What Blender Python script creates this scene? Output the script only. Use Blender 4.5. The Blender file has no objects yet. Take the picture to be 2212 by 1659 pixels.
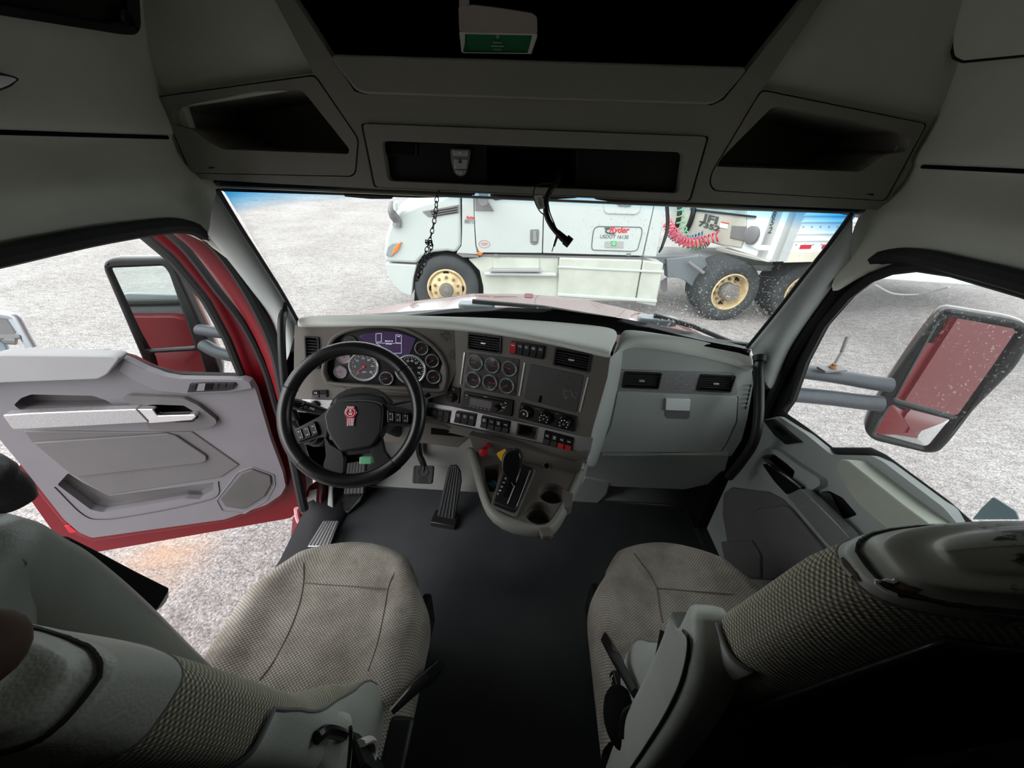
import bpy, bmesh, math, random
from mathutils import Vector, Matrix
random.seed(11)
sc = bpy.context.scene
COL = sc.collection
R = math.radians
V = Vector

# ------------------------------------------------------------------ camera (an ultra-wide phone lens, held between the two seats)
W, H, FPX = 2212.0, 1659.0, 831.0
EYE = V((0, 0, 1.6))
CAMROT = Matrix.Rotation(R(1.8), 3, 'Z') @ Matrix.Rotation(R(90 - 31.5), 3, 'X') @ Matrix.Rotation(R(2.2), 3, 'Z')
_c = bpy.data.cameras.new('camera')
_c.sensor_fit = 'HORIZONTAL'; _c.sensor_width = 36.0; _c.lens = FPX / W * 36.0
_c.clip_start = 0.005; _c.clip_end = 400
cam = bpy.data.objects.new('camera', _c); COL.objects.link(cam)
cam.matrix_world = Matrix.Translation(EYE) @ CAMROT.to_4x4()
sc.camera = cam

# ------------------------------------------------------------------ overcast sky, exposure
wd = bpy.data.worlds.new('overcast'); sc.world = wd; wd.use_nodes = True
_bg = wd.node_tree.nodes['Background']
_bg.inputs[0].default_value = (0.95, 0.985, 1.0, 1); _bg.inputs[1].default_value = 1.0
sc.view_settings.view_transform = 'Standard'; sc.view_settings.look = 'None'
sc.view_settings.gamma = 1.0; sc.view_settings.use_curve_mapping = False
sc.view_settings.exposure = 1.55
sun_data = bpy.data.lights.new('sun', 'SUN'); sun_data.energy = 1.0; sun_data.angle = R(60); sun_data.color = (1, 0.98, 0.96)
sun = bpy.data.objects.new('sun', sun_data); COL.objects.link(sun)
sun.rotation_euler = (R(35), R(-38), 0)     # soft light from above the open door side


# ------------------------------------------------------------------ geometry helpers
def ray(px, py):
    return CAMROT @ V(((px - W / 2) / FPX, -(py - H / 2) / FPX, -1.0))


def at(px, py, x=None, y=None, z=None, d=None):
    """World point seen at a pixel of the photograph, on the plane x=, y=, z= or at the depth d."""
    r = ray(px, py)
    if d is not None:
        t = d
    elif x is not None:
        t = (x - EYE.x) / r.x
    elif y is not None:
        t = (y - EYE.y) / r.y
    else:
        t = (z - EYE.z) / r.z
    return EYE + r * t


class Fr:
    """A plane in the place: origin, right, up, and the normal towards the viewer."""
    def __init__(s, O, u, v):
        s.O = V(O); s.u = V(u).normalized(); n = s.u.cross(V(v)).normalized(); s.n = n; s.v = n.cross(s.u)

    def p(s, a, b, c=0.0):
        return s.O + s.u * a + s.v * b + s.n * c

    def px(s, x, y, c=0.0):
        r = ray(x, y); o = s.O + s.n * c
        return EYE + r * ((o - EYE).dot(s.n) / r.dot(s.n))

    def uv(s, x, y, c=0.0):
        q = s.px(x, y, c) - s.O
        return (q.dot(s.u), q.dot(s.v))

    def sub(s, a, b, c=0.0, rot=0.0):
        k, m = math.cos(rot), math.sin(rot)
        return Fr(s.p(a, b, c), s.u * k + s.v * m, s.v * k - s.u * m)


def plane(P, n, up=(0, 0, 1)):
    n = V(n).normalized(); u = V(up).cross(n).normalized()
    return Fr(P, u, n.cross(u))


def rpoly(pts, r, n=4):
    """2-D polygon with rounded corners."""
    out = []; N = len(pts)
    for i in range(N):
        a, b, c = V(pts[i - 1]), V(pts[i]), V(pts[(i + 1) % N])
        rr = r[i] if isinstance(r, (list, tuple)) else r
        l1, l2 = (a - b).length, (c - b).length
        if rr <= 0 or l1 < 1e-6 or l2 < 1e-6:
            out.append(tuple(b)); continue
        d = min(rr, l1 * .48, l2 * .48)
        p, q = b + (a - b).normalized() * d, b + (c - b).normalized() * d
        for k in range(n + 1):
            t = k / n
            m = p * (1 - t) ** 2 + b * 2 * t * (1 - t) + q * t * t
            out.append(tuple(m))
    return out


def curve(pts, k=6, closed=False):
    """Catmull-Rom through the points."""
    P = [V(p) for p in pts]; N = len(P); out = []
    for i in range(N if closed else N - 1):
        if closed:
            a, b, c, d = P[i - 1], P[i], P[(i + 1) % N], P[(i + 2) % N]
        else:
            b, c = P[i], P[i + 1]
            a = P[i - 1] if i > 0 else b * 2 - c
            d = P[i + 2] if i + 2 < N else c * 2 - b
        for j in range(k):
            t = j / k
            out.append(0.5 * ((2 * b) + (c - a) * t + (2 * a - 5 * b + 4 * c - d) * t * t + (3 * b - a - 3 * c + d) * t ** 3))
    if not closed:
        out.append(P[-1])
    return out


def add_slab(bm, pts, vec, holes=(), mi=0):
    """A flat outline (world points) with optional holes, given thickness along vec."""
    vec = V(vec)
    if not holes:
        vs = [bm.verts.new(p) for p in pts]
        f = [bm.faces.new(vs)]
    else:
        es = []
        for loop in [pts] + list(holes):
            vs = [bm.verts.new(p) for p in loop]
            es += [bm.edges.new((vs[i - 1], vs[i])) for i in range(len(vs))]
        r = bmesh.ops.triangle_fill(bm, use_beauty=True, use_dissolve=False, edges=es, normal=vec.normalized())
        f = [g for g in r['geom'] if isinstance(g, bmesh.types.BMFace)]
    for q in f:
        q.material_index = mi
    if vec.length > 1e-7:
        r = bmesh.ops.extrude_face_region(bm, geom=f)
        nv = [g for g in r['geom'] if isinstance(g, bmesh.types.BMVert)]
        # keep the original face as the far cap
        r2 = [g for g in r['geom'] if isinstance(g, bmesh.types.BMFace)]
        bmesh.ops.translate(bm, verts=nv, vec=vec)
        for q in f:
            if q.is_valid and False:
                pass
        back = {}
        have = set()
        for q in bm.faces:
            have.add(frozenset(v.index for v in q.verts))
    return f


def slab2(bm, pts, vec):
    """Closed prism of a simple outline."""
    vec = V(vec); N = len(pts)
    a = [bm.verts.new(p) for p in pts]; b = [bm.verts.new(V(p) + vec) for p in pts]
    bm.faces.new(a); bm.faces.new(b[::-1])
    for i in range(N):
        bm.faces.new((a[i], b[i], b[(i + 1) % N], a[(i + 1) % N]))


def slabh(bm, pts, vec, holes):
    """Closed prism with holes."""
    vec = V(vec); tri = bmesh.new(); loops = [list(pts)] + [list(h) for h in holes]
    es = []; tv = []; k = 0; ranges = []
    for loop in loops:
        vs = [tri.verts.new(p) for p in loop]; tv += vs
        es += [tri.edges.new((vs[i - 1], vs[i])) for i in range(len(vs))]
        ranges.append((k, k + len(vs))); k += len(vs)
    tri.verts.index_update()
    r = bmesh.ops.triangle_fill(tri, use_beauty=True, use_dissolve=False, edges=es, normal=vec.normalized())
    faces = [[v.index for v in f.verts] for f in tri.faces]
    co = [v.co.copy() for v in tri.verts]
    tri.free()
    a = [bm.verts.new(p) for p in co]; b = [bm.verts.new(p + vec) for p in co]
    for f in faces:
        bm.faces.new([a[i] for i in f]); bm.faces.new([b[i] for i in reversed(f)])
    for s, e in ranges:
        n = e - s
        for i in range(n):
            p, q = s + i, s + (i + 1) % n
            bm.faces.new((a[p], b[p], b[q], a[q]))


def add_sheet(bm, grid, wrap=False, capu=False, mi=0):
    rows = [[bm.verts.new(p) for p in row] for row in grid]
    n = len(rows[0])
    for i in range(len(rows) - 1):
        for j in range(n if wrap else n - 1):
            k = (j + 1) % n
            f = bm.faces.new((rows[i][j], rows[i][k], rows[i + 1][k], rows[i + 1][j])); f.material_index = mi
    if capu:
        bm.faces.new(rows[0][::-1]); bm.faces.new(rows[-1])
    return rows


def add_sheet_uv(bm, grid, uvs, wrap=False):
    """A sheet that carries its own cloth coordinates in metres."""
    lay = bm.loops.layers.uv.verify(); rows = [[bm.verts.new(p) for p in row] for row in grid]; n = len(rows[0])
    for i in range(len(rows) - 1):
        for j in range(n if wrap else n - 1):
            k = (j + 1) % n
            f = bm.faces.new((rows[i][j], rows[i][k], rows[i + 1][k], rows[i + 1][j]))
            ju = uvs[i][j + 1] if wrap else uvs[i][k]; jv = uvs[i + 1][j + 1] if wrap else uvs[i + 1][k]
            for l, q in zip(f.loops, (uvs[i][j], ju, jv, uvs[i + 1][j])):
                l[lay].uv = q
    return rows


def add_tube(bm, pts, r, n=8, closed=False, cap=True, flat=None):
    """Round (or flattened, flat=(normal, ratio)) sweep along points; r a number or a list."""
    P = [V(p) for p in pts]; N = len(P); rows = []; ref = None
    for i in range(N):
        t = (P[(i + 1) % N] - P[i - 1]) if closed or 0 < i < N - 1 else (P[1] - P[0] if i == 0 else P[-1] - P[-2])
        t = t.normalized() if t.length > 1e-9 else V((0, 0, 1))
        if ref is None:
            ref = V((0, 0, 1)) if abs(t.z) < .9 else V((1, 0, 0))
            if flat: ref = V(flat[0])
        s = ref - t * ref.dot(t)
        s = s.normalized() if s.length > 1e-6 else t.orthogonal().normalized()
        b = t.cross(s)
        if not flat: ref = s
        rr = r[i] if isinstance(r, (list, tuple)) else r
        k = flat[1] if flat else 1.0
        rows.append([P[i] + s * (math.cos(2 * math.pi * j / n) * rr * k) + b * (math.sin(2 * math.pi * j / n) * rr) for j in range(n)])
    if closed:
        rows.append(rows[0])
        vs = [[bm.verts.new(p) for p in row] for row in rows[:-1]]
        for i in range(N):
            A, B = vs[i], vs[(i + 1) % N]
            for j in range(n):
                bm.faces.new((A[j], A[(j + 1) % n], B[(j + 1) % n], B[j]))
    else:
        add_sheet(bm, rows, wrap=True, capu=cap)


def add_sweep(bm, pts, prof, refs, closed=False):
    """Sweep a 2-D profile [(a,b)] along points; a along refs (a vector or list of vectors), b along tangent x ref."""
    P = [V(p) for p in pts]; N = len(P); rows = []
    for i in range(N):
        t = (P[min(i + 1, N - 1)] - P[max(i - 1, 0)]).normalized()
        ref = V(refs[i]) if isinstance(refs, list) else V(refs)
        s = (ref - t * ref.dot(t)).normalized(); b = t.cross(s)
        pr = prof[i] if isinstance(prof[0], list) else prof
        rows.append([P[i] + s * a + b * c for a, c in pr])
    add_sheet(bm, rows, wrap=True, capu=True)


def add_lathe(bm, prof, fr, n=32, cap=True):
    """Turn [(radius, height along the normal)] about the frame's normal."""
    rows = []
    for r, c in prof:
        rows.append([fr.p(math.cos(2 * math.pi * j / n) * r, math.sin(2 * math.pi * j / n) * r, c) for j in range(n)])
    add_sheet(bm, rows, wrap=True, capu=cap)


def add_box(bm, fr, a0, a1, b0, b1, c0, c1):
    slab2(bm, [fr.p(a0, b0, c0), fr.p(a1, b0, c0), fr.p(a1, b1, c0), fr.p(a0, b1, c0)], fr.n * (c1 - c0))


def wbox(bm, x0, x1, y0, y1, z0, z1):
    slab2(bm, [V((x0, y0, z0)), V((x1, y0, z0)), V((x1, y1, z0)), V((x0, y1, z0))], V((0, 0, z1 - z0)))


def add_rrect(bm, fr, a0, a1, b0, b1, c0, c1, r):
    o = rpoly([(a0, b0), (a1, b0), (a1, b1), (a0, b1)], r)
    slab2(bm, [fr.p(a, b, c0) for a, b in o], fr.n * (c1 - c0))


def add_text(bm, s, fr, a, b, size, c=0.001, ext=0.0006, align='CENTER', shear=0.0, xs=1.0, bold=0.0):
    cu = bpy.data.curves.new('t', 'FONT'); cu.body = s; cu.size = size; cu.align_x = align; cu.align_y = 'CENTER'
    cu.extrude = 0; cu.shear = shear; cu.offset = bold; cu.resolution_u = 3
    o = bpy.data.objects.new('t', cu); COL.objects.link(o)
    bpy.context.view_layer.update()
    dg = bpy.context.evaluated_depsgraph_get()
    me = bpy.data.meshes.new_from_object(o.evaluated_get(dg))
    vs = [bm.verts.new(fr.p(a + v.co.x * xs, b + v.co.y, c)) for v in me.vertices]
    for f in me.polygons:
        try:
            bm.faces.new([vs[i] for i in f.vertices])
        except ValueError:
            pass
    bpy.data.objects.remove(o); bpy.data.curves.remove(cu); bpy.data.meshes.remove(me)


def wloc(o):
    l = V((0, 0, 0))
    while o is not None:
        l = l + o.location; o = o.parent
    return l


def tag(o, label=None, cat=None, group=None, kind=None):
    if label: o['label'] = label
    if cat: o['category'] = cat
    if group: o['group'] = group
    if kind: o['kind'] = kind
    return o


def thing(name, label, cat, loc, group=None, kind=None):
    o = bpy.data.objects.new(name, None); COL.objects.link(o); o.location = loc; o.empty_display_size = .05
    return tag(o, label, cat, group, kind)


def fin(bm, name, mats, par=None, label=None, cat=None, group=None, kind=None, bev=0.0, seg=2, sub=0, sol=0.0, smooth=35, recalc=True):
    """Link the bmesh as ONE mesh object; a top-level one gets its origin at its foot."""
    if recalc:
        bmesh.ops.recalc_face_normals(bm, faces=bm.faces[:])
    me = bpy.data.meshes.new(name)
    if par is not None:
        off = wloc(par)
    else:
        lo = [min(v.co[i] for v in bm.verts) for i in range(3)]; hi = [max(v.co[i] for v in bm.verts) for i in range(3)]
        off = V(((lo[0] + hi[0]) / 2, (lo[1] + hi[1]) / 2, lo[2]))
    bmesh.ops.translate(bm, verts=bm.verts[:], vec=-off)
    bm.to_mesh(me); bm.free()
    for m in (mats if isinstance(mats, (list, tuple)) else [mats]):
        me.materials.append(m)
    if smooth:
        me.polygons.foreach_set('use_smooth', [True] * len(me.polygons))
        if sub == 0:
            me.set_sharp_from_angle(angle=R(smooth))
    o = bpy.data.objects.new(name, me); COL.objects.link(o)
    if par is not None:
        o.parent = par
    else:
        o.location = off
    if sol:
        m = o.modifiers.new('thickness', 'SOLIDIFY'); m.thickness = sol; m.offset = -1
    if bev:
        m = o.modifiers.new('edges', 'BEVEL'); m.width = bev; m.segments = seg; m.limit_method = 'ANGLE'; m.angle_limit = R(40)
        m.harden_normals = False
    if sub:
        m = o.modifiers.new('smooth', 'SUBSURF'); m.levels = sub; m.render_levels = sub
    return tag(o, label, cat, group, kind)


def B():
    return bmesh.new()


def copy_tree(o, par=None, loc=None):
    c = o.copy(); COL.objects.link(c)
    if par is not None: c.parent = par
    if loc is not None: c.location = loc
    for ch in list(o.children):
        copy_tree(ch, c)
    return c


def pslab(bm, fr, pxs, c0, c1, r=0.0, n=4, holes=()):
    """Prism whose front outline (at height c1 over the plane) is seen at the given pixels; holes = [(pixels, r)]."""
    o = [fr.uv(x, y, c1) for x, y in pxs]
    if r: o = rpoly(o, r, n)
    hs = []
    for hp, hr in holes:
        q = [fr.uv(x, y, c1) for x, y in hp]
        if hr: q = rpoly(q, hr, n)
        hs.append([fr.p(a, b, c1) for a, b in q])
    pts = [fr.p(a, b, c1) for a, b in o]
    if hs:
        slabh(bm, pts, fr.n * (c0 - c1), hs)
    else:
        slab2(bm, pts, fr.n * (c0 - c1))


def pwell(bm, fr, pxs, c1, depth, r=0.0, shrink=0.92, n=4):
    """An open pocket going back from the outline at height c1."""
    o = [fr.uv(x, y, c1) for x, y in pxs]
    if r: o = rpoly(o, r, n)
    ca = sum(a for a, b in o) / len(o); cb = sum(b for a, b in o) / len(o)
    A = [fr.p(a, b, c1) for a, b in o]
    M = [fr.p(ca + (a - ca) * (1 + shrink) / 2, cb + (b - cb) * (1 + shrink) / 2, c1 - depth * .75) for a, b in o]
    Z = [fr.p(ca + (a - ca) * shrink * .97, cb + (b - cb) * shrink * .97, c1 - depth) for a, b in o]
    rows = add_sheet(bm, [A, M, Z], wrap=True)
    bm.faces.new(rows[-1])


def circ(fr, a, b, r, n=24, c=0.0):
    return [fr.p(a + r * math.cos(2 * math.pi * i / n), b + r * math.sin(2 * math.pi * i / n), c) for i in range(n)]


# ------------------------------------------------------------------ materials
def lin(c):
    f = lambda x: x / 12.92 if x <= .04045 else ((x + .055) / 1.055) ** 2.4
    return tuple(f(x / 255.0) for x in c) + (1.0,)


class NT:
    def __init__(s, name):
        s.m = bpy.data.materials.new(name); s.m.use_nodes = True; s.t = s.m.node_tree
        s.b = s.t.nodes['Principled BSDF']; s.out = s.t.nodes['Material Output']

    def n(s, typ, **kw):
        o = s.t.nodes.new(typ)
        for k, v in kw.items():
            if k.startswith('i_'):
                o.inputs[int(k[2:])].default_value = v
            else:
                setattr(o, k, v)
        return o

    def l(s, a, b):
        s.t.links.new(a, b)

    def coord(s, which='Object', scale=None):
        c = s.n('ShaderNodeTexCoord')
        if scale is None:
            return c.outputs[which]
        m = s.n('ShaderNodeMapping'); m.inputs['Scale'].default_value = scale
        s.l(c.outputs[which], m.inputs[0])
        return m.outputs[0]

    def noise(s, scale, detail=4, vec=None, rough=.55):
        o = s.n('ShaderNodeTexNoise'); o.inputs['Scale'].default_value = scale; o.inputs['Detail'].default_value = detail
        o.inputs['Roughness'].default_value = rough
        s.l(vec if vec is not None else s.coord(), o.inputs['Vector'])
        return o.outputs['Fac']

    def ramp(s, fac, stops):
        o = s.n('ShaderNodeValToRGB'); e = o.color_ramp.elements
        while len(e) < len(stops): e.new(.5)
        for q, (p, c) in zip(e, stops):
            q.position = p; q.color = c if len(c) == 4 else lin(c)
        s.l(fac, o.inputs[0])
        return o.outputs['Color']

    def bump(s, h, strength=.2, dist=.002):
        o = s.n('ShaderNodeBump'); o.inputs['Strength'].default_value = strength; o.inputs['Distance'].default_value = dist
        s.l(h, o.inputs['Height']); s.l(o.outputs[0], s.b.inputs['Normal'])
        return o

    def setp(s, **kw):
        for k, v in kw.items():
            s.b.inputs[k.replace('_', ' ')].default_value = v


def plastic(name, col, rough=.5, grain=500, gs=.12, var=.12, vs=7, spec=.4, metal=0.0, coat=0.0):
    t = NT(name)
    c0 = tuple(x * (1 - var) for x in lin(col)[:3]) + (1,); c1 = tuple(min(1, x * (1 + var)) for x in lin(col)[:3]) + (1,)
    t.l(t.ramp(t.noise(vs, 5), [(.3, c0), (.7, c1)]), t.b.inputs['Base Color'])
    t.setp(Roughness=rough, Metallic=metal, Specular_IOR_Level=spec, Coat_Weight=coat)
    if grain:
        t.bump(t.noise(grain, 2), gs, .0008)
    return t.m


def plain(name, col, rough=.4, metal=0.0, spec=.5, coat=0.0, emit=None, es=0.0):
    t = NT(name); t.setp(Base_Color=lin(col), Roughness=rough, Metallic=metal, Specular_IOR_Level=spec, Coat_Weight=coat)
    if emit:
        t.b.inputs['Emission Color'].default_value = lin(emit); t.b.inputs['Emission Strength'].default_value = es
    return t.m


def leather(name, col, rough=.42, scale=260, st=.3):
    t = NT(name)
    v = t.n('ShaderNodeTexVoronoi'); v.feature = 'SMOOTH_F1'; v.inputs['Scale'].default_value = scale
    t.l(t.coord(), v.inputs['Vector'])
    a = tuple(x * .93 for x in lin(col)[:3]) + (1,); b = tuple(min(1, x * 1.06) for x in lin(col)[:3]) + (1,)
    t.l(t.ramp(t.noise(9, 6), [(.3, a), (.7, b)]), t.b.inputs['Base Color'])
    t.bump(v.outputs['Distance'], st, .0015); t.setp(Roughness=rough, Specular_IOR_Level=.5)
    return t.m


def woven(name, col, dark, pitch=.008, stain=(120, 108, 94), stain_amt=.6, bump=.7):
    """Seat cloth: staggered woven pips along the cloth's own coordinates, dirty in soft patches."""
    t = NT(name)
    uv = t.n('ShaderNodeUVMap'); sp = t.n('ShaderNodeSeparateXYZ'); t.l(uv.outputs[0], sp.inputs[0])
    outs = []
    for ax, k in (('X', 1.0), ('Y', 1.25)):
        m = t.n('ShaderNodeMath', operation='MULTIPLY'); t.l(sp.outputs[ax], m.inputs[0]); m.inputs[1].default_value = math.pi / pitch * k
        q = t.n('ShaderNodeMath', operation='SINE'); t.l(m.outputs[0], q.inputs[0]); outs.append(q.outputs[0])
    m = t.n('ShaderNodeMath', operation='MULTIPLY'); t.l(outs[0], m.inputs[0]); t.l(outs[1], m.inputs[1])
    h = t.n('ShaderNodeMath', operation='MULTIPLY_ADD'); t.l(m.outputs[0], h.inputs[0]); h.inputs[1].default_value = .5; h.inputs[2].default_value = .5
    base = t.ramp(h.outputs[0], [(.35, dark), (.85, col)])
    st = t.ramp(t.noise(6, 7, rough=.68), [(.42, (0, 0, 0, 1)), (.70, (1, 1, 1, 1))])
    mix = t.n('ShaderNodeMix', data_type='RGBA', blend_type='MIX')
    sm = t.n('ShaderNodeMath', operation='MULTIPLY'); t.l(st, sm.inputs[0]); sm.inputs[1].default_value = stain_amt
    t.l(sm.outputs[0], mix.inputs['Factor']); t.l(base, mix.inputs['A']); mix.inputs['B'].default_value = lin(stain)
    t.l(mix.outputs['Result'], t.b.inputs['Base Color'])
    t.setp(Roughness=.95, Specular_IOR_Level=.15, Sheen_Weight=.2)
    t.bump(h.outputs[0], bump, .0018)
    return t.m


def glass(name, tint=(1, 1, 1, 1), refl=.06, dirt=0.0, dirt_scale=900, band=None, rough=.02):
    """Thin pane: clear, a little reflection at grazing angles, specks of dirt; band = (z0, z1, colour) of a tint at the top."""
    t = NT(name); t.t.nodes.remove(t.b)
    tr = t.n('ShaderNodeBsdfTransparent'); gl = t.n('ShaderNodeBsdfGlossy'); gl.inputs['Roughness'].default_value = rough
    tr.inputs[0].default_value = tint
    if band:
        g = t.n('ShaderNodeNewGeometry'); sx = t.n('ShaderNodeSeparateXYZ'); t.l(g.outputs['Position'], sx.inputs[0])
        mr = t.n('ShaderNodeMapRange'); mr.inputs['From Min'].default_value = band[0]; mr.inputs['From Max'].default_value = band[1]
        # the band dips towards the corners
        ax = t.n('ShaderNodeMath', operation='ABSOLUTE'); t.l(sx.outputs['X'], ax.inputs[0])
        pw = t.n('ShaderNodeMath', operation='POWER'); t.l(ax.outputs[0], pw.inputs[0]); pw.inputs[1].default_value = 4
        ml = t.n('ShaderNodeMath', operation='MULTIPLY_ADD'); t.l(pw.outputs[0], ml.inputs[0]); ml.inputs[1].default_value = .09
        t.l(sx.outputs['Z'], ml.inputs[2]); t.l(ml.outputs[0], mr.inputs['Value'])
        t.l(t.ramp(mr.outputs[0], [(0, tint), (1, band[2])]), tr.inputs[0])
    lw = t.n('ShaderNodeLayerWeight'); lw.inputs['Blend'].default_value = refl
    mx = t.n('ShaderNodeMixShader'); t.l(lw.outputs['Fresnel'], mx.inputs[0]); t.l(tr.outputs[0], mx.inputs[1]); t.l(gl.outputs[0], mx.inputs[2])
    last = mx.outputs[0]
    if dirt:
        df = t.n('ShaderNodeBsdfDiffuse'); df.inputs[0].default_value = lin((225, 228, 226))
        tl = t.n('ShaderNodeBsdfTranslucent'); tl.inputs[0].default_value = lin((225, 228, 226))
        ad = t.n('ShaderNodeMixShader'); ad.inputs[0].default_value = .85; t.l(df.outputs[0], ad.inputs[1]); t.l(tl.outputs[0], ad.inputs[2])
        co = t.coord()
        sp = t.ramp(t.noise(dirt_scale, 2, co), [(.645, (0, 0, 0, 1)), (.675, (1, 1, 1, 1))])
        big = t.ramp(t.noise(2.6, 3, co), [(.46, (0, 0, 0, 1)), (.62, (1, 1, 1, 1))])
        mp = t.n('ShaderNodeMapping'); mp.inputs['Scale'].default_value = (1.0, 7, .14); mp.inputs['Rotation'].default_value = (0, .45, 0); t.l(co, mp.inputs[0])
        sk = t.ramp(t.noise(26, 3, mp.outputs[0]), [(.70, (0, 0, 0, 1)), (.78, (.35, .35, .35, 1))])
        gp_ = t.n('ShaderNodeNewGeometry'); gx = t.n('ShaderNodeSeparateXYZ'); t.l(gp_.outputs['Position'], gx.inputs[0])
        mx_ = t.n('ShaderNodeMapRange'); mx_.inputs['From Min'].default_value = -.2; mx_.inputs['From Max'].default_value = .6; mx_.inputs['To Min'].default_value = .06; t.l(gx.outputs['X'], mx_.inputs['Value'])
        mz_ = t.n('ShaderNodeMapRange'); mz_.inputs['From Min'].default_value = 1.12; mz_.inputs['From Max'].default_value = 1.02; t.l(gx.outputs['Z'], mz_.inputs['Value'])
        mm_ = t.n('ShaderNodeMath', operation='MAXIMUM'); t.l(mx_.outputs[0], mm_.inputs[0]); t.l(mz_.outputs[0], mm_.inputs[1])
        bg_ = t.n('ShaderNodeMath', operation='MULTIPLY'); t.l(big, bg_.inputs[0]); t.l(mm_.outputs[0], bg_.inputs[1]); big = bg_.outputs[0]
        a1 = t.n('ShaderNodeMath', operation='MULTIPLY'); t.l(sp, a1.inputs[0]); t.l(big, a1.inputs[1])
        a2 = t.n('ShaderNodeMath', operation='MAXIMUM'); t.l(a1.outputs[0], a2.inputs[0])
        a4 = t.n('ShaderNodeMath', operation='MULTIPLY'); t.l(sk, a4.inputs[0]); t.l(big, a4.inputs[1]); t.l(a4.outputs[0], a2.inputs[1])
        a3 = t.n('ShaderNodeMath', operation='MULTIPLY_ADD'); t.l(a2.outputs[0], a3.inputs[0]); a3.inputs[1].default_value = dirt; a3.inputs[2].default_value = .012
        m2 = t.n('ShaderNodeMixShader'); t.l(a3.outputs[0], m2.inputs[0]); t.l(last, m2.inputs[1]); t.l(ad.outputs[0], m2.inputs[2])
        last = m2.outputs[0]
    t.l(last, t.out.inputs['Surface'])
    return t.m


def asphalt(name):
    t = NT(name)
    co = t.coord()
    n1 = t.noise(75, 4, co, .78); n2 = t.noise(.7, 4, co)
    base = t.ramp(n1, [(.33, (92, 88, 88)), (.47, (150, 145, 144)), (.57, (184, 179, 178)), (.66, (212, 208, 207))])
    mix = t.n('ShaderNodeMix', data_type='RGBA', blend_type='MULTIPLY'); mix.inputs['Factor'].default_value = .55
    n3 = t.n('ShaderNodeMix', data_type='RGBA', blend_type='MULTIPLY'); n3.inputs['Factor'].default_value = .8; t.l(base, n3.inputs['A']); t.l(t.ramp(t.noise(11, 6, t.coord('Object', (.6, 1.5, 1)), .72), [(.36, (208, 205, 204)), (.58, (255, 255, 255))]), n3.inputs['B']); base = n3.outputs['Result']
    t.l(base, mix.inputs['A']); t.l(t.ramp(n2, [(.3, (205, 196, 196)), (.7, (255, 255, 255))]), mix.inputs['B'])
    mp = t.n('ShaderNodeMapping'); mp.inputs['Scale'].default_value = (.55, 2.2, 1); t.l(co, mp.inputs[0])
    v = t.n('ShaderNodeTexVoronoi'); v.feature = 'DISTANCE_TO_EDGE'; v.inputs['Scale'].default_value = .8
    wn = t.n('ShaderNodeTexNoise'); wn.inputs['Scale'].default_value = 3; t.l(mp.outputs[0], wn.inputs['Vector'])
    va = t.n('ShaderNodeMix', data_type='VECTOR'); va.inputs['Factor'].default_value = .25
    t.l(mp.outputs[0], va.inputs['A']); t.l(wn.outputs['Color'], va.inputs['B']); t.l(va.outputs['Result'], v.inputs['Vector'])
    ck = t.ramp(v.outputs['Distance'], [(.0, (150, 142, 140)), (.012, (255, 255, 255))])
    m2 = t.n('ShaderNodeMix', data_type='RGBA', blend_type='MULTIPLY'); m2.inputs['Factor'].default_value = .18
    t.l(mix.outputs['Result'], m2.inputs['A']); t.l(ck, m2.inputs['B'])
    # a rusty stain on the ground beside the open door
    g = t.n('ShaderNodeNewGeometry'); d = t.n('ShaderNodeVectorMath', operation='DISTANCE'); t.l(g.outputs['Position'], d.inputs[0])
    d.inputs[1].default_value = STAIN
    rs = t.ramp(d.outputs['Value'], [(.05, (1, 1, 1, 1)), (.42, (0, 0, 0, 1))])
    nm = t.n('ShaderNodeMath', operation='MULTIPLY'); t.l(rs, nm.inputs[0]); t.l(t.noise(6, 4, co), nm.inputs[1])
    m3 = t.n('ShaderNodeMix', data_type='RGBA', blend_type='MIX'); t.l(nm.outputs[0], m3.inputs['Factor']); t.l(m2.outputs['Result'], m3.inputs['A'])
    m3.inputs['B'].default_value = lin((178, 140, 112))
    t.l(m3.outputs['Result'], t.b.inputs['Base Color'])
    t.setp(Roughness=.9, Specular_IOR_Level=.2)
    t.bump(n1, .8, .012)
    return t.m


GZ = -0.9                                # the parking lot lies 0.9 m below the cab floor
STAIN = tuple(at(345, 1210, z=GZ))
m_asphalt = asphalt('asphalt')
m_head = plastic('headliner cloth', (212, 214, 203), .9, 700, .3, .06, 4, .15)
m_headp = plastic('headliner plastic', (132, 130, 122), .6, 500, .15, .05, 5, .3)
m_black = plastic('black plastic', (24, 24, 26), .45, 400, .15, .15)
m_blackg = plastic('satin black', (14, 14, 16), .28, 0, 0, .1)
m_deep = plastic('dark cloth', (16, 16, 17), .9, 300, .3, .1, 9, .1)
m_dashp = plastic('brown grey dash plastic', (101, 96, 91), .55, 650, .18, .06, 5, .35)
m_dasht = plastic('grey dash pad', (220, 223, 218), .6, 650, .25, .05, 6, .3)
m_grey = plastic('grey plastic', (166, 171, 169), .5, 600, .18, .05, 5, .4)
m_greyd = plastic('mid grey plastic', (112, 110, 112), .5, 600, .18, .05, 5, .4)
m_doorp = plastic('door trim grey', (110, 107, 112), .5, 600, .15, .05, 5, .4)
m_doord = plastic('door insert dark grey', (94, 91, 92), .55, 500, .2, .05, 5, .35)
m_rubber = plastic('black rubber', (30, 30, 31), .6, 250, .25, .18, 6, .35)
m_floor = plastic('rubber floor mat', (54, 56, 58), .42, 350, .3, .35, 2.5, .45)
m_leather = leather('grey leather', (172, 175, 168), .42, 420, .22)
m_leatherd = leather('dark leather', (34, 34, 35), .38)
m_wheelle = leather('black steering leather', (24, 24, 25), .30, 500, .15)
m_woven = woven('seat cloth', (206, 199, 188), (138, 131, 122), .0048, (104, 95, 84), .78)
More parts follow.
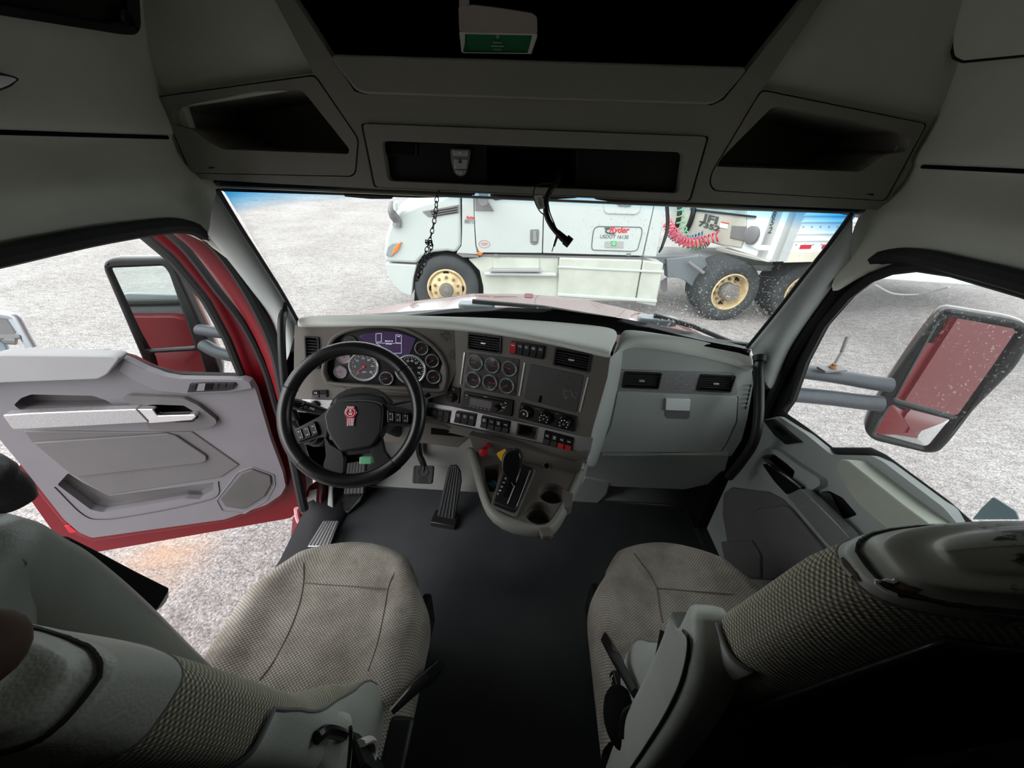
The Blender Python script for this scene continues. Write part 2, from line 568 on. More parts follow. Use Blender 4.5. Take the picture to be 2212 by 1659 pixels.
m_woven2 = woven('coarse seat cloth', (204, 200, 178), (104, 101, 86), .0042, (130, 124, 106), .3, 1.0)
m_red = plain('red paint', (100, 8, 20), .22, 0, .5, .6)
m_redin = plain('red door jamb paint', (104, 9, 20), .38, 0, .35, .0)
m_chrome = plain('chrome', (225, 226, 228), .08, 1.0)
m_alu = NT('brushed metal')
_mp = m_alu.coord('Object', (60, 900, 900)); m_alu.l(m_alu.ramp(m_alu.noise(1.0, 3, _mp), [(.3, (150, 150, 152)), (.7, (206, 206, 208))]), m_alu.b.inputs['Base Color'])
m_alu.setp(Roughness=.38, Metallic=.75); m_alu = m_alu.m
m_white = plastic('white truck paint', (174, 180, 178), .3, 0, 0, .04, 1.5, .5)
m_dirtyw = plastic('dirty white panel', (172, 175, 166), .5, 0, 0, .12, 3, .4)
m_tyre = plastic('tyre rubber', (58, 60, 62), .8, 60, .3, .15, 5, .2)
m_rim = plastic('rusty cream rim', (190, 168, 130), .55, 30, .1, .25, 9, .4)
m_rust = plastic('rusty iron', (120, 100, 80), .7, 60, .2, .3, 20)
m_mirror = plain('mirror glass', (235, 240, 240), .015, 1.0)
m_redplas = plain('red plastic', (176, 28, 40), .35)
m_yellow = plain('yellow tag', (226, 176, 44), .5)
m_whitep = plain('white print', (235, 235, 235), .5)
m_greenp = plain('green card', (28, 108, 62), .5)
m_paper = plain('white paper', (206, 204, 198), .7)
m_orange = plain('orange lens', (224, 112, 48), .25, 0, .6)
m_slat = plastic('vent slat grey', (58, 58, 60), .45, 0, 0, .08)
m_fire = plastic('firewall grey', (126, 126, 124), .7, 300, .2, .08, 6, .2)
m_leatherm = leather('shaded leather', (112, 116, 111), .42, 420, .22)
_t = NT('cracked leather')
_g = _t.n('ShaderNodeNewGeometry'); _s = _t.n('ShaderNodeSeparateXYZ'); _t.l(_g.outputs['Position'], _s.inputs[0])
_mr = _t.n('ShaderNodeMapRange'); _mr.inputs['From Min'].default_value = .31; _mr.inputs['From Max'].default_value = .40; _mr.inputs['To Min'].default_value = -.30; _mr.inputs['To Max'].default_value = .22; _t.l(_s.outputs['X'], _mr.inputs['Value'])
_mp = _t.n('ShaderNodeMapping'); _mp.inputs['Scale'].default_value = (.5, 1.6, 1.6); _t.l(_t.coord(), _mp.inputs[0])
_ad = _t.n('ShaderNodeMath', operation='ADD'); _t.l(_t.noise(70, 6, _mp.outputs[0], .7), _ad.inputs[0]); _t.l(_mr.outputs[0], _ad.inputs[1])
_t.l(_t.ramp(_ad.outputs[0], [(.50, (172, 175, 168)), (.56, (30, 30, 31))]), _t.b.inputs['Base Color']); _t.setp(Roughness=.36)
_t.bump(_ad.outputs[0], -.5, .003); m_torn = _t.m
m_rimg = plastic('warm grey plastic', (134, 133, 128), .5, 600, .18, .05, 5, .4)
m_silver = plain('satin silver', (214, 216, 218), .28, .45)
m_clear = glass('window glass', (.96, .985, .975, 1), .10)
# ================================================================== SETTING: ground and cab shell
bm = B(); slab2(bm, [V((-60, -40, GZ)), V((70, -40, GZ)), V((70, 90, GZ)), V((-60, 90, GZ))], V((0, 0, -.3)))
fin(bm, 'ground', m_asphalt, kind='structure', smooth=0)

bm = B(); wbox(bm, -.98, .98, -1.5, 1.66, -.06, 0.0)
fin(bm, 'floor', m_floor, kind='structure', bev=.004)

YO = 1.18                                  # plane of the overhead console
OH = Fr((0, YO, 1.6), (1, 0, 0), (0, 0, 1))

for s, nm in ((-1, 'left'), (1, 'right')):
    # side lining above the door opening: ledge, crease, and the edge over the window
    ys = [-1.5, -.6, 0, .4, .7, .9, 1.02, 1.10, 1.155, 1.20]
    x0 = [.955] * 7 + [.960, .966, .975]; x1 = [.97] * 6 + [.967, .962, .948, .905]; x2 = [.985] * 6 + [.98, .97, .945, .915]
    z2 = [1.39] * 6 + [1.388, 1.372, 1.335, 1.26]
    z1 = [1.485] * 8 + [1.478, 1.465]
    rows = []
    for k in range(len(ys)):
        y = ys[k]; g = 1.0 if k < 6 else (.6, .25, .12, .1)[k - 6]
        rows.append([V((s * .90, y, 2.02)), V((s * .93, y, 1.90)), V((s * (x0[k] + .004), y, 1.78)), V((s * (x0[k] + .004), y, 1.70)), V((s * (x0[k] - .006), y, 1.625)), V((s * (x0[k] - .005), y, 1.606)),
                     V((s * (x0[k] + .004), y, 1.598)), V((s * (x0[k] + g * .050), y, 1.596)), V((s * (x0[k] + g * .054), y, 1.580)), V((s * (x0[k] + g * .034 + .002), y, 1.535)), V((s * (x1[k] - .002), y, z1[k] + .014)), V((s * x1[k], y, z1[k] - .006)),
                     V((s * (x1[k] * .5 + x2[k] * .5 + .008), y, (z1[k] + z2[k]) / 2)), V((s * x2[k], y, z2[k])), V((s * (x2[k] + .03), y, z2[k] - .004)), V((s * (x2[k] + .06), y, z2[k] + .03))])
    bm = B(); add_sheet(bm, rows)
    fin(bm, 'wall_' + nm, m_head, kind='structure', sub=1, smooth=60)
    bm = B(); add_tube(bm, [V((s * (x0[k] + (.016 if k < 6 else (.010, .004, .002)[k - 6])), y, 1.594)) for k, y in enumerate(ys[:9])], .0042, 6); fin(bm, 'trim_' + ('15' if s < 0 else '16'), m_deep, kind='structure')
    # body side behind the door
    bm = B(); wbox(bm, s * .97, s * 1.06, -1.5, .16 if s < 0 else .30, -.06, 1.46)
    if s > 0: wbox(bm, .86, .97, -1.5, .30, 0, 1.40); wbox(bm, .80, .94, -1.5, .50, .031, .60)  # added dark boxes standing in for the shade behind the passenger seat
    fin(bm, 'trim_' + ('1' if s < 0 else '2'), m_headp if s < 0 else m_deep, kind='structure', bev=.01)
bm = B(); rows = []
for y in (-1.5, 1.75):
    rows.append([V((x, y, z)) for x, z in ((-1.0, 1.9), (-.93, 2.02), (-.8, 2.14), (-.5, 2.22), (0, 2.24), (.5, 2.22), (.8, 2.14), (.93, 2.02), (1.0, 1.9))])
add_sheet(bm, rows); fin(bm, 'ceiling', m_head, kind='structure', sol=.03)
bm = B(); wbox(bm, -1.05, 1.05, -1.56, -1.5, -.06, 2.3); fin(bm, 'wall_back', m_deep, kind='structure')
# front of the cab above the windscreen, and the firewall below it
bm = B(); wbox(bm, -1.05, 1.05, 1.74, 1.78, 1.5, 2.3); fin(bm, 'wall_front', m_deep, kind='structure')
bm = B(); rows = []
for x in (-.98, -.5, 0, .5, .98):
    rows.append([V((x, 1.66, .80)), V((x, 1.66, .35)), V((x, 1.58, .08)), V((x, 1.46, 0.002))])
add_sheet(bm, rows); fin(bm, 'wall_firewall', m_fire, kind='structure', sol=.03)

# windscreen pillars, light grey trim
for s, nm, dpx, wpx in ((-1, '3', [(448, 505), (500, 565), (555, 640), (602, 700), (620, 790)], [(468, 410), (520, 495), (565, 565), (612, 640), (645, 700)]),
                        (1, '4', [(1838, 560), (1790, 625), (1735, 700), (1690, 770), (1660, 850)], [(1842, 462), (1788, 535), (1738, 597), (1680, 672), (1615, 752)])):
    rows = []
    for k in range(5):
        a = at(*dpx[k], x=s * (.925 if k < 4 else .91)); b = at(*wpx[k], x=s * .85); c = (a + b) / 2 + V((-s * .014, -.020, .012))
        rows.append([a + V((s * .035, .03, 0)), a, c, b, b + V((s * .02, .035, .01))])
    bm = B(); add_tube(bm, curve([at(*p, x=s * .845) + V((0, .004, 0)) for p in wpx], 5), .006, 8); fin(bm, 'trim_' + ('17' if s < 0 else '18'), m_black, kind='structure')
    bm = B(); add_sheet(bm, rows)
    fin(bm, 'trim_' + nm, m_grey, kind='structure', sub=2, sol=.004, smooth=60)

# windscreen: a curved raked pane with a blue band along the top
def shield(u, v):
    """u across -1..1, v up 0..1."""
    yb = 1.56 - .13 * u * u; yt = 1.23 - .05 * u * u
    x = u * (.93 + (.90 - .93) * v)
    return V((x, yb + (yt - yb) * v + .02 * math.sin(math.pi * v), .955 + (1.53 - .955) * v))
bm = B(); add_sheet(bm, [[shield(-1 + 2 * i / 16, j / 8) for i in range(17)] for j in range(9)])
m_shield = glass('windscreen glass', (.965, .99, .98, 1), .08, dirt=.55, dirt_scale=120, band=(1.455, 1.52, lin((118, 200, 238))))
fin(bm, 'window_1', m_shield, kind='structure', sol=.005, smooth=60)

# dark kick panels between the dashboard ends and the hinge pillars
bm = B(); wbox(bm, .90, 1.02, 1.30, 1.64, 0.0, .84); fin(bm, 'trim_13', m_deep, kind='structure', bev=.01)
bm = B(); wbox(bm, -1.02, -.90, 1.36, 1.64, 0.0, .86); fin(bm, 'trim_14', m_deep, kind='structure', bev=.01)
# ================================================================== OUTSIDE: the white tractor and its trailer
tu = V((.9935, .1135, 0))
TP = Fr((-1.30, 6.09, GZ), tu, (0, 0, 1))          # outer side plane of the tractor, origin under the front wheel
def tpt(px, py, c=0.0): return TP.px(px, py, c)
TR = thing('semi_truck', 'white sleeper tractor unit parked across the lot beyond the windscreen', 'truck', TP.p(0, 0, 0))

def tshape(name, pxs, c1, c0, mat, par=TR, bev=.02, r=0.0, holes=(), **kw):
    bm = B(); pslab(bm, TP, pxs, c0, c1, r, 5, holes); return fin(bm, name, mat, par, bev=bev, seg=3, **kw)

# hood with the wheel arch cut from it
hx = [(1000, 405), (950, 428), (905, 440), (868, 456), (845, 478), (833, 510), (829, 545), (831, 567), (894, 571), (902, 562), (930, 549), (968, 545), (1002, 551), (1020, 560), (1000, 552), (1030, 552), (1030, 405)]
hx = [(994, 408), (950, 428), (905, 440), (868, 456), (845, 478), (833, 510), (829, 545), (831, 566), (900, 570), (912, 556), (935, 546), (965, 543), (985, 546), (996, 530), (996, 500)]
bm = B()
o = [TP.uv(*p) for p in hx]
rows = []
for c, k in ((0.0, 0.0), (-.25, .0), (-1.1, 0.0), (-2.2, 0)):
    rows.append([TP.p(a, b + (.10 if (b > 1.35 and c < -.1) else 0), c) for a, b in o])
add_sheet(bm, rows, wrap=True, capu=True); fin(bm, 'hood', m_white, TR, bev=.05, seg=4)
tshape('bumper', [(831, 569), (900, 573), (893, 600), (889, 640), (870, 634), (852, 618), (838, 596)], 0.0, -2.2, m_white, r=.03)
tshape('cowl_panel', [(998, 400), (998, 500), (997, 531), (986, 547), (1032, 550), (1027, 530), (1024, 470), (1023, 400)], -.01, -2.1, m_white, bev=.01)
tshape('door', [(1025, 330), (1025, 470), (1029, 530), (1036, 546), (1171, 547), (1174, 450), (1176, 330)], 0.0, -2.1, m_white, bev=.012)
tshape('sleeper', [(1178, 330), (1176, 450), (1173, 547), (1388, 553), (1412, 447), (1428, 330)], .01, -2.2, m_white, bev=.012)
tshape('rear_fairing', [(1429, 330), (1413, 447), (1390, 553), (1418, 555), (1436, 455), (1452, 330)], 0.0, -.5, m_white, bev=.012)
tshape('lower_skirt', [(1044, 553), (1207, 556), (1203, 668), (1046, 668), (1044, 620), (1036, 585), (1012, 560)], -.04, -.5, m_dirtyw, bev=.012)
tshape('side_fairing', [(1209, 557), (1388, 562), (1372, 652), (1204, 648)], .02, -.5, m_dirtyw, bev=.02)
tshape('fairing_tail', [(1390, 563), (1434, 569), (1417, 662), (1374, 654)], .015, -.3, m_dirtyw, bev=.02)
tshape('fairing_rib', [(1206, 575), (1434, 586), (1433, 590), (1206, 579)], .04, .0, m_white, bev=.006)
tshape('fairing_rib', [(1205, 634), (1420, 648), (1419, 654), (1205, 640)], .05, .0, m_white, bev=.01)
tshape('running_board', [(1062, 583), (1167, 583), (1170, 588), (1058, 588)], .10, -.03, m_alu, bev=.004)
tshape('step_well', [(1066, 558), (1164, 559), (1165, 581), (1066, 581)], -.02, -.05, m_dirtyw, bev=.003)
tshape('step_ledge', [(1046, 589), (1202, 591), (1202, 597), (1046, 595)], .06, -.03, m_white, bev=.01)
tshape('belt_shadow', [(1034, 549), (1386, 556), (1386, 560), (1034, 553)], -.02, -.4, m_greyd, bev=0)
tshape('marker_light', [(1030, 544), (1044, 546), (1038, 552), (1031, 550)], .03, 0, m_orange, bev=.004)
for q in ((1066, 549, 1076, 554), (1353, 547, 1363, 553)):
    tshape('grommet', [(q[0], q[1]), (q[2], q[1]), (q[2], q[3]), (q[0], q[3])], .012, 0, m_greyd, r=.01, bev=0)
# hood vent, small fittings
hv = tshape('hood_vent', [(912, 457), (992, 442), (992, 460), (926, 469)], .012, -.01, m_greyd, r=.01, bev=.004)
bm = B()
for k in range(3):
    y0 = 447 + k * 5
    pslab(bm, TP, [(930 + k * 2, y0 + 10 - 0), (988, y0), (988, y0 + 2), (930 + k * 2, y0 + 12)], .01, .02)
fin(bm, 'vent_slat', m_black, hv)
tshape('side_mirror_foot', [(1026, 425), (1050, 428), (1067, 456), (1026, 455)], .02, -.01, m_greyd, bev=.006)
bm = B(); pslab(bm, TP, [(1028, 405), (1055, 410), (1054, 443), (1040, 448), (1032, 436), (1036, 424)], .10, .24, .03); fin(bm, 'wing_mirror', m_greyd, TR, bev=.02)
bm = B(); pslab(bm, TP, [(1058, 405), (1128, 405), (1120, 427), (1070, 433), (1060, 428)], -.002, .006, .02); fin(bm, 'side_window', m_blackg, TR, bev=.004)
# hood mirror on its stalk
bm = B(); add_tube(bm, curve([TP.px(848, 440, .02), TP.px(845, 456, .12), TP.px(852, 468, .06), TP.px(858, 478, .02), TP.px(857, 490, .03)], 5), [.05] * 8 + [.065] * 13, 8, flat=(tu, 1.0))
hm = fin(bm, 'hood_mirror', m_greyd, TR)
bm = B(); pslab(bm, TP, [(849, 437), (857, 436), (857, 455), (853, 458), (849, 452)], .06, .2, .02); fin(bm, 'mirror_shell', m_white, hm, bev=.02)
# headlamp
hl = tshape('headlamp', [(833, 552), (837, 533), (846, 525), (867, 523), (861, 540), (845, 555)], .03, -.05, plain('lamp glass', (128, 134, 138), .08, 0, .8), bev=.012)
tshape('turn_lens', [(845, 554), (850, 538), (858, 526), (867, 523), (860, 541)], .036, -.02, m_orange, par=hl, bev=.01)
# flush door handle
dh = tshape('door_handle', [(1145, 496), (1164, 495), (1165, 503), (1163, 525), (1158, 529), (1150, 529), (1145, 524)], .008, -.01, m_greyd, r=.015, bev=.004)
tshape('grip', [(1152, 500), (1158, 500), (1160, 522), (1151, 522)], .03, .0, plain('handle grey', (126, 128, 130), .4), par=dh, bev=.005)
# sleeper locker door upper right (its lower edge shows), sign
lk = tshape('locker_door', [(1310, 400), (1304, 452), (1309, 462), (1374, 464), (1383, 456), (1390, 400)], .03, 0, m_white, r=.03, bev=.012)
tshape('locker_latch', [(1330, 438), (1368, 440), (1360, 447), (1338, 446)], .045, 0, m_greyd, par=lk, bev=.004)
sg = tshape('company_sign', [(1283, 489), (1386, 491), (1387, 503), (1377, 540), (1366, 543), (1279, 540), (1278, 530)], .014, 0, m_white, r=.09, bev=.002)
m_ink = plain('dark ink', (64, 70, 74), .6); m_inkr = plain('red ink', (196, 26, 44), .5)
bm = B()
o = rpoly([TP.uv(x, y, .015) for x, y in [(1283, 489), (1386, 491), (1387, 503), (1377, 540), (1366, 543), (1279, 540), (1278, 530)]], .09, 5)
add_tube(bm, [TP.p(a, b, .016) for a, b in o], .006, 6, closed=True); fin(bm, 'sign_outline', m_ink, sg)
bm = B(); a, b = TP.uv(1337, 497, .02); add_text(bm, 'Ryder', TP, a, b, .125, .02, shear=.25, bold=.003); fin(bm, 'sign_lettering', m_inkr, sg, smooth=0)
bm = B(); a, b = TP.uv(1327, 512, .02); add_text(bm, 'USDOT 16130', TP, a, b, .078, .02, xs=.95); fin(bm, 'sign_lettering', m_ink, sg, smooth=0)
bm = B(); add_tube(bm, curve([TP.px(x, y, .02) for x, y in [(1306, 493), (1318, 493), (1310, 496), (1309, 501), (1316, 504), (1328, 504)]], 4), .010, 6); fin(bm, 'sign_swoosh', m_ink, sg)
hb = tshape('id_plate', [(1307, 521), (1347, 521), (1346, 536), (1306, 535)], .022, .01, plain('grey plate', (150, 150, 148), .5), par=sg, r=.02, bev=.002)
bm = B(); pslab(bm, TP, [(1321, 521), (1331, 521), (1331, 531), (1321, 531)], .022, .03); fin(bm, 'green_sticker', plain('green sticker', (26, 160, 96), .5), sg)
bm = B(); a, b = TP.uv(1326, 526, .032); add_text(bm, 'Q', TP, a, b, .06, .032); fin(bm, 'sticker_mark', m_whitep, sg, smooth=0)
# unit number on the cowl
bm = B(); a, b = TP.uv(1015, 479, .004); add_text(bm, '880753', TP, a, b, .075, .004, xs=.72); fin(bm, 'unit_number', m_ink, TR, smooth=0)
bm = B(); a, b = TP.uv(1016, 470, .004); add_text(bm, 'Ryder', TP, a, b, .05, .004, shear=.25, bold=.002); fin(bm, 'unit_name', m_inkr, TR, smooth=0)
dc = bm = B(); a, b = TP.uv(1046, 527, .004)
add_tube(bm, [TP.p(a + .085 * math.cos(t * .2618), b + .055 * math.sin(t * .2618), .004) for t in range(24)], .004, 5, closed=True)
add_tube(bm, [TP.p(a - .05, b + .012, .004), TP.p(a + .05, b + .012, .004)], .006, 5); add_tube(bm, [TP.p(a - .04, b - .012, .004), TP.p(a + .04, b - .012, .004)], .005, 5)
fin(bm, 'oval_decal', plain('faded red', (176, 120, 116), .6), TR)

def wheel(par, frw, rad, wid, dish, lug=True, front=True):
    """Tyre, rim, hub and nuts about the frame's normal; the frame's origin is the wheel centre at the outer face."""
    w = bpy.data.objects.new('wheel', None); COL.objects.link(w); w.parent = par; w.location = frw.O - wloc(par)
    bm = B(); rr = rad * .60
    add_lathe(bm, [(rr, -.02), (rr + .02, .0), (rad * .80, .015), (rad * .93, -.005), (rad * .985, -.03), (rad, -.06), (rad, -wid + .06), (rad * .985, -wid + .02), (rad * .8, -wid), (rr, -wid + .02)], frw, 64, cap=False)
    fin(bm, 'tyre', m_tyre, w)
    bm = B()
    if front:
        add_lathe(bm, [(rr + .006, -.012), (rr - .015, .002), (rr - .03, -.02), (rr * .86, -.045), (rr * .80, -.01), (rr * .55, .02), (rr * .44, .03), (rr * .36, .06)], frw, 48, cap=False)
    else:
        add_lathe(bm, [(rr + .006, -.01), (rr - .012, .004), (rr - .03, -.02), (rr - .04, -.12), (rr * .80, -.16), (rr * .60, -.15), (rr * .5, -.13), (rr * .45, -.13)], frw, 48, cap=False)
    fin(bm, 'rim', m_rim, w)
    bm = B()
    if front:
        add_lathe(bm, [(rr * .38, .02), (rr * .37, .085), (rr * .3, .12), (rr * .16, .125), (rr * .15, .14), (rr * .02, .145)], frw, 32)
    else:
        add_lathe(bm, [(rr * .47, -.14), (rr * .46, .03), (rr * .40, .06), (rr * .03, .065)], frw, 32)
    fin(bm, 'hub', plastic('greasy hub', (104, 100, 96), .5, 40, .2, .25, 20), w)
    for i in range(10):
        t = i * math.pi / 5 + .3; c = .0 if front else -.145
        f2 = frw.sub(rr * .62 * math.cos(t), rr * .62 * math.sin(t), c)
        bm = B(); add_lathe(bm, [(.024, -.01), (.024, .035), (.012, .045), (.004, .046)], f2, 6); fin(bm, 'wheel_nut', m_rust, w)
    for i in range(4 if front else 5):
        t = i * math.pi / (2 if front else 2.5) + (math.pi / 2 if front else .9); c = -.022 if front else -.15
        f2 = frw.sub(rr * .78 * math.cos(t), rr * .78 * math.sin(t), c, t)
        bm = B(); add_lathe(bm, [(.001, .012), (.04, .012), (.046, .004), (.046, -.01)], Fr(f2.O, f2.u * 1, f2.v), 16); q = fin(bm, 'hand_hole', m_deep, w)
    return w
fw = Fr(TP.px(965, 624, -.02), tu, (0, 0, 1)); wheel(TR, fw, .52, .30, 0, front=True)
rw = Fr(TP.px(1577, 632, .02), tu, (0, 0, 1)); wheel(TR, rw, .52, .60, 0, front=False)
rw2 = Fr(rw.O + tu * 1.32, tu, (0, 0, 1)); wheel(TR, rw2, .52, .60, 0, front=False)
# dark well behind the front wheel
tshape('wheel_well', [(898, 575), (912, 556), (935, 546), (965, 543), (990, 547), (1015, 560), (1036, 585), (1044, 620), (1044, 690), (893, 690)], -.32, -.6, m_deep, bev=0)
tshape('arch_rim', [(986, 548), (1034, 552), (1034, 556), (1000, 556)], .01, -.3, m_greyd, bev=.003)
# chassis rail, deck plate, mud flap, tanks behind the cab
tshape('chassis_rail', [(1392, 556), (1500, 552), (1500, 572), (1392, 570)], -.35, -.55, plain('chassis grey', (96, 100, 104), .5), bev=.008)
tshape('chassis_box', [(1440, 560), (1520, 552), (1535, 590), (1512, 634), (1480, 606), (1462, 600), (1442, 600)], -.30, -.45, plain('chassis dark', (104, 110, 114), .6), bev=.01)
bm = B(); q0, q1 = TP.uv(1425, 553), TP.uv(1800, 552)
slab2(bm, [TP.p(q0[0], .78, -.4), TP.p(q1[0] + 1.5, .78, -.4), TP.p(q1[0] + 1.5, .78, -1.8), TP.p(q0[0], .78, -1.8)], V((0, 0, .10))); fin(bm, 'deck_plate', plain('deck grey', (120, 122, 122), .5), TR, bev=.006)
bm = B(); add_tube(bm, [TP.px(1487, 566, -.2), TP.px(1520, 590, -.15)], .03, 10); fin(bm, 'strut', m_greyd, TR)
tshape('mud_flap', [(1428, 608), (1441, 600), (1442, 628), (1434, 632), (1428, 624)], -.45, -.47, m_greyd, bev=0)
bm = B()
for k in range(3):
    add_tube(bm, curve([TP.px(1438 + k * 2, 430, -.4), TP.px(1440 + k * 2, 490, -.35 - k * .05), TP.px(1430 + k, 530, -.3), TP.px(1424, 545, -.35)], 6), .016, 6)
fin(bm, 'cable', m_black, TR)

# ------------------------------------------------------------------ trailer
ru = V((math.cos(R(15)), math.sin(R(15)), 0))
corner = at(1658, 565, y=6.35)
RP = Fr(corner, ru, (0, 0, 1))                       # long side
NP = Fr(corner, V((ru.y, -ru.x, 0)), (0, 0, 1))      # nose, seen from the left: right is towards us
TL = thing('trailer', 'corrugated white box trailer with red and white stripe tape behind the tractor', 'trailer', V((corner.x, corner.y, GZ)))
m_trw = plastic('trailer white', (222, 226, 228), .45, 0, 0, .05, 3)
bm = B(); o = [RP.p(0, 0, 0), RP.p(6.5, 0, 0), RP.p(6.5, 2.9, 0), RP.p(0, 2.9, 0)]; slab2(bm, o, -RP.n * 2.5); fin(bm, 'box_body', m_trw, TL, bev=.03)
bm = B()
for k, zz in enumerate((.30, .40, .57, .66, .92, 1.02, 1.30)):
    add_box(bm, RP, .32, 6.4, zz, zz + .03, -.01, .016)
fin(bm, 'side_rib', plain('rib white', (214, 220, 224), .45), TL, bev=.006)
bm = B()
for k in range(36):
    for zz in (.06, .12, .24, .5, .78):
        add_box(bm, RP, .40 + k * .16, .42 + k * .16, zz, zz + .02, 0, .008)
fin(bm, 'rivet', plain('rivet', (150, 146, 138), .5), TL)
for k in range(12):
    bm = B(); add_box(bm, RP, .50 + k * .42, .50 + k * .42 + .21, .185, .245, 0, .006); fin(bm, 'red_tape', m_inkr, TL)
bm = B(); add_box(bm, RP, 0.3, 6.4, -.02, .14, 0, .012); fin(bm, 'bottom_rail', plain('rail cream', (214, 208, 192), .5), TL, bev=.004)
# corner post with the number, running up
bm = B(); add_lathe(bm, [(.17, 0), (.17, 2.9)], Fr(RP.p(.14, 0, -.15), (1, 0, 0), (0, 1, 0)), 24); cp = fin(bm, 'corner_post', plain('aluminium post', (176, 178, 178), .4, .5), TL)
bm = B(); add_box(bm, RP, .16, .34, 0, 2.9, -.01, .015); fin(bm, 'number_strip', plain('strip grey', (186, 190, 192), .4, .2), cp)
for q, (x, y) in zip('852', ((1672, 465), (1668, 481), (1664, 498))):
    bm = B(); a, b = RP.uv(x, y, .02); add_text(bm, q, RP, a, b, .13, .02, bold=.005); fin(bm, 'post_digit', m_ink, cp, smooth=0)
bm = B(); pslab(bm, RP, [(1640, 530), (1665, 531), (1663, 541), (1638, 540)], .0, .03); fin(bm, 'reflector', m_whitep, TL, bev=.003)
# nose: refrigeration frame with vents, numbers, air couplings
m_nose = plastic('nose grey', (176, 174, 164), .6, 0, 0, .12, 3)
def nshape(name, pxs, c1, c0, mat, par=TL, r=0, bev=.01):
    bm = B(); pslab(bm, NP, pxs, c0, c1, r); return fin(bm, name, mat, par, bev=bev)
nshape('nose_panel', [(1444, 400), (1612, 400), (1610, 500), (1600, 535), (1450, 510)], .03, 0, m_nose)
bm = B(); q = [NP.px(1462, 440, .05), NP.px(1468, 470, .06), NP.px(1462, 495, .06), NP.px(1440, 520, .06)]
for off in (0, 30):
    add_tube(bm, curve([NP.px(1466 + off * 1.05, 430, .05), NP.px(1468 + off, 455, .06), NP.px(1464 + off * .9, 480, .06), NP.px(1458 + off * .8, 500, .05)], 5), .05, 8)
fin(bm, 'nose_seal', m_black, TL)
nshape('door_seal', [(1490, 450), (1628, 466), (1628, 470), (1490, 454)], .06, 0, m_black)
nshape('coupling_plate', [(1580, 487), (1614, 489), (1607, 521), (1576, 514)], .05, 0, m_greyd)
nshape('white_plate', [(1614, 482), (1645, 484), (1636, 540), (1606, 526)], .045, 0, m_trw)
bm = B(); add_lathe(bm, [(.14, 0), (.14, .06), (.09, .08), (.01, .08)], Fr(NP.px(1627, 508, .05), NP.u, NP.v), 20); fin(bm, 'round_port', m_greyd, TL, bev=.004)
for x0 in (1556, 1560):
    pass
lb = nshape('warning_label', [(1557, 479), (1573, 482), (1570, 494), (1554, 491)], .04, .02, m_whitep, bev=0)
nshape('label_stripe', [(1557, 479), (1573, 482), (1573, 484), (1557, 481)], .045, .03, m_inkr, par=lb, bev=0)
bm = B(); a, b = NP.uv(1535, 474, .04); add_text(bm, 'JFI', NP, a, b, .17, .04, bold=.006, xs=2.6); fin(bm, 'fleet_letters', m_ink, TL, smooth=0)
bm = B(); a, b = NP.uv(1531, 489, .04); add_text(bm, '7352', NP, a, b, .12, .04, bold=.005, xs=2.6); fin(bm, 'fleet_number', m_ink, TL, smooth=0)
nshape('nose_sill', [(1546, 533), (1636, 556), (1658, 566), (1630, 562), (1546, 542)], .08, 0, plain('sill alu', (178, 176, 168), .4, .4))
bm = B(); slab2(bm, [RP.p(4.2, -.30, -.3), RP.p(6.3, -.30, -.3), RP.p(6.3, -.02, -.3), RP.p(4.2, -.02, -.3)], -RP.n * 1.9); fin(bm, 'underframe', m_deep, TL)
# coiled air lines from cab to trailer nose
def coil(name, mat, pts, rad, turns, label):
    path = curve(pts, 16); L = len(path); out = []
    N = turns * 12
    for i in range(N + 1):
        f = i / N * (L - 1); k = min(int(f), L - 2); p = path[k].lerp(path[k + 1], f - k)
        t = (path[k + 1] - path[k]).normalized(); s = V((0, 0, 1)); s = (s - t * s.dot(t)).normalized(); b = t.cross(s)
        a = 2 * math.pi * i / 12
        out.append(p + s * rad * math.cos(a) + b * rad * math.sin(a))
    bm = B(); add_tube(bm, out, .013, 5)
    return fin(bm, name, mat, None, label, 'air hose', 'coiled air lines between cab and trailer')
def cp3(px, py, c): return TP.px(px, py, c)
coil('coiled_hose', plain('red hose', (214, 70, 92), .4), [cp3(1440, 480, -.85), cp3(1456, 505, -.85), cp3(1480, 524, -.82), cp3(1515, 522, -.8), cp3(1553, 510, -.75)], .08, 17, 'red coiled air hose hanging behind the white sleeper cab')
coil('coiled_hose', plain('blue hose', (96, 116, 150), .4), [cp3(1446, 500, -1.12), cp3(1462, 515, -1.12), cp3(1490, 518, -1.1), cp3(1520, 508, -1.05)], .07, 13, 'blue coiled air hose looped behind the red one')
coil('coiled_hose', plain('green hose', (124, 176, 140), .4), [cp3(1470, 446, -1.4), cp3(1474, 496, -1.42), cp3(1490, 526, -1.4), cp3(1510, 530, -1.38), cp3(1528, 522, -1.35)], .08, 16, 'green coiled hose sagging lowest between cab and trailer')

# ------------------------------------------------------------------ another white trailer far to the right, mostly hidden
VT = thing('parked_trailer', 'white trailer bottom seen high in the passenger window', 'trailer', at(2000, 640, z=GZ))
a, b = at(1926, 606, z=.35), at(2150, 622, z=.35)
dd = (b - a).normalized(); a = a - dd * .1; b = b + dd * 4
bm = B(); slab2(bm, [a, b, b + V((0, 0, 1.8)), a + V((0, 0, 1.8))], V((.3, .9, 0))); fin(bm, 'box_body', m_trw, VT, bev=.03)
bm = B()
for k in (3.6, 3.9):
    p = a + dd * k + V((.3, .6, 0)); add_tube(bm, [V((p.x, p.y, GZ)), V((p.x, p.y, .36))], .08, 8)
fin(bm, 'landing_leg', m_greyd, VT)
bm = B(); add_tube(bm, curve([at(1890, 615, z=-.3), at(1930, 634, z=-.55), at(1985, 635, z=-.6), at(2050, 620, z=-.2)], 6), .015, 6); fin(bm, 'hanging_cable', m_paper, VT)

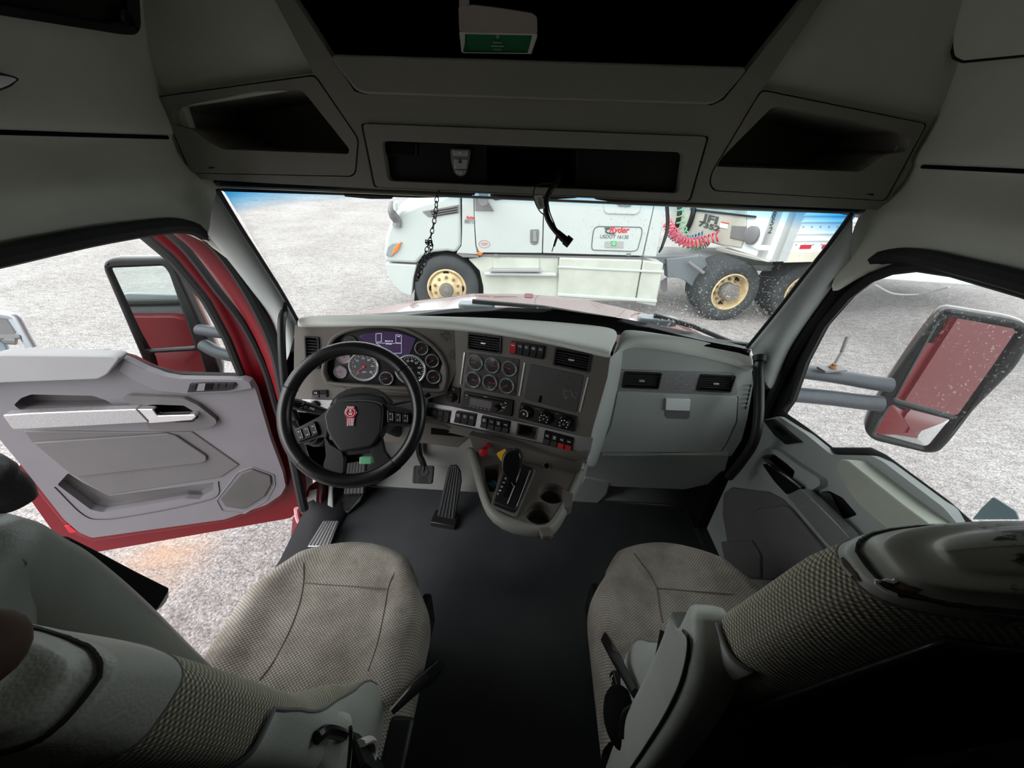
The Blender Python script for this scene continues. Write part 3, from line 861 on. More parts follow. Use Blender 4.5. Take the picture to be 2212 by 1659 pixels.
# ------------------------------------------------------------------ own hood
def hood(u, v):
    """u across, v from the windscreen forward."""
    hw = 1.16 - .16 * v; y = 1.74 + 1.9 * v
    z = .935 - .12 * (y - 1.74) - .55 * max(0, y - 2.2) ** 1.5 - .15 * abs(u) ** 2.4 * (1 + .5 * v)
    rib = .020 * math.exp(-((abs(u) - .30) / .05) ** 2) + .012 * math.exp(-(u / .22) ** 4)
    return V((u * hw, y - .12 * u * u * (1 - v), z + rib - .02 - .22 * max(0, abs(u) - .9) * 3))
HD = thing('truck_hood', 'glossy dark red hood rising beyond the windscreen base', 'hood', V((0, 2.4, .5)))
bm = B(); add_sheet(bm, [[hood(-1 + i / 15, j / 16) for i in range(31)] for j in range(17)]); fin(bm, 'hood_shell', m_red, HD, sub=1, sol=.01, smooth=60)
bm = B()
for p in ((1142, 643, .99),):
    fr = Fr(at(1142, 640, y=2.15), (1, 0, 0), (0, 1, .0)); add_rrect(bm, fr, -.026, .026, -.04, .04, -.03, .006, .015)
fin(bm, 'hood_badge', plain('maroon pad', (110, 44, 54), .6), HD, bev=.006)
# cowl behind the hood with wiper housings
bm = B(); add_sheet(bm, [[V((-1.02 + 2.04 * i / 16, 1.62 - .13 * (-1 + i / 8) ** 2, .93)) for i in range(17)], [V((-1.02 + 2.04 * i / 16, 1.735 - .13 * (-1 + i / 8) ** 2, .895)) for i in range(17)]])
fin(bm, 'cowl', plastic('dusty cowl black', (52, 56, 58), .7, 60, .3, .5, 30), label='dusty black cowl strip between windscreen and red hood', cat='cowl', sol=.015)
for k, (x, y) in enumerate(((1030, 659), (1420, 690))):
    WP = thing('windscreen_wiper', 'grey wiper pivot cover and blade at ' + ('the middle of the windscreen base' if k == 0 else 'the right end of the windscreen base'), 'wiper', at(x, y, z=.93))
    fr = Fr(at(x, y, z=.94), (1, .02 - .1 * k, 0), (0, 1, .1))
    bm = B(); add_rrect(bm, fr, -.09, .09, -.03, .03, -.02, .012, .028); fin(bm, 'pivot_cover', plain('wiper grey', (150, 158, 166), .4), WP, bev=.008)
    bm = B(); p = fr.p(-.02, 0, .02); q = at(1590 if k else 1330, 744 if k else 690, z=.88 if k else .93); add_tube(bm, [p, p.lerp(q, .5) + V((0, .01, .01)), q], .011, 8); fin(bm, 'blade', m_black, WP)
# ================================================================== OVERHEAD CONSOLE
OC = thing('overhead_console', 'dark grey overhead console with open bins across the cab above the windscreen', 'overhead console', V((0, YO, 1.46)))
m_con = plastic('console grey', (142, 141, 134), .55, 550, .15, .05, 5, .35)
LB = [(342, 210), (679, 164), (772, 300), (766, 372), (756, 380), (413, 373)]
RB = [(1646, 196), (2001, 268), (1911, 433), (1545, 411), (1535, 396), (1540, 372)]
CPX = [(783, 267), (1528, 295), (1488, 434), (811, 404)]
LID = [(708, 116), (1621, 144), (1560, 215), (1535, 226), (792, 203), (768, 196)]
CAV = [(560, -120), (706, 112), (1624, 141), (1830, -120)]
def grow(pxs, k):
    cx = sum(p[0] for p in pxs) / len(pxs); cy = sum(p[1] for p in pxs) / len(pxs)
    out = []
    for x, y in pxs:
        d = V((x - cx, y - cy)); d = d * (1 + k / d.length); out.append((cx + d.x, cy + d.y))
    return out
bm = B()
face = [(412, 386), (334, 206), (676, 157), (520, -140), (1870, -140), (1650, 190), (2010, 263), (1915, 448), (1906, 454), (1700, 446), (1488, 437), (811, 408), (600, 397)]
pslab(bm, OH, face, -.04, 0, 0, 4, [(grow(LB, 4), .012), (grow(RB, 4), .012), (grow(CPX, 4), .008), (grow([CAV[0], LID[5], LID[4], LID[3], LID[2], CAV[3]], 3), .0)])
fin(bm, 'face_panel', m_con, OC, bev=.010, seg=3)
bm = B(); slab2(bm, [OH.p(-1.02, -.10, -.32), OH.p(1.02, -.10, -.32), OH.p(1.02, .70, -.32), OH.p(-1.02, .70, -.32)], -OH.n * .02)
slab2(bm, [OH.p(-.99, -.105, -.05), OH.p(.99, -.105, -.05), OH.p(.99, -.105, -.40), OH.p(-.99, -.105, -.40)], V((0, 0, .01)))
fin(bm, 'backing', m_deep, OC)
LR = [(371, 240), (380, 230), (398, 224), (540, 196), (638, 192), (652, 196), (664, 208), (755, 322), (752, 333), (483, 323), (452, 307), (418, 281), (374, 268)]
RR = [(1681, 230), (1666, 233), (1556, 344), (1547, 360), (1857, 371), (1874, 361), (1911, 334), (1958, 327), (1967, 300), (1958, 287), (1810, 253)]
for nm, out, rec in (('storage_bin', LB, LR), ('storage_bin', RB, RR)):
    bm = B(); pslab(bm, OH, out, -.03, .002, .012, 4, [(rec, .006)]); sb = fin(bm, nm, m_con, OC, bev=.006, seg=3)
    bm = B(); pwell(bm, OH, rec, -.002, .26, .006, .9); fin(bm, 'bin_liner', m_headp, sb, smooth=50)
bm = B(); pslab(bm, OH, LID, -.03, .008, .02); fin(bm, 'shelf_lip', m_con, OC, bev=.005, seg=3)
bm = B()   # the open shelf above the lip
slab2(bm, [OH.p(-.56, .165, -.03), OH.p(.56, .165, -.03), OH.p(.62, .13, -.31), OH.p(-.62, .13, -.31)], V((0, 0, -.012)))
fin(bm, 'shelf_floor', m_deep, OC)
REC = [(824, 304), (1478, 329), (1466, 418), (838, 391)]
bm = B(); pslab(bm, OH, CPX, -.03, .006, .012, 4, [(REC, .014)]); cpn = fin(bm, 'radio_panel', m_con, OC, bev=.008, seg=4)
BAY = [(1050, 317), (1246, 324), (1243, 402), (1052, 396)]
bm = B(); pslab(bm, OH, grow(REC, 6), -.045, -.022, 0, 4, [(BAY, .004)]); pwell(bm, OH, BAY, -.022, .16, .004); fin(bm, 'black_insert', m_black, cpn, bev=.002)
bm = B(); pslab(bm, OH, [(830, 306), (900, 310), (899, 339), (833, 336)], -.03, -.014, .006); fin(bm, 'blank_cover', m_blackg, cpn, bev=.003)
bm = B(); pslab(bm, OH, [(972, 320), (1016, 322), (1013, 350), (1006, 378), (995, 382), (982, 377), (974, 348)], -.03, -.010, .008); lt = fin(bm, 'latch_surround', m_headp, cpn, bev=.003)
bm = B(); pslab(bm, OH, [(977, 324), (1011, 325), (1010, 337), (978, 336)], -.012, -.006, .004); pslab(bm, OH, [(979, 343), (990, 344), (990, 352), (998, 353), (998, 344), (1009, 345), (1007, 365), (982, 364)], -.012, -.006); pslab(bm, OH, [(983, 367), (1007, 368), (1003, 376), (994, 379), (986, 375)], -.012, -.006, .004)
for p in ((993, 329), (996, 373)):
    a, b = OH.uv(*p); add_lathe(bm, [(.004, -.008), (.004, -.002), (.001, -.0015)], OH.sub(a, b, 0), 12)
fin(bm, 'latch_plate', m_silver, cpn, bev=.0015)
# soft lining above and beside the console, closing the cab to the roof
bm = B(); slabh(bm, [V((-1.03, 1.20, 1.474)), V((-1.03, 1.20, 2.26)), V((1.03, 1.20, 2.26)), V((1.03, 1.20, 1.474))], V((0, .02, 0)), [[V((-.93, 1.20, 1.48)), V((-.93, 1.2, 1.665)), V((-.52, 1.20, 1.725)), V((-.60, 1.20, 1.93)), V((.60, 1.20, 1.93)), V((.52, 1.2, 1.725)), V((.93, 1.2, 1.665)), V((.93, 1.20, 1.48))]])
fin(bm, 'trim_5', m_head, kind='structure', bev=.004)
bm = B()
for s in (-1, 1):
    wbox(bm, min(s * 1.0, s * 1.06), max(s * 1.0, s * 1.06), 1.19, 1.78, 1.46, 2.3)
    wbox(bm, min(s * 1.02, s * 1.08), max(s * 1.02, s * 1.08), -1.5, 1.3, 1.70, 2.3)
fin(bm, 'wall_upper', m_deep, kind='structure')
bm = B(); wbox(bm, 1.085, 1.10, -1.5, 1.75, 1.44, 2.3); wbox(bm, -1.10, -1.085, -1.5, 1.75, 1.44, 2.3); fin(bm, 'wall_outer', m_red, kind='structure')

# sun visors folded up behind the bottom lip
m_vis = plastic('visor brown grey', (64, 60, 55), .7, 300, .2, .1, 6, .2)
VF = Fr((0, 1.242, 1.45), (1, 0, 0), (0, -.25, 1))
for lab, o in (('long brown grey sun visor folded above the left half of the windscreen', [(447, 392), (1026, 408), (1028, 420), (1010, 426), (900, 428), (700, 421), (480, 414), (460, 405)]),
               ('short middle sun visor between the two long ones', [(1048, 408), (1255, 415), (1248, 428), (1180, 432), (1075, 426)]),
               ('long brown grey sun visor folded above the right half of the windscreen', [(1268, 415), (1870, 445), (1868, 458), (1850, 463), (1600, 455), (1350, 441), (1285, 431)])):
    bm = B(); pslab(bm, VF, o, -.012, .0, .008); vs = fin(bm, 'sun_visor', m_vis, None, lab, 'sun visor', 'sun visors along the windscreen header', bev=.006, seg=3)
bm = B(); pslab(bm, VF, [(742, 420), (850, 424), (846, 430), (800, 430), (745, 425)], -.02, .004, .003)
fin(bm, 'visor_clip', m_black, None, 'small black clip bracket under the left sun visor', 'clip', bev=.003)

# panels high on the side linings, and the lamp at the left edge
SL = Fr((-.945, .8, 1.8), (0, 1, 0), (.25, 0, 1)); SR = Fr((.945, .8, 1.8), (0, -1, 0), (-.25, 0, 1))
LC = thing('side_cabinet', 'dark framed cabinet opening high on the left side wall', 'cabinet', SL.p(0, 0, 0))
q = [(-300, -160), (300, -60), (306, 60), (296, 76), (270, 76), (-60, 24), (-300, 0)]
bm = B(); pslab(bm, SL, q, -.03, .012, .02, 4, [([(-290, -150), (272, -60), (278, 44), (246, 48), (236, 52), (-60, -2), (-290, -30)], .01)]); fin(bm, 'frame', m_black, LC, bev=.006, seg=3)
bm = B(); pslab(bm, SL, grow(q, -14), -.02, .0, .02); fin(bm, 'door_panel', m_blackg, LC)
a, b = SL.uv(260, 36); bm = B(); add_lathe(bm, [(.017, 0), (.017, .012), (.013, .015), (.012, .008), (.001, .008)], SL.sub(a, b, .004), 20); fin(bm, 'lock', m_black, LC)
RC = thing('access_panel', 'grey access panel with rounded corner high on the right side wall', 'access panel', SR.p(0, 0, 0))
bm = B(); pslab(bm, SR, [(2066, -60), (2058, 100), (2062, 122), (2080, 131), (2500, 90), (2500, -60)], -.02, .006, .006); fin(bm, 'panel', m_head, RC, bev=.006, seg=3)
bm = B(); pslab(bm, SR, [(2058, -60), (2050, 102), (2056, 128), (2078, 137), (2500, 96), (2500, -60)], -.02, .002, .006); fin(bm, 'seal', m_black, RC)
DL = Fr((-.94, .7, 1.68), (0, 1, 0), (.2, 0, 1))
dl = thing('dome_light', 'clear reading lamp on the left side lining', 'lamp', DL.p(0, 0, 0))
bm = B(); pslab(bm, DL, [(-60, 168), (0, 163), (28, 167), (38, 172), (20, 184), (0, 192), (-60, 200)], -.02, .012, .004); fin(bm, 'lens', plain('lamp lens', (238, 238, 240), .2), dl, bev=.004, seg=3)
bm = B(); pslab(bm, DL, [(-66, 164), (0, 159), (30, 164), (44, 171), (24, 188), (0, 197), (-66, 206)], -.02, .004, .004); fin(bm, 'bezel', m_black, dl, bev=.003)

# green card in a white holder on the overhead shelf
CH = thing('card_holder', 'white card holder with a green card on the shelf above the windscreen', 'card holder', OH.px(1075, 113, .02))
HF = Fr(OH.px(1075, 113, .015), (1, 0, 0), (0, -.10, 1))
bm = B(); pslab(bm, HF, [(992, 69), (1161, 73), (1147, 115), (997, 113)], -.06, 0, .002, 4, [([(1004, 73), (1150, 76), (1140, 114.5), (1004, 113)], 0)]); fin(bm, 'holder_frame', m_paper, CH, bev=.001)
bm = B(); pslab(bm, HF, [(1002, 71), (1152, 74), (1142, 115), (1002, 113)], -.01, -.004); gc = fin(bm, 'green_card', m_greenp, CH)
bm = B(); f2 = Fr(HF.px(1075, 88, -.003), HF.u, HF.v); f2 = f2.sub(0, 0, 0, math.pi)
for k, wv in enumerate((.022, .030, .018)):
    add_box(bm, f2, -wv / 2, wv / 2, .002 + k * .006, .005 + k * .006, .0, .0006)
add_lathe(bm, [(.004, 0), (.004, .0006), (.001, .0006)], f2.sub(0, -.007), 10)
add_box(bm, f2, -.05, .04, -.040, -.0385, 0, .0006)
fin(bm, 'card_print', plain('pale print', (120, 160, 130), .6), CH, smooth=0)
bm = B(); TF = Fr(HF.px(1075, 71, .0), (1, 0, 0), (0, -.45, .9))
pslab(bm, TF, [(990, 14), (1020, 10), (1085, 18), (1148, 28), (1160, 36), (1161, 73), (992, 69)], -.003, .0, .004); fin(bm, 'top_flap', plastic('grey card', (150, 142, 136), .6, 0, 0), CH, bev=.001)
bm = B(); pslab(bm, TF, [(990, -40), (1012, -40), (1014, 10), (992, 16)], -.003, .0, .002); fin(bm, 'side_tab', plain('mauve card', (140, 128, 136), .6), CH)

# chain looped over the header, hanging in front of the glass
m_chain = plain('dark steel', (44, 42, 44), .35, .8)
CHN = thing('hanging_chain', 'dark steel chain doubled over, dangling before the windscreen', 'chain', at(948, 412, y=1.16))
def ln_points(pxs, y0, y1, n):
    p = curve([at(x, y, y=y0 + (y1 - y0) * i / (len(pxs) - 1)) for i, (x, y) in enumerate(pxs)], 12)
    ln = [0]
    for i in range(1, len(p)): ln.append(ln[-1] + (p[i] - p[i - 1]).length)
    out = []
    for k in range(n):
        s = ln[-1] * k / (n - 1); i = max(j for j in range(len(p)) if ln[j] <= s + 1e-9); i = min(i, len(p) - 2)
        t = (s - ln[i]) / max(1e-9, ln[i + 1] - ln[i]); out.append(p[i].lerp(p[i + 1], t))
    return out
lk_me = {}
def link(c, t, twist, L, par):
    s = V((math.cos(twist), -.5 * math.sin(twist), math.sin(twist))); s = (s - t * s.dot(t)).normalized(); b = t.cross(s)
    pts = []
    for i in range(14):
        a = 2 * math.pi * i / 14; k = .62 + .18 * math.cos(a)
        pts.append(c + t * (math.cos(a) * L * .62) + s * (math.sin(a) * L * k * .52))
    bm = B(); add_tube(bm, pts, .0014, 6, closed=True); return fin(bm, 'link', m_chain, par)
rnd = random.Random(4)
for strand in ([(948, 413), (943, 432), (942, 452), (938, 478), (932, 505), (925, 530), (916, 555), (906, 585), (899, 606)], [(928, 520), (933, 534), (930, 540), (922, 560), (912, 580), (905, 598), (899, 606)]):
    n = 20 if strand[0][0] == 948 else 11
    P = ln_points(strand, 1.16, 1.19, n)
    for i in range(n - 1):
        link((P[i] + P[i + 1]) / 2, (P[i + 1] - P[i]).normalized(), (0.2 if i % 2 else 1.1) + rnd.uniform(-.25, .25), (P[i + 1] - P[i]).length * 1.05, CHN)
for k in range(5):
    c = at(928 + rnd.uniform(-8, 8), 525 + rnd.uniform(-10, 14), y=1.172); link(c, V((rnd.uniform(-1, 1), .2, rnd.uniform(-1, 1))).normalized(), rnd.uniform(0, 3), .011, CHN)

# loose wiring harness hanging out of the empty bay
WH = thing('wire_harness', 'loose black wire bundle with plug hanging from the empty overhead bay', 'wires', at(1200, 380, y=1.17))
m_wire = plain('black wire', (16, 15, 15), .45)
def wpt(x, y, yy): return at(x, y, y=yy)
bm = B(); add_tube(bm, curve([wpt(1209, 372, 1.21), wpt(1203, 392, 1.165), wpt(1187, 415, 1.14), wpt(1179, 440, 1.13), wpt(1181, 465, 1.125), wpt(1190, 485, 1.12), wpt(1203, 502, 1.115), wpt(1215, 512, 1.11)], 6), .0075, 10); wb = fin(bm, 'wire_bundle', m_wire, WH)
bm = B(); add_tube(bm, [wpt(1203, 501, 1.115), wpt(1216, 514, 1.11), wpt(1222, 519, 1.108)], [.008, .0105, .0105], 12); add_tube(bm, [wpt(1221, 517, 1.108), wpt(1232, 526, 1.104)], .0145, 12); fin(bm, 'plug', m_blackg, WH, bev=.001)
bm = B(); add_tube(bm, curve([wpt(1196, 395, 1.15), wpt(1160, 400, 1.14), wpt(1153, 425, 1.13), wpt(1165, 455, 1.125), wpt(1184, 470, 1.12), wpt(1200, 492, 1.115)], 6), .0016, 6)
fin(bm, 'thin_wire', m_wire, WH)
bm = B(); add_tube(bm, curve([wpt(1184, 440, 1.125), wpt(1188, 460, 1.12), wpt(1196, 480, 1.115), wpt(1204, 500, 1.11)], 6), .0016, 6); fin(bm, 'thin_wire', m_wire, WH)
bm = B(); add_tube(bm, curve([wpt(1211, 374, 1.21), wpt(1204, 394, 1.16), wpt(1190, 415, 1.135)], 6), .0026, 6); fin(bm, 'yellow_wire', plain('dull yellow wire', (110, 104, 60), .5), WH)
bm = B(); add_tube(bm, [wpt(1204, 508, 1.112), wpt(1199, 522, 1.108)], .0045, 8); add_tube(bm, [wpt(1199, 522, 1.108), wpt(1196, 532, 1.106)], .0042, 8); fin(bm, 'antenna_plug', m_chrome, WH)
bm = B(); add_tube(bm, [wpt(1196, 532, 1.106), wpt(1192, 544, 1.104)], .0014, 6); fin(bm, 'plug_pin', m_chrome, WH)
TG = Fr(wpt(1165, 437, 1.118), (1, .1, -.2), (.2, .1, 1))
bm = B(); pslab(bm, TG, [(1153, 424), (1171, 421), (1177, 450), (1163, 453)], -.0006, .0006); tg = fin(bm, 'paper_tag', m_paper, WH)
bm = B(); f2 = Fr(TG.px(1168, 437, .001), TG.px(1172, 450, .001) - TG.px(1165, 424, .001), TG.u)
for k in (-.004, .001): add_box(bm, f2, -.012, .012, k, k + .0016, 0, .0004)
fin(bm, 'tag_print', m_ink, tg, smooth=0)
# ================================================================== DASHBOARD
DZ = 1.03
def tilted(az, el):                     # normal facing the seats: az to the right of straight back, el up
    return V((math.sin(R(az)) * math.cos(R(el)), -math.cos(R(az)) * math.cos(R(el)), math.sin(R(el))))
LP = plane(at(830, 701, z=DZ - .008), tilted(6, 16))
CP = plane(LP.px(985, 790), tilted(-21, 14))
PP = plane(at(1465, 830, y=1.29), tilted(0, 4))
DB = thing('dashboard', 'brown grey dashboard with wrap round gauge panel and pale top', 'dashboard', V((0, 1.4, .6)))

# pale top pad: near brow, upper edge, far edge
r0 = [(641, 703), (750, 701), (850, 701), (985, 707), (1100, 723), (1200, 742), (1285, 763), (1318, 771)]
r1 = [(640, 693), (750, 691), (850, 690), (985, 696), (1100, 711), (1200, 727), (1290, 747), (1322, 757)]
r2 = [(652, 685), (760, 682), (860, 684), (985, 687), (1100, 691), (1200, 697), (1290, 705), (1345, 713)]
rows = [[], [], [], [], []]
for k in range(8):
    P = LP if k < 4 else CP
    q = P.px(*r0[k], .012); e = at(*r1[k], z=DZ + .005)
    rows[0].append(P.px(*r0[k], -.03)); rows[1].append(q); rows[2].append((q + e) / 2 + V((0, -.004, .002))); rows[3].append(e); rows[4].append(at(*r2[k], z=DZ + .012))
bm = B(); add_sheet(bm, rows); fin(bm, 'top_pad', m_dasht, DB, sub=2, sol=.012, smooth=60)
# passenger side: crease, top, and rounded shoulder
c1 = [(1322, 761), (1334, 745), (1352, 735), (1380, 733), (1500, 750), (1604, 775), (1628, 792)]
c2 = [(1345, 714), (1356, 714), (1372, 715), (1400, 718), (1500, 731), (1600, 750), (1630, 760)]
f1 = [(1318, 790), (1329, 768), (1347, 752), (1374, 746), (1497, 766), (1602, 790), (1626, 806)]
rows = [[PP.px(*p, .0) for p in f1], [at(*p, y=1.285 + .0 * i) for i, p in enumerate(c1)], [at(*p, z=DZ + .012) for p in c2]]
bm = B(); add_sheet(bm, rows); fin(bm, 'passenger_pad', m_dasht, DB, sub=2, sol=.012, smooth=60)
# recess in the pad, upper centre
bm = B(); TPF = Fr(at(1200, 705, z=DZ + .012), (1, 0, 0), (0, 1, 0))
pslab(bm, TPF, [(1030, 691), (1110, 691), (1300, 710), (1312, 714), (1285, 723), (1260, 722), (1130, 703)], -.02, .0025, .01); fin(bm, 'tray_recess', m_greyd, DB, bev=.002)
# black defrost strip along the foot of the glass
s0 = [(652, 686), (700, 684), (780, 683), (860, 684), (985, 687), (1100, 691), (1200, 697), (1345, 713), (1400, 718), (1500, 732), (1600, 751), (1622, 758)]
s1 = [(652, 685), (700, 682), (780, 679), (860, 674), (985, 666), (1100, 664), (1200, 668), (1345, 688), (1400, 698), (1500, 719), (1600, 746), (1622, 755)]
rows = [[], [], []]
for a, b in zip(s0, s1):
    q = at(*a, z=DZ + .013); rows[0].append(q + V((0, .0, -.02))); rows[1].append(q); rows[2].append(at(*b, y=q.y + .035))
bm = B(); add_sheet(bm, rows); fin(bm, 'defrost_strip', m_blackg, DB, sol=.004, smooth=60)

# fascia panels
CLU = [(699, 796), (713, 741), (738, 719), (781, 707), (825, 704), (868, 710), (911, 729), (945, 758), (961, 788), (963, 812), (960, 832), (950, 844), (897, 841), (781, 834), (716, 828), (704, 819)]
bm = B(); SLOT = [(768, 846), (780, 843), (893, 852), (893, 866), (768, 862)]
pslab(bm, LP, [(636, 702), (760, 700), (860, 700), (992, 706), (986, 800), (964, 850), (925, 862), (914, 912), (640, 890), (634, 830)], -.03, .0, 0, 4, [(CLU, .0), (SLOT, .002), ([(661, 728), (689, 729), (688, 795), (662, 791)], .002)])
pwell(bm, LP, SLOT, -.002, .06, .002)
fin(bm, 'driver_fascia', m_dashp, DB, bev=.003)
BAYP = [(1118, 914), (1163, 923), (1157, 951), (1114, 941)]
bm = B(); pslab(bm, CP, [(976, 705), (1100, 722), (1200, 741), (1290, 764), (1318, 771), (1312, 815), (1292, 885), (1279, 930), (1271, 968), (1266, 984), (1240, 992), (1130, 962), (1000, 930), (930, 914), (935, 862)], -.03, .0, 0, 4, [(grow(BAYP, 1), .001), ([(1015, 720), (1084, 728), (1079, 763), (1011, 753)], .002), ([(1202, 753), (1277, 764), (1270, 804), (1196, 786)], .002)])
pwell(bm, CP, BAYP, .012, .07, .002)
fin(bm, 'centre_fascia', m_dashp, DB, bev=.005, seg=3)
bm = B(); pslab(bm, CP, [(918, 905), (1000, 922), (1130, 951), (1250, 978), (1272, 975), (1268, 992), (1250, 1004), (1232, 1000), (1110, 968), (1000, 942), (916, 922)], -.05, .022, .006); fin(bm, 'lower_lip', m_dashp, DB, bev=.010, seg=3)
# side of the centre stack facing the passenger
inn = [(1318, 770), (1312, 815), (1292, 885), (1279, 930), (1271, 968), (1268, 1004)]
out = [(1347, 738), (1339, 812), (1330, 850), (1318, 905), (1300, 965), (1284, 1010)]
rows = [[CP.px(*p, -.012) for p in inn], [CP.px(*p, .004) for p in inn], [(CP.px(*p, .004) * .45 + PP.px(*q, .0) * .55 + V((-.004, -.012, 0))) for p, q in zip(inn, out)], [PP.px(*q, -.01) for q in out]]
bm = B(); add_sheet(bm, rows); fin(bm, 'stack_side', m_grey, DB, sub=2, sol=.006, smooth=60)

# ---- instrument cluster
ICF = Fr(LP.p(0, 0, -.035), LP.u, LP.v)
IC = bpy.data.objects.new('instrument_cluster', None); COL.objects.link(IC); IC.parent = DB; IC.location = ICF.O - wloc(DB)
cl = curve([LP.px(x, y, .0) for x, y in CLU], 4, closed=True)
bm = B(); add_sheet(bm, [cl, [p - LP.n * .018 + (LP.p(0, 0) - LP.p(0, 0)) for p in cl], [p - LP.n * .04 for p in cl]], wrap=True); fin(bm, 'cluster_well', m_dashp, IC, recalc=True)
bm = B(); add_tube(bm, curve([LP.px(x, y, .004) for x, y in CLU], 5, closed=True), .0075, 8, closed=True); fin(bm, 'cluster_rim', m_dashp, IC)
bm = B(); vs = [bm.verts.new(p - LP.n * .036) for p in cl]; bm.faces.new(vs); fin(bm, 'cluster_face', plastic('cluster black', (40, 37, 40), .3, 0, 0, .06), IC, smooth=0)
m_dial = plain('dial face', (30, 30, 33), .25, 0, .6, .8); m_needle = plain('red needle', (220, 70, 72), .5)
m_screen = plain('violet screen', (58, 44, 72), .12, 0, .6, .5, (70, 55, 90), .12)
bm = B(); pslab(bm, ICF, [(775, 727), (785, 722), (825, 715), (860, 718), (898, 731), (885, 764), (850, 772), (822, 770), (815, 752), (790, 740)], 0, .002, .004); dsp = fin(bm, 'display', m_screen, DB, smooth=0)
bm = B()
for q in ([(812, 721), (824, 720), (824, 738), (812, 739)], [(855, 723), (867, 724), (867, 741), (855, 740)], [(812, 741), (867, 742), (867, 763), (845, 763)]):
    o = rpoly([ICF.uv(x, y, .003) for x, y in q], .002); add_tube(bm, [ICF.p(a, b, .003) for a, b in o], .0005, 4, closed=True)
a, b = ICF.uv(840, 737, .003); add_text(bm, '842,411.8', ICF, a, b, .0075, .003)
a, b = ICF.uv(840, 743, .003); add_text(bm, '& Faults', ICF, a, b, .007, .003)
a, b = ICF.uv(861, 727, .003); add_text(bm, '0:08', ICF, a, b, .006, .003)
fin(bm, 'display_text', plain('screen text', (220, 220, 230), .5, emit=(220, 220, 235), es=.35), dsp, smooth=0)

def gauge(par, fr, px, py, rpx, c, needle, ticks, labels=(), name='gauge', sub=None, face=m_dial):
    a, b = fr.uv(px, py, c); a2, b2 = fr.uv(px + rpx, py, c); r = math.hypot(a2 - a, b2 - b) * .97
    f = fr.sub(a, b, c)
    g = bpy.data.objects.new(name, None); COL.objects.link(g); g.parent = par; g.location = f.O - wloc(par)
    bm = B(); add_lathe(bm, [(r * .86, .001), (r * .88, .006), (r * .94, .010), (r, .007), (r * 1.01, 0)], f, 40, cap=False)
    bz = fin(bm, 'bezel', m_silver, g)
    bm = B(); add_lathe(bm, [(r * .88, .0), (r * .88, .0012), (.0005, .0013)], f, 40); fin(bm, 'dial', face, g)
    bm = B()
    for i in range(ticks):
        t = R(225 - 270 * i / (ticks - 1)); k = .70 if i % 2 == 0 else .77
        p, q = V((math.cos(t), math.sin(t))) * r * k, V((math.cos(t), math.sin(t))) * r * .84
        s = V((-math.sin(t), math.cos(t))) * r * .012
        vs = [bm.verts.new(f.p(*(p + s), .0018)), bm.verts.new(f.p(*(p - s), .0018)), bm.verts.new(f.p(*(q - s), .0018)), bm.verts.new(f.p(*(q + s), .0018))]; bm.faces.new(vs)
    for tx, ang in labels:
        t = R(ang); add_text(bm, tx, f, math.cos(t) * r * .58, math.sin(t) * r * .58, r * .2, .0018)
    if sub: add_text(bm, sub, f, 0, -r * .38, r * .15, .0018)
    fin(bm, 'dial_markings', m_whitep, g, smooth=0)
    bm = B(); t = R(needle); d = V((math.cos(t), math.sin(t))); s = V((-d.y, d.x)) * r * .03
    q = [d * -r * .15 + s, d * -r * .15 - s, d * r * .78 - s * .4, d * r * .78 + s * .4]
    slab2(bm, [f.p(p.x, p.y, .003) for p in q], f.n * .0015); add_lathe(bm, [(r * .09, .0015), (r * .08, .006), (.0004, .0065)], f, 12); fin(bm, 'needle', m_needle, g)
    return g
gauge(DB, ICF, 786, 792, 33.5, .001, 218, 25, [('0', 225), ('5', 180), ('10', 135), ('15', 90), ('20', 52), ('25', 5), ('30', -40)], 'tachometer', 'RPM', plain('tach face', (78, 74, 80), .3, 0, .5, .6))
gauge(DB, ICF, 887, 798, 34.5, .001, 225, 31, [('35', 105), ('45', 78), ('55', 48), ('65', 12), ('75', -25), ('15', 160), ('5', 215)], 'speedometer')
m_pdial = plain('pale dial', (150, 136, 148), .2, 0, .6, .8)
for x, y, r, n, m in ((743, 771, 15, 200, m_pdial), (736, 803, 15, 190, m_pdial), (835, 817, 15.5, 200, m_dial), (911, 752, 15.5, 220, m_dial), (934, 779, 15.5, 215, m_dial), (937, 814, 15.5, 188, m_dial), (757, 738, 14, 200, m_dial)):
    gauge(DB, ICF, x, y, r, .001, n, 9, face=m)

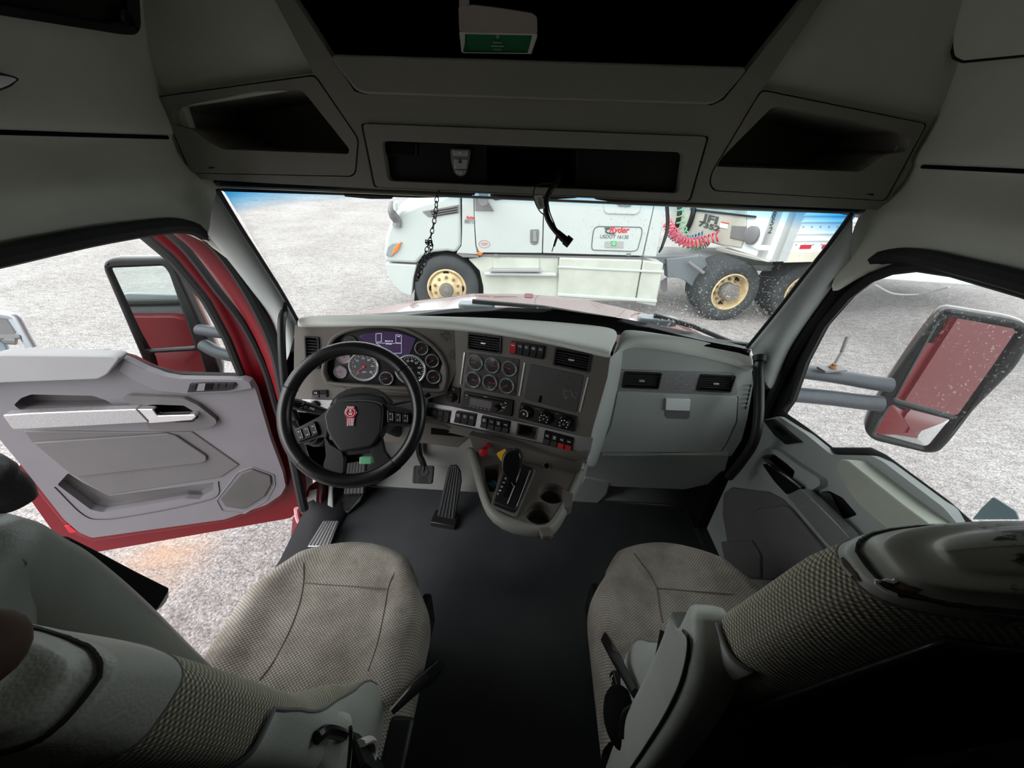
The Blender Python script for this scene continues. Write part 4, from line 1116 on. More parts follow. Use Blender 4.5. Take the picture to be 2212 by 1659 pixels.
# ---- vents
def vent(par, fr, quad, c=.0, rows_=5, cols_=6, frame=m_black, tab=True):
    P = [fr.uv(x, y, c) for x, y in quad]
    O = (V(P[0]) + V(P[1]) + V(P[2]) + V(P[3])) / 4; uu = ((V(P[1]) - V(P[0])) + (V(P[2]) - V(P[3]))) / 2
    w = uu.length; h = (((V(P[0]) - V(P[3])) + (V(P[1]) - V(P[2]))) / 2).length
    f = fr.sub(O.x, O.y, c, math.atan2(uu.y, uu.x))
    v = bpy.data.objects.new('air_vent', None); COL.objects.link(v); v.parent = par; v.location = f.O - wloc(par)
    bm = B(); o = rpoly([(-w / 2, -h / 2), (w / 2, -h / 2), (w / 2, h / 2), (-w / 2, h / 2)], .006)
    i = rpoly([(-w / 2 + .006, -h / 2 + .006), (w / 2 - .006, -h / 2 + .006), (w / 2 - .006, h / 2 - .006), (-w / 2 + .006, h / 2 - .006)], .004)
    slabh(bm, [f.p(a, b, .006) for a, b in o], -f.n * .012, [[f.p(a, b, .006) for a, b in i]])
    add_sheet(bm, [[f.p(a, b, -.004) for a, b in i], [f.p(a, b, -.045) for a, b in i]], wrap=True); bm.faces.new([bm.verts.new(f.p(a, b, -.045)) for a, b in i])
    fin(bm, 'vent_frame', frame, v, bev=.001)
    for k in range(rows_):
        y = -h / 2 + .006 + (h - .012) * (k + 1) / (rows_ + 1)
        bm = B(); slab2(bm, [f.p(-w / 2 + .005, y, .002), f.p(w / 2 - .005, y, .002), f.p(w / 2 - .005, y + .003, -.012), f.p(-w / 2 + .005, y + .003, -.012)], f.v * -.0014); fin(bm, 'slat', m_slat, v, smooth=0)
    bm = B()
    for k in range(cols_):
        x = -w / 2 + .006 + (w - .012) * (k + 1) / (cols_ + 1)
        slab2(bm, [f.p(x, -h / 2 + .005, -.014), f.p(x, h / 2 - .005, -.014), f.p(x + .004, h / 2 - .005, -.028), f.p(x + .004, -h / 2 + .005, -.028)], f.u * .0012)
    fin(bm, 'rear_vanes', m_slat, v, smooth=0)
    if tab:
        bm = B(); add_rrect(bm, f, -.011, .009, -.003, .003, .0, .010, .002); fin(bm, 'tab', m_silver, v, bev=.001)
    return v
vent(DB, CP, [(1013, 718), (1086, 727), (1081, 765), (1009, 754)])
vent(DB, CP, [(1200, 751), (1279, 763), (1272, 806), (1194, 787)])
vent(DB, LP, [(659, 726), (691, 727), (691, 797), (660, 793)], rows_=9, cols_=2, tab=False)

# ---- rocker switches
def bil(q, s, t):
    a = V(q[0]).lerp(V(q[1]), s); b = V(q[3]).lerp(V(q[2]), s); return a.lerp(b, t)
icon_rnd = random.Random(9)
def rockers(par, fr, quad, n, cols, icons, c=.0, base=True):
    if base:
        bm = B(); pslab(bm, fr, quad, c - .004, c + .004, .004); fin(bm, 'switch_housing', m_blackg, par, bev=.001)
    for k in range(n):
        s0, s1 = (k + .08) / n, (k + .92) / n
        q = [bil(quad, s0, .07), bil(quad, s1, .07), bil(quad, s1, .93), bil(quad, s0, .93)]
        P = [fr.uv(p.x, p.y, c) for p in q]
        bm = B()
        def pt(s, t, h):
            a = V(P[0]).lerp(V(P[1]), s); b = V(P[3]).lerp(V(P[2]), s); m = a.lerp(b, t); return fr.p(m.x, m.y, c + h)
        prof = [(0, .003), (.02, .009), (.45, .008), (.58, .0065), (.92, .012), (1, .003)]
        add_sheet(bm, [[pt(s, t, h) for s in (0, .06, .5, .94, 1)] for t, h in prof])
        for f in bm.faces: f.material_index = 0
        rows = [[pt(s, t, 0) for s in (0, 1)] for t in (0, 1)]
        sk = [pt(0, t, h) for t, h in prof]; 
        for ss in (0, 1):
            a_ = [bm.verts.new(pt(ss, t, h)) for t, h in prof] + [bm.verts.new(pt(ss, 1, 0)), bm.verts.new(pt(ss, 0, 0))]; bm.faces.new(a_)
        nb = len(bm.faces)
        if icons and icons[k]:
            ic = icons[k]
            cen = pt(.5, .24, .0095); w = (pt(1, .24, 0) - pt(0, .24, 0)).length
            f2 = Fr(cen, fr.u, fr.v); shapes = []
            if ic == 'o':
                add_tube(bm, [f2.p(w * .22 * math.cos(t * .5236), w * .22 * math.sin(t * .5236)) for t in range(12)], w * .035, 4, closed=True); add_box(bm, f2, -w * .05, w * .05, -w * .1, w * .1, 0, .0004)
            elif ic == 'l':
                add_tube(bm, [f2.p(w * (.02 + .17 * math.cos(t)), w * .2 * math.sin(t)) for t in (-1.57, -.8, 0, .8, 1.57)], w * .03, 4); add_box(bm, f2, 0, w * .04, -w * .2, w * .2, 0, .0004)
                for yy in (-.14, 0, .14): add_box(bm, f2, -w * .3, -w * .06, w * yy - w * .025, w * yy + w * .025, 0, .0004)
            elif ic == 'b':
                add_box(bm, f2, -w * .28, w * .28, -w * .06, w * .06, 0, .0004)
            elif ic == 'x':
                for yy in (-.2, .2): add_box(bm, f2, -w * .26, w * .26, w * yy - w * .03, w * yy + w * .03, 0, .0004)
                add_box(bm, f2, -w * .05, w * .05, -w * .2, w * .2, 0, .0004); add_box(bm, f2, -w * .2, w * .2, -w * .03, w * .03, 0, .0004)
            elif ic == 't':
                add_tube(bm, [f2.p(w * .1 * math.cos(t) - w * .1, w * .14 * math.sin(t)) for t in range(0, 7)], w * .03, 4); add_box(bm, f2, w * .06, w * .24, -w * .04, w * .04, 0, .0004); add_box(bm, f2, w * .16, w * .22, -w * .2, w * .16, 0, .0004)
            bm.faces.ensure_lookup_table()
            for f in bm.faces[nb:]: f.material_index = 1
        m = cols[k] if isinstance(cols, list) else cols
        ml = [m, m_whitep]
        if m == 'half':
            ml = [m_black, m_whitep, m_redplas]
            bm.faces.ensure_lookup_table()
            for f in bm.faces[12:20]: f.material_index = 2
        fin(bm, 'rocker_switch', ml, par, smooth=30)
rockers(DB, CP, [(1103, 736), (1178, 747), (1173, 777), (1101, 764)], 5, [m_redplas, m_black, m_black, m_black, m_black], ['b', 't', 'l', 'l', 't'], .002)
BAND = [(916, 870), (976, 878), (1117, 911), (1164, 921), (1281, 948), (1272, 980), (1250, 977), (1158, 954), (1050, 931), (918, 906)]
bm = B(); pslab(bm, CP, BAND, 0, .012, .003, 4, [(grow(BAYP, .5), .001)]); bd = fin(bm, 'metal_band', m_alu, DB, bev=.002)
rockers(DB, CP, [(921, 879), (974, 888), (970, 914), (919, 905)], 4, m_black, [None] * 4, .012)
rockers(DB, CP, [(986, 887), (1030, 894), (1025, 922), (981, 913)], 3, m_black, ['o', 'o', 'l'], .012)
rockers(DB, CP, [(1041, 897), (1103, 910), (1099, 937), (1038, 924)], 4, m_black, ['o', 't', 'x', 'b'], .012)
rockers(DB, CP, [(1177, 929), (1240, 946), (1234, 976), (1172, 959)], 4, [m_black, m_black, 'half', 'half'], ['t', 'x', 't', 'b'], .012)
bm = B(); pslab(bm, CP, BAYP, .0, .0145, .002, 4, [(grow(BAYP, -2.5), .001)]); fin(bm, 'bay_frame', m_dashp, DB, bev=.001)
# left end: small switch, light knob
bm = B(); pslab(bm, LP, [(671, 837), (742, 836), (750, 841), (751, 862), (671, 862)], -.002, .0025, .004); fin(bm, 'switch_plate', m_dashp, DB, bev=.001)
rockers(DB, LP, [(675, 843), (708, 842), (709, 858), (675, 859)], 2, m_black, ['t', None], .0025)
bm = B(); pslab(bm, LP, [(652, 863), (722, 864), (722, 886), (652, 884)], -.002, .008, .003); fin(bm, 'metal_band', m_alu, DB, bev=.002)
bm = B(); a, b = LP.uv(681, 874, .01); add_lathe(bm, [(.017, 0), (.016, .012), (.012, .016), (.001, .016)], LP.sub(a, b, .006), 20); fin(bm, 'light_knob', m_black, DB)

# ---- six gauge panel
bm = B(); pslab(bm, CP, [(1011, 762), (1122, 776), (1113, 856), (1003, 837)], -.002, .003, .004); gp = fin(bm, 'gauge_plate', plastic('gauge plate', (54, 52, 52), .45, 300, .1), DB, bev=.001)
for x, y, n in ((1028, 783, 185), (1064, 789, 3), (1101, 796, 170), (1023, 820, 0), (1059, 826, 5), (1095, 833, 215)):
    gauge(DB, CP, x, y, 16.3, .003, n, 9)
for p, q in (((1003, 761), (994, 830)), ((1133, 783), (1121, 855)), ((1270, 815), (1252, 889))):
    bm = B(); pslab(bm, CP, [(p[0] - 1.5, p[1]), (p[0] + 1.8, p[1] + .5), (q[0] + 1.8, q[1] + .5), (q[0] - 1.5, q[1])], -.002, .004, .001); fin(bm, 'chrome_strip', m_silver, DB, bev=.001)
# blank panel with torn adhesive
bm = B(); pslab(bm, CP, [(1146, 786), (1261, 811), (1245, 892), (1131, 862)], -.002, .002, .006); bp = fin(bm, 'blank_panel', plastic('blank panel', (66, 65, 65), .5, 400, .15, .1), DB, bev=.001)
m_adh = plastic('adhesive', (134, 132, 128), .6, 200, .5, .3, 60)
bm = B()
for p, q in (((1217, 845), (1221, 861)), ((1217, 843), (1228, 845)), ((1232, 843), (1236, 854)), ((1236, 854), (1244, 862)), ((1221, 861), (1226, 857)), ((1244, 848), (1246, 852))):
    add_tube(bm, [CP.px(*p, .002), CP.px((p[0] + q[0]) / 2 + .7, (p[1] + q[1]) / 2, .0028), CP.px(*q, .002)], .0011, 5)
fin(bm, 'adhesive_scrap', m_adh, bp)
ra = random.Random(3)
for cx, cy, wx, wy, nn in ((1154, 826, 13, 8, 26), (1232, 858, 12, 8, 12)):
    bm = B()
    for k in range(nn):
        x, y = cx + ra.uniform(-wx, wx), cy + ra.uniform(-wy, wy); f2 = Fr(CP.px(x, y, .002), CP.u, CP.v).sub(0, 0, 0, ra.uniform(0, 3)); w = ra.uniform(.001, .003)
        add_box(bm, f2, -w, w, -.0006, .0006, 0, .0006)
    fin(bm, 'glue_residue', plastic('glue residue', (92, 90, 88), .6, 0, 0), bp, smooth=0)
for x, y in ((1207, 811), (1230, 816), (1203, 828), (1226, 835)):
    a, b = CP.uv(x, y, .003); bm = B(); add_lathe(bm, [(.0018, 0), (.0018, .0004), (.0003, .0004)], CP.sub(a, b, .002), 10); fin(bm, 'screw_hole', m_deep, bp)
bm = B(); pslab(bm, CP, [(1166, 855), (1169, 854), (1172, 856), (1169, 870), (1162, 868)], .001, .0026, .001); fin(bm, 'notch', m_deep, bp)
# marks left by removed stick-ons, upper left of the stack
for x, y, r in ((963, 726, 15), (978, 766, 16)):
    P = LP if x < 985 else CP
    a, b = P.uv(x, y, .001); bm = B()
    for k in range(60):
        t = ra.uniform(0, 6.28); rr_ = .02 * math.sqrt(ra.uniform(0, 1)); w = ra.uniform(.001, .004); f2 = P.sub(a + rr_ * math.cos(t), b + rr_ * math.sin(t), .0, ra.uniform(0, 3))
        add_box(bm, f2, -w, w, -w * .5, w * .5, 0, .0005)
    fin(bm, 'sticker_residue', plastic('residue', (74, 71, 70) if r == 15 else (84, 80, 76), .7, 0, 0), DB, smooth=0)
# radio
bm = B(); RQ = [(1002, 845), (1109, 865), (1105, 900), (997, 879)]; pslab(bm, CP, RQ, -.01, .007, .004); rd = fin(bm, 'radio', m_blackg, DB, bev=.002)
bm = B(); pslab(bm, CP, [bil(RQ, .06, .16)[:], bil(RQ, .9, .16)[:], bil(RQ, .9, .22)[:], bil(RQ, .06, .22)[:]], .006, .0078); fin(bm, 'disc_slot', m_deep, rd)
bm = B(); pslab(bm, CP, [bil(RQ, .14, .32)[:], bil(RQ, .58, .32)[:], bil(RQ, .58, .78)[:], bil(RQ, .14, .78)[:]], .006, .0076); fin(bm, 'radio_display', plain('radio screen', (22, 22, 24), .08, 0, .6), rd)
bm = B(); p = bil(RQ, .68, .66); a, b = CP.uv(p.x, p.y, .008); add_lathe(bm, [(.013, 0), (.0125, .014), (.010, .017), (.001, .017)], CP.sub(a, b, .006), 24); fin(bm, 'volume_knob', m_black, rd)
bm = B()
for s, t, w, h in ((.07, .22, .010, .004), (.07, .40, .006, .0018), (.44, .10, .016, .0016), (.85, .24, .010, .004), (.77, .38, .007, .003), (.82, .55, .012, .006), (.80, .75, .009, .002), (.86, .45, .006, .002), (.76, .82, .006, .003)):
    p = bil(RQ, s, t); a, b = CP.uv(p.x, p.y, .008); add_box(bm, CP.sub(a, b, .0), -w / 2, w / 2, -h / 2, h / 2, .0072, .0082)
for k in range(6):
    p = bil(RQ, .16 + k * .075, .86); a, b = CP.uv(p.x, p.y, .008); add_box(bm, CP.sub(a, b, .0), -.003, .003, -.0012, .0012, .0072, .0082)
fin(bm, 'radio_lettering', plain('radio print', (190, 190, 190), .5), rd, smooth=0)
# single knob beside the radio
bm = B(); pslab(bm, CP, [(968, 834), (994, 838), (991, 872), (964, 867)], -.003, .005, .003); kp = fin(bm, 'knob_plate', m_blackg, DB, bev=.001)
bm = B(); a, b = CP.uv(978, 859, .006); add_lathe(bm, [(.017, 0), (.0165, .012), (.011, .016), (.010, .022), (.001, .023)], CP.sub(a, b, .004), 24); fin(bm, 'dimmer_knob', m_black, kp)
bm = B(); a, b = CP.uv(979, 841, .006); f2 = CP.sub(a, b, .0056); add_tube(bm, [f2.p(-.006, .001), f2.p(.0, .003), f2.p(.006, 0), f2.p(.004, -.003), f2.p(-.003, -.002)], .0006, 4); fin(bm, 'knob_symbol', m_whitep, kp)
# climate controls
bm = B(); pslab(bm, CP, [(1124, 870), (1245, 900), (1240, 934), (1119, 903)], -.003, .008, .006); hv = fin(bm, 'climate_panel', m_black, DB, bev=.002)
for k, (x, y) in enumerate(((1136, 890), (1178, 901), (1221, 912))):
    a, b = CP.uv(x, y, .01); f2 = CP.sub(a, b, .008)
    bm = B(); add_lathe(bm, [(.026, 0), (.025, .010), (.021, .013), (.0205, .022), (.019, .024), (.001, .024)], f2, 32); kb = fin(bm, 'climate_knob', m_blackg, hv)
    bm = B()
    if k == 0:
        add_tube(bm, [f2.p(.015 * math.cos(t * .2 - .5), .015 * math.sin(t * .2 - .5), .0245) for t in range(0, 19)], [.0004 + .00008 * t for t in range(18, -1, -1)], 5)
        add_box(bm, f2, -.003, .003, -.004, .003, .024, .0248)
    else:
        for i in range(7):
            t = -.6 + i * .72; g = f2.sub(.015 * math.cos(t), .015 * math.sin(t), .024, t); add_box(bm, g, -.002, .002, -.0018, .0018, 0, .0006)
        add_tube(bm, [f2.p(.003 * math.cos(t), .003 * math.sin(t), .0245) for t in range(6)], .0006, 4, closed=True)
    fin(bm, 'knob_marks', m_whitep, hv, smooth=0)
bm = B(); a, b = CP.uv(1161, 884, .009); add_text(bm, 'AUTO', CP, a, b, .007, .0085); a, b = CP.uv(1203, 894, .009); add_text(bm, 'A/C', CP, a, b, .007, .0085); fin(bm, 'panel_text', plain('dim print', (150, 150, 150), .5), hv, smooth=0)

# ---- passenger side
bm = B()
PANEL = [(1300, 985), (1318, 905), (1333, 845), (1337, 800), (1336, 770), (1348, 750), (1372, 742), (1500, 760), (1604, 784), (1624, 800), (1627, 830), (1614, 905), (1602, 950), (1580, 985)]
GLO = [(1334, 845), (1594, 857), (1591, 912), (1570, 958), (1556, 978), (1290, 978), (1319, 921)]
pslab(bm, PP, PANEL, -.03, .0, 0, 4, [(grow(GLO, 1.5), .004), ([(1349, 804), (1425, 806), (1423, 838), (1348, 835)], .002), ([(1512, 810), (1582, 813), (1581, 845), (1509, 841)], .002)]); fin(bm, 'passenger_fascia', m_grey, DB, bev=.012, seg=4)
bm = B(); pslab(bm, PP, GLO, -.02, .004, .008); gb = fin(bm, 'glove_box_door', m_grey, DB, bev=.006, seg=3)
bm = B(); pslab(bm, PP, [(1437, 862), (1492, 864), (1490, 902), (1484, 906), (1441, 904), (1436, 898)], .0, .0055, .004); gl_ = fin(bm, 'latch_recess', m_greyd, gb, bev=.001)
bm = B(); pslab(bm, PP, [(1439, 862), (1492, 864), (1490, 888), (1438, 886)], .004, .014, .002); fin(bm, 'chrome_latch', plain('latch reflection white', (244, 246, 250), .25, .1), gb, bev=.003)  # near-white, barely metallic colour stands in for windows reflected in the chrome
bm = B(); pslab(bm, PP, [(1338, 799), (1580, 806), (1590, 811), (1593, 850), (1588, 854), (1332, 843)], -.005, .008, .004, 4, [([(1349, 804), (1425, 806), (1423, 838), (1348, 835)], .002), ([(1512, 810), (1582, 813), (1581, 845), (1509, 841)], .002)]); vp = fin(bm, 'vent_plate', m_alu, DB, bev=.002)
vent(DB, PP, [(1347, 802), (1427, 805), (1425, 840), (1346, 837)], .008, 5, 6)
vent(DB, PP, [(1510, 808), (1584, 811), (1583, 847), (1507, 843)], .008, 5, 6)
bm = B(); PL = plane(PP.px(1430, 985, 0), tilted(0, -20))
pslab(bm, PL, [(1284, 981), (1577, 983), (1560, 1040), (1480, 1058), (1330, 1052), (1258, 1040), (1266, 1012)], -.03, .0, .01); fin(bm, 'lower_panel', m_grey, DB, bev=.006)
bm = B(); pslab(bm, PL, [(1262, 1030), (1320, 1042), (1312, 1070), (1290, 1090), (1262, 1100), (1228, 1103), (1235, 1070)], -.08, .005, .02); fin(bm, 'side_cover', m_grey, DB, bev=.01)
bm = B()
for k in range(6):
    q = at(1620 - k * 2, 838 + k * 9, y=1.27); add_tube(bm, [q, q + V((.02, .03, 0))], .003, 6)
fin(bm, 'end_grille', m_black, DB)
# knee panel and slot below the wheel side
KN = plane(LP.px(950, 925, 0), tilted(-4, -10))
bm = B(); pslab(bm, KN, [(690, 905), (912, 912), (1012, 930), (1016, 945), (990, 967), (910, 957), (690, 950)], -.04, .0, .006); fin(bm, 'knee_panel', m_dashp, DB, bev=.006)
bm = B(); pslab(bm, KN, [(931, 926), (1006, 936), (1009, 942), (1000, 944), (931, 938)], -.005, .005, .003); fin(bm, 'knee_slot', m_deep, DB)
# hidden carcass under the pad so that no light comes through
bm = B(); wbox(bm, -.86, .84, 1.44, 1.54, .40, .90); fin(bm, 'carcass', m_deep, DB)
# ================================================================== STEERING WHEEL AND COLUMN
WF = plane(at(761, 893, d=1.19), V((.07, -.80, .60)))
def rad_at(x, y): return math.hypot(*WF.uv(x, y))
WR = (rad_at(600, 885) + rad_at(922, 890) + rad_at(765, 736) + rad_at(757, 1052)) / 4
RT = .0215; RC_ = WR - RT
SW = thing('steering_wheel', 'large black leather steering wheel with red and white centre badge', 'steering wheel', WF.O)
bm = B(); add_tube(bm, [WF.p(RC_ * math.cos(2 * math.pi * i / 72), RC_ * math.sin(2 * math.pi * i / 72)) for i in range(72)], RT, 14, closed=True); rim = fin(bm, 'rim', m_wheelle, SW)
for ang in (42, 158, -48, -134):
    t = R(ang); f2 = WF.sub(RC_ * math.cos(t), RC_ * math.sin(t)); fr = Fr(f2.O, WF.u * math.cos(t) + WF.v * math.sin(t), WF.n)
    bm = B(); add_tube(bm, [fr.p(RT * 1.01 * math.cos(k * .349), RT * 1.01 * math.sin(k * .349)) for k in range(18)], .0012, 5, closed=True); fin(bm, 'seam', m_deep, rim)
# bottom insert of the rim between the lower spokes
bm = B(); add_tube(bm, [WF.p(RC_ * math.cos(t), RC_ * math.sin(t), .0005) for t in [R(-134 + 86 * i / 24) for i in range(25)]], RT * 1.04, 14); fin(bm, 'rim_insert', m_blackg, SW)
HUB = [(698, 898), (706, 882), (715, 873), (740, 866), (770, 864), (800, 865), (818, 869), (827, 878), (828, 900), (824, 934), (812, 956), (802, 966), (770, 972), (740, 977), (732, 974), (714, 950), (704, 930)]
def wslab(name, pxs, c0, c1, mat, par=SW, r=.004, bev=.005, seg=3, **k):
    bm = B(); pslab(bm, WF, pxs, c0, c1, r); return fin(bm, name, mat, par, bev=bev, seg=seg, **k)
hub = wslab('hub_pad', HUB, -.045, .018, m_black, r=.008, bev=.012, seg=4)
wslab('left_spoke', [(622, 905), (640, 925), (690, 900), (712, 880), (705, 945), (690, 945), (642, 960), (628, 955)], -.02, .004, m_black, bev=.008)
wslab('right_spoke', [(822, 872), (870, 880), (908, 892), (910, 900), (903, 915), (886, 922), (834, 920), (822, 930)], -.02, .004, m_black, bev=.008)
wslab('lower_spoke', [(700, 940), (712, 960), (738, 976), (742, 990), (741, 1020), (730, 1030), (702, 1016), (698, 1005), (704, 985)], -.02, .004, m_black, bev=.010)
wslab('lower_spoke', [(804, 964), (822, 940), (830, 975), (852, 1005), (850, 1014), (815, 1025), (812, 1012), (806, 990), (800, 978)], -.02, .004, m_black, bev=.010)
wslab('lower_bridge', [(735, 972), (806, 964), (806, 978), (737, 986)], -.03, -.008, m_black, bev=.005)
for nm, q, n in (('left', [(634, 927), (680, 909), (689, 940), (645, 956)], 3), ('right', [(835, 884), (883, 892), (883, 917), (836, 914)], 3)):
    pd = wslab('button_pad', q, .0, .012, m_blackg, r=.006, bev=.003)
    for k in range(n):
        bq = [bil(q, (k + .14) / n, .14)[:], bil(q, (k + .86) / n, .14)[:], bil(q, (k + .86) / n, .86)[:], bil(q, (k + .14) / n, .86)[:]]
        bm = B(); pslab(bm, WF, bq, .010, .016, .003)
        nb = len(bm.faces)
        for t in (.22, .78):
            p = bil(bq, .5, t); a, b = WF.uv(p.x, p.y, .016); add_box(bm, WF.sub(a, b, 0), -.0025, .0025, -.0012, .0012, .0158, .0166)
        e0, e1 = bil(bq, .94, .1), bil(bq, .94, .9); add_tube(bm, [WF.px(e0.x, e0.y, .0158), WF.px(e1.x, e1.y, .0158)], .0008, 4)
        bm.faces.ensure_lookup_table()
        for f in bm.faces[nb:]: f.material_index = 1
        fin(bm, 'button', [m_black, plain('button print', (200, 200, 200), .4)], pd, bev=.001)
# badge: round head over a striped shield
BF = Fr(WF.px(758, 891, .02), WF.u, WF.v)
a0, b0 = 0, 0; br = math.hypot(*[i - j for i, j in zip(WF.uv(758, 891, .02), WF.uv(771, 891, .02))])
bm = B(); out = [(-br * .62, br * 1.1), (br * .62, br * 1.1), (br * .70, br * .75)] + [(br * math.cos(t), br * math.sin(t)) for t in [R(45 - 8 * k) for k in range(12)]] + [(br * .66, -br * .95), (br * .62, -br * 2.3), (-br * .62, -br * 2.3), (-br * .66, -br * .95)] + [(br * math.cos(t), br * math.sin(t)) for t in [R(223 - 8 * k) for k in range(12)]] + [(-br * .70, br * .75)]
slab2(bm, [BF.p(a, b, -.002) for a, b in out], BF.n * .004); bg = fin(bm, 'badge', m_chrome, hub, bev=.001)
bm = B(); slab2(bm, [BF.p(a * .92, b * .96 - br * .02, .0015) for a, b in out], BF.n * .0012); fin(bm, 'badge_enamel', plain('red enamel', (190, 20, 52), .25, 0, .6, .6), hub)
bm = B(); add_tube(bm, [BF.p(br * .72 * math.cos(t * .2618), br * .72 * math.sin(t * .2618), .003) for t in range(24)], br * .05, 5, closed=True)
add_text(bm, 'K', BF, 0, br * .3, br * .62, .0032, bold=.0004); add_text(bm, 'W', BF, 0, -br * .28, br * .62, .0032, bold=.0004)
for k in (-.36, -.08, .2, .46):
    add_box(bm, BF, br * (k - .06), br * (k + .06), -br * 2.2, -br * .95, .0027, .0036)
add_box(bm, BF, -br * .5, -br * .2, br * .84, br * 1.0, .0027, .0036); add_box(bm, BF, -br * .12, br * .12, br * .84, br * 1.0, .0027, .0036); add_box(bm, BF, br * .2, br * .5, br * .84, br * 1.0, .0027, .0036)
fin(bm, 'badge_letters', m_whitep, hub, smooth=0)
bm = B(); f2 = Fr(WF.px(759, 934, .0185), WF.u, WF.v); add_tube(bm, [f2.p(-.010, .003), f2.p(-.007, -.002), f2.p(0, .001), f2.p(.007, .002), f2.p(.010, .004)], .0006, 4); fin(bm, 'horn_mark', plain('horn mark', (60, 60, 60), .5), hub)

SC = thing('steering_column', 'dark steering column shroud with stalks behind the wheel', 'steering column', WF.p(0, 0, -.10))
CF = Fr(WF.p(0, 0, -.10), WF.u, WF.v)
bm = B(); rows = []
for c, k in ((.035, 1.0), (0, 1.05), (-.10, .95), (-.20, .75)):
    rows.append([CF.p(a * k, b * k - (.0 if c > -.05 else .02), c) for a, b in [( .098 * math.cos(t) , .075 * math.sin(t) + .012) for t in [2 * math.pi * i / 24 for i in range(24)]]])
add_sheet(bm, rows, wrap=True, capu=True); fin(bm, 'shroud', m_black, SC)
wp = [(716, 872), (722, 858), (746, 852), (787, 848), (828, 853), (842, 873), (838, 900), (716, 900)]
bm = B(); pslab(bm, CF, wp, -.04, .045, .012); fin(bm, 'upper_shroud', m_black, SC, bev=.014, seg=3)
p0, p1 = WF.px(636, 872, -.045), WF.px(712, 893, -.06)
bm = B(); add_tube(bm, [p0, p0.lerp(p1, .28), p0.lerp(p1, .285), p0.lerp(p1, .5), p1], [.0175, .0175, .0165, .0165, .0105], 16); st = fin(bm, 'turn_stalk', m_black, SC)
sd = (p1 - p0).normalized(); vf = Fr(p0.lerp(p1, .45), sd, WF.v)
bm = B()
add_text(bm, 'oo', vf, .010, .002, .014, .0168)
add_tube(bm, [vf.p(-.010 + .004 * math.cos(t), .004 * math.sin(t), .0168) for t in range(6)], .0007, 4, closed=True)
for k in range(5): add_box(bm, vf, -.024, -.018, -.010 + k * .005, -.008 + k * .005, .0163, .0172)
fin(bm, 'stalk_symbols', m_whitep, st, smooth=0)
bm = B(); add_tube(bm, [WF.px(830, 878, -.07), WF.px(900, 862, -.055), WF.px(921, 852, -.05)], .0052, 10); add_tube(bm, [WF.px(918, 855, -.05), WF.px(929, 849, -.048)], .0095, 10); fin(bm, 'gear_stalk', m_black, SC, bev=.001)
bm = B(); add_tube(bm, [CF.p(0, -.02, -.18), V((-.50, 1.40, .42))], .035, 14); fin(bm, 'shaft', m_black, SC)
bm = B(); q = WF.px(791, 994, -.14); f2 = Fr(q, WF.u, WF.v); add_rrect(bm, f2, -.020, .020, -.012, .012, -.02, .01, .004); fin(bm, 'green_connector', plain('green connector', (120, 196, 150), .4), SC, bev=.002)
bm = B(); f2 = Fr(WF.px(668, 925, -.13), WF.u, WF.v)
for k in range(5): add_lathe(bm, [(.030 + .003 * (k % 2), -.01), (.030 + .003 * (k % 2), .004)], f2.sub(-.01 + .006 * k, -.02 - .004 * k, -.012 * k), 16)
fin(bm, 'bellows', m_rubber, SC)

# ================================================================== GEAR CONSOLE
KZ = .62
KP = Fr((0, .9, KZ), (1, 0, 0), (0, 1, 0))
CO = thing('gear_console', 'grey console with cup holders jutting from under the dashboard', 'console', V((.06, .95, .45)))
inner = [(1023, 968), (1031, 990), (1041, 1035), (1056, 1082), (1070, 1104), (1105, 1123), (1168, 1141), (1189, 1133), (1204, 1108), (1220, 1084), (1238, 1045), (1252, 1010)]
outer = [(1008, 962), (1019, 990), (1029, 1038), (1044, 1092), (1058, 1118), (1098, 1142), (1170, 1152), (1193, 1146), (1212, 1120), (1231, 1092), (1248, 1052), (1266, 1014)]
lowr = [(1008, 985), (1020, 1012), (1030, 1058), (1046, 1108), (1066, 1138), (1105, 1163), (1172, 1171), (1193, 1167), (1208, 1148), (1229, 1104), (1246, 1066), (1262, 1030)]
CUP = [((1192, 1065), 28.5), ((1164, 1107), 32.0)]
hol = []
for (x, y), r in CUP:
    a, b = KP.uv(x, y); r_ = .0445
    hol.append([KP.p(a + r_ * math.cos(2 * math.pi * i / 28), b + r_ * math.sin(2 * math.pi * i / 28)) for i in range(28)])
tray = [(1046, 1008), (1078, 1002), (1074, 1040), (1068, 1062), (1058, 1062), (1050, 1040)]
hol.append([KP.p(*KP.uv(*p)) for p in tray])
back = [KP.px(1260, 985), KP.px(1015, 940)]
bm = B(); pts = [KP.p(*KP.uv(*p)) for p in inner]
pts = pts + [V((pts[-1].x + .01, pts[-1].y + .07, KZ)), V((pts[0].x, pts[0].y + .05, KZ))]
slabh(bm, pts, V((0, 0, -.006)), hol)
for h in hol[:2]:
    c = sum((p for p in h), V((0, 0, 0))) / len(h)
    add_sheet(bm, [h, [c + (p - c) * .97 + V((0, 0, -.03)) for p in h], [c + (p - c) * .88 + V((0, 0, -.032)) for p in h], [c + (p - c) * .82 + V((0, 0, -.075)) for p in h]], wrap=True)
    bm.faces.new([bm.verts.new(c + (p - c) * .82 + V((0, 0, -.075))) for p in h])
h = hol[2]; c = sum((p for p in h), V((0, 0, 0))) / len(h)
add_sheet(bm, [h, [c + (p - c) * .9 + V((0, 0, -.06)) for p in h]], wrap=True); bm.faces.new([bm.verts.new(c + (p - c) * .9 + V((0, 0, -.06))) for p in h])
fin(bm, 'console_top', m_dashp, CO, bev=.003)
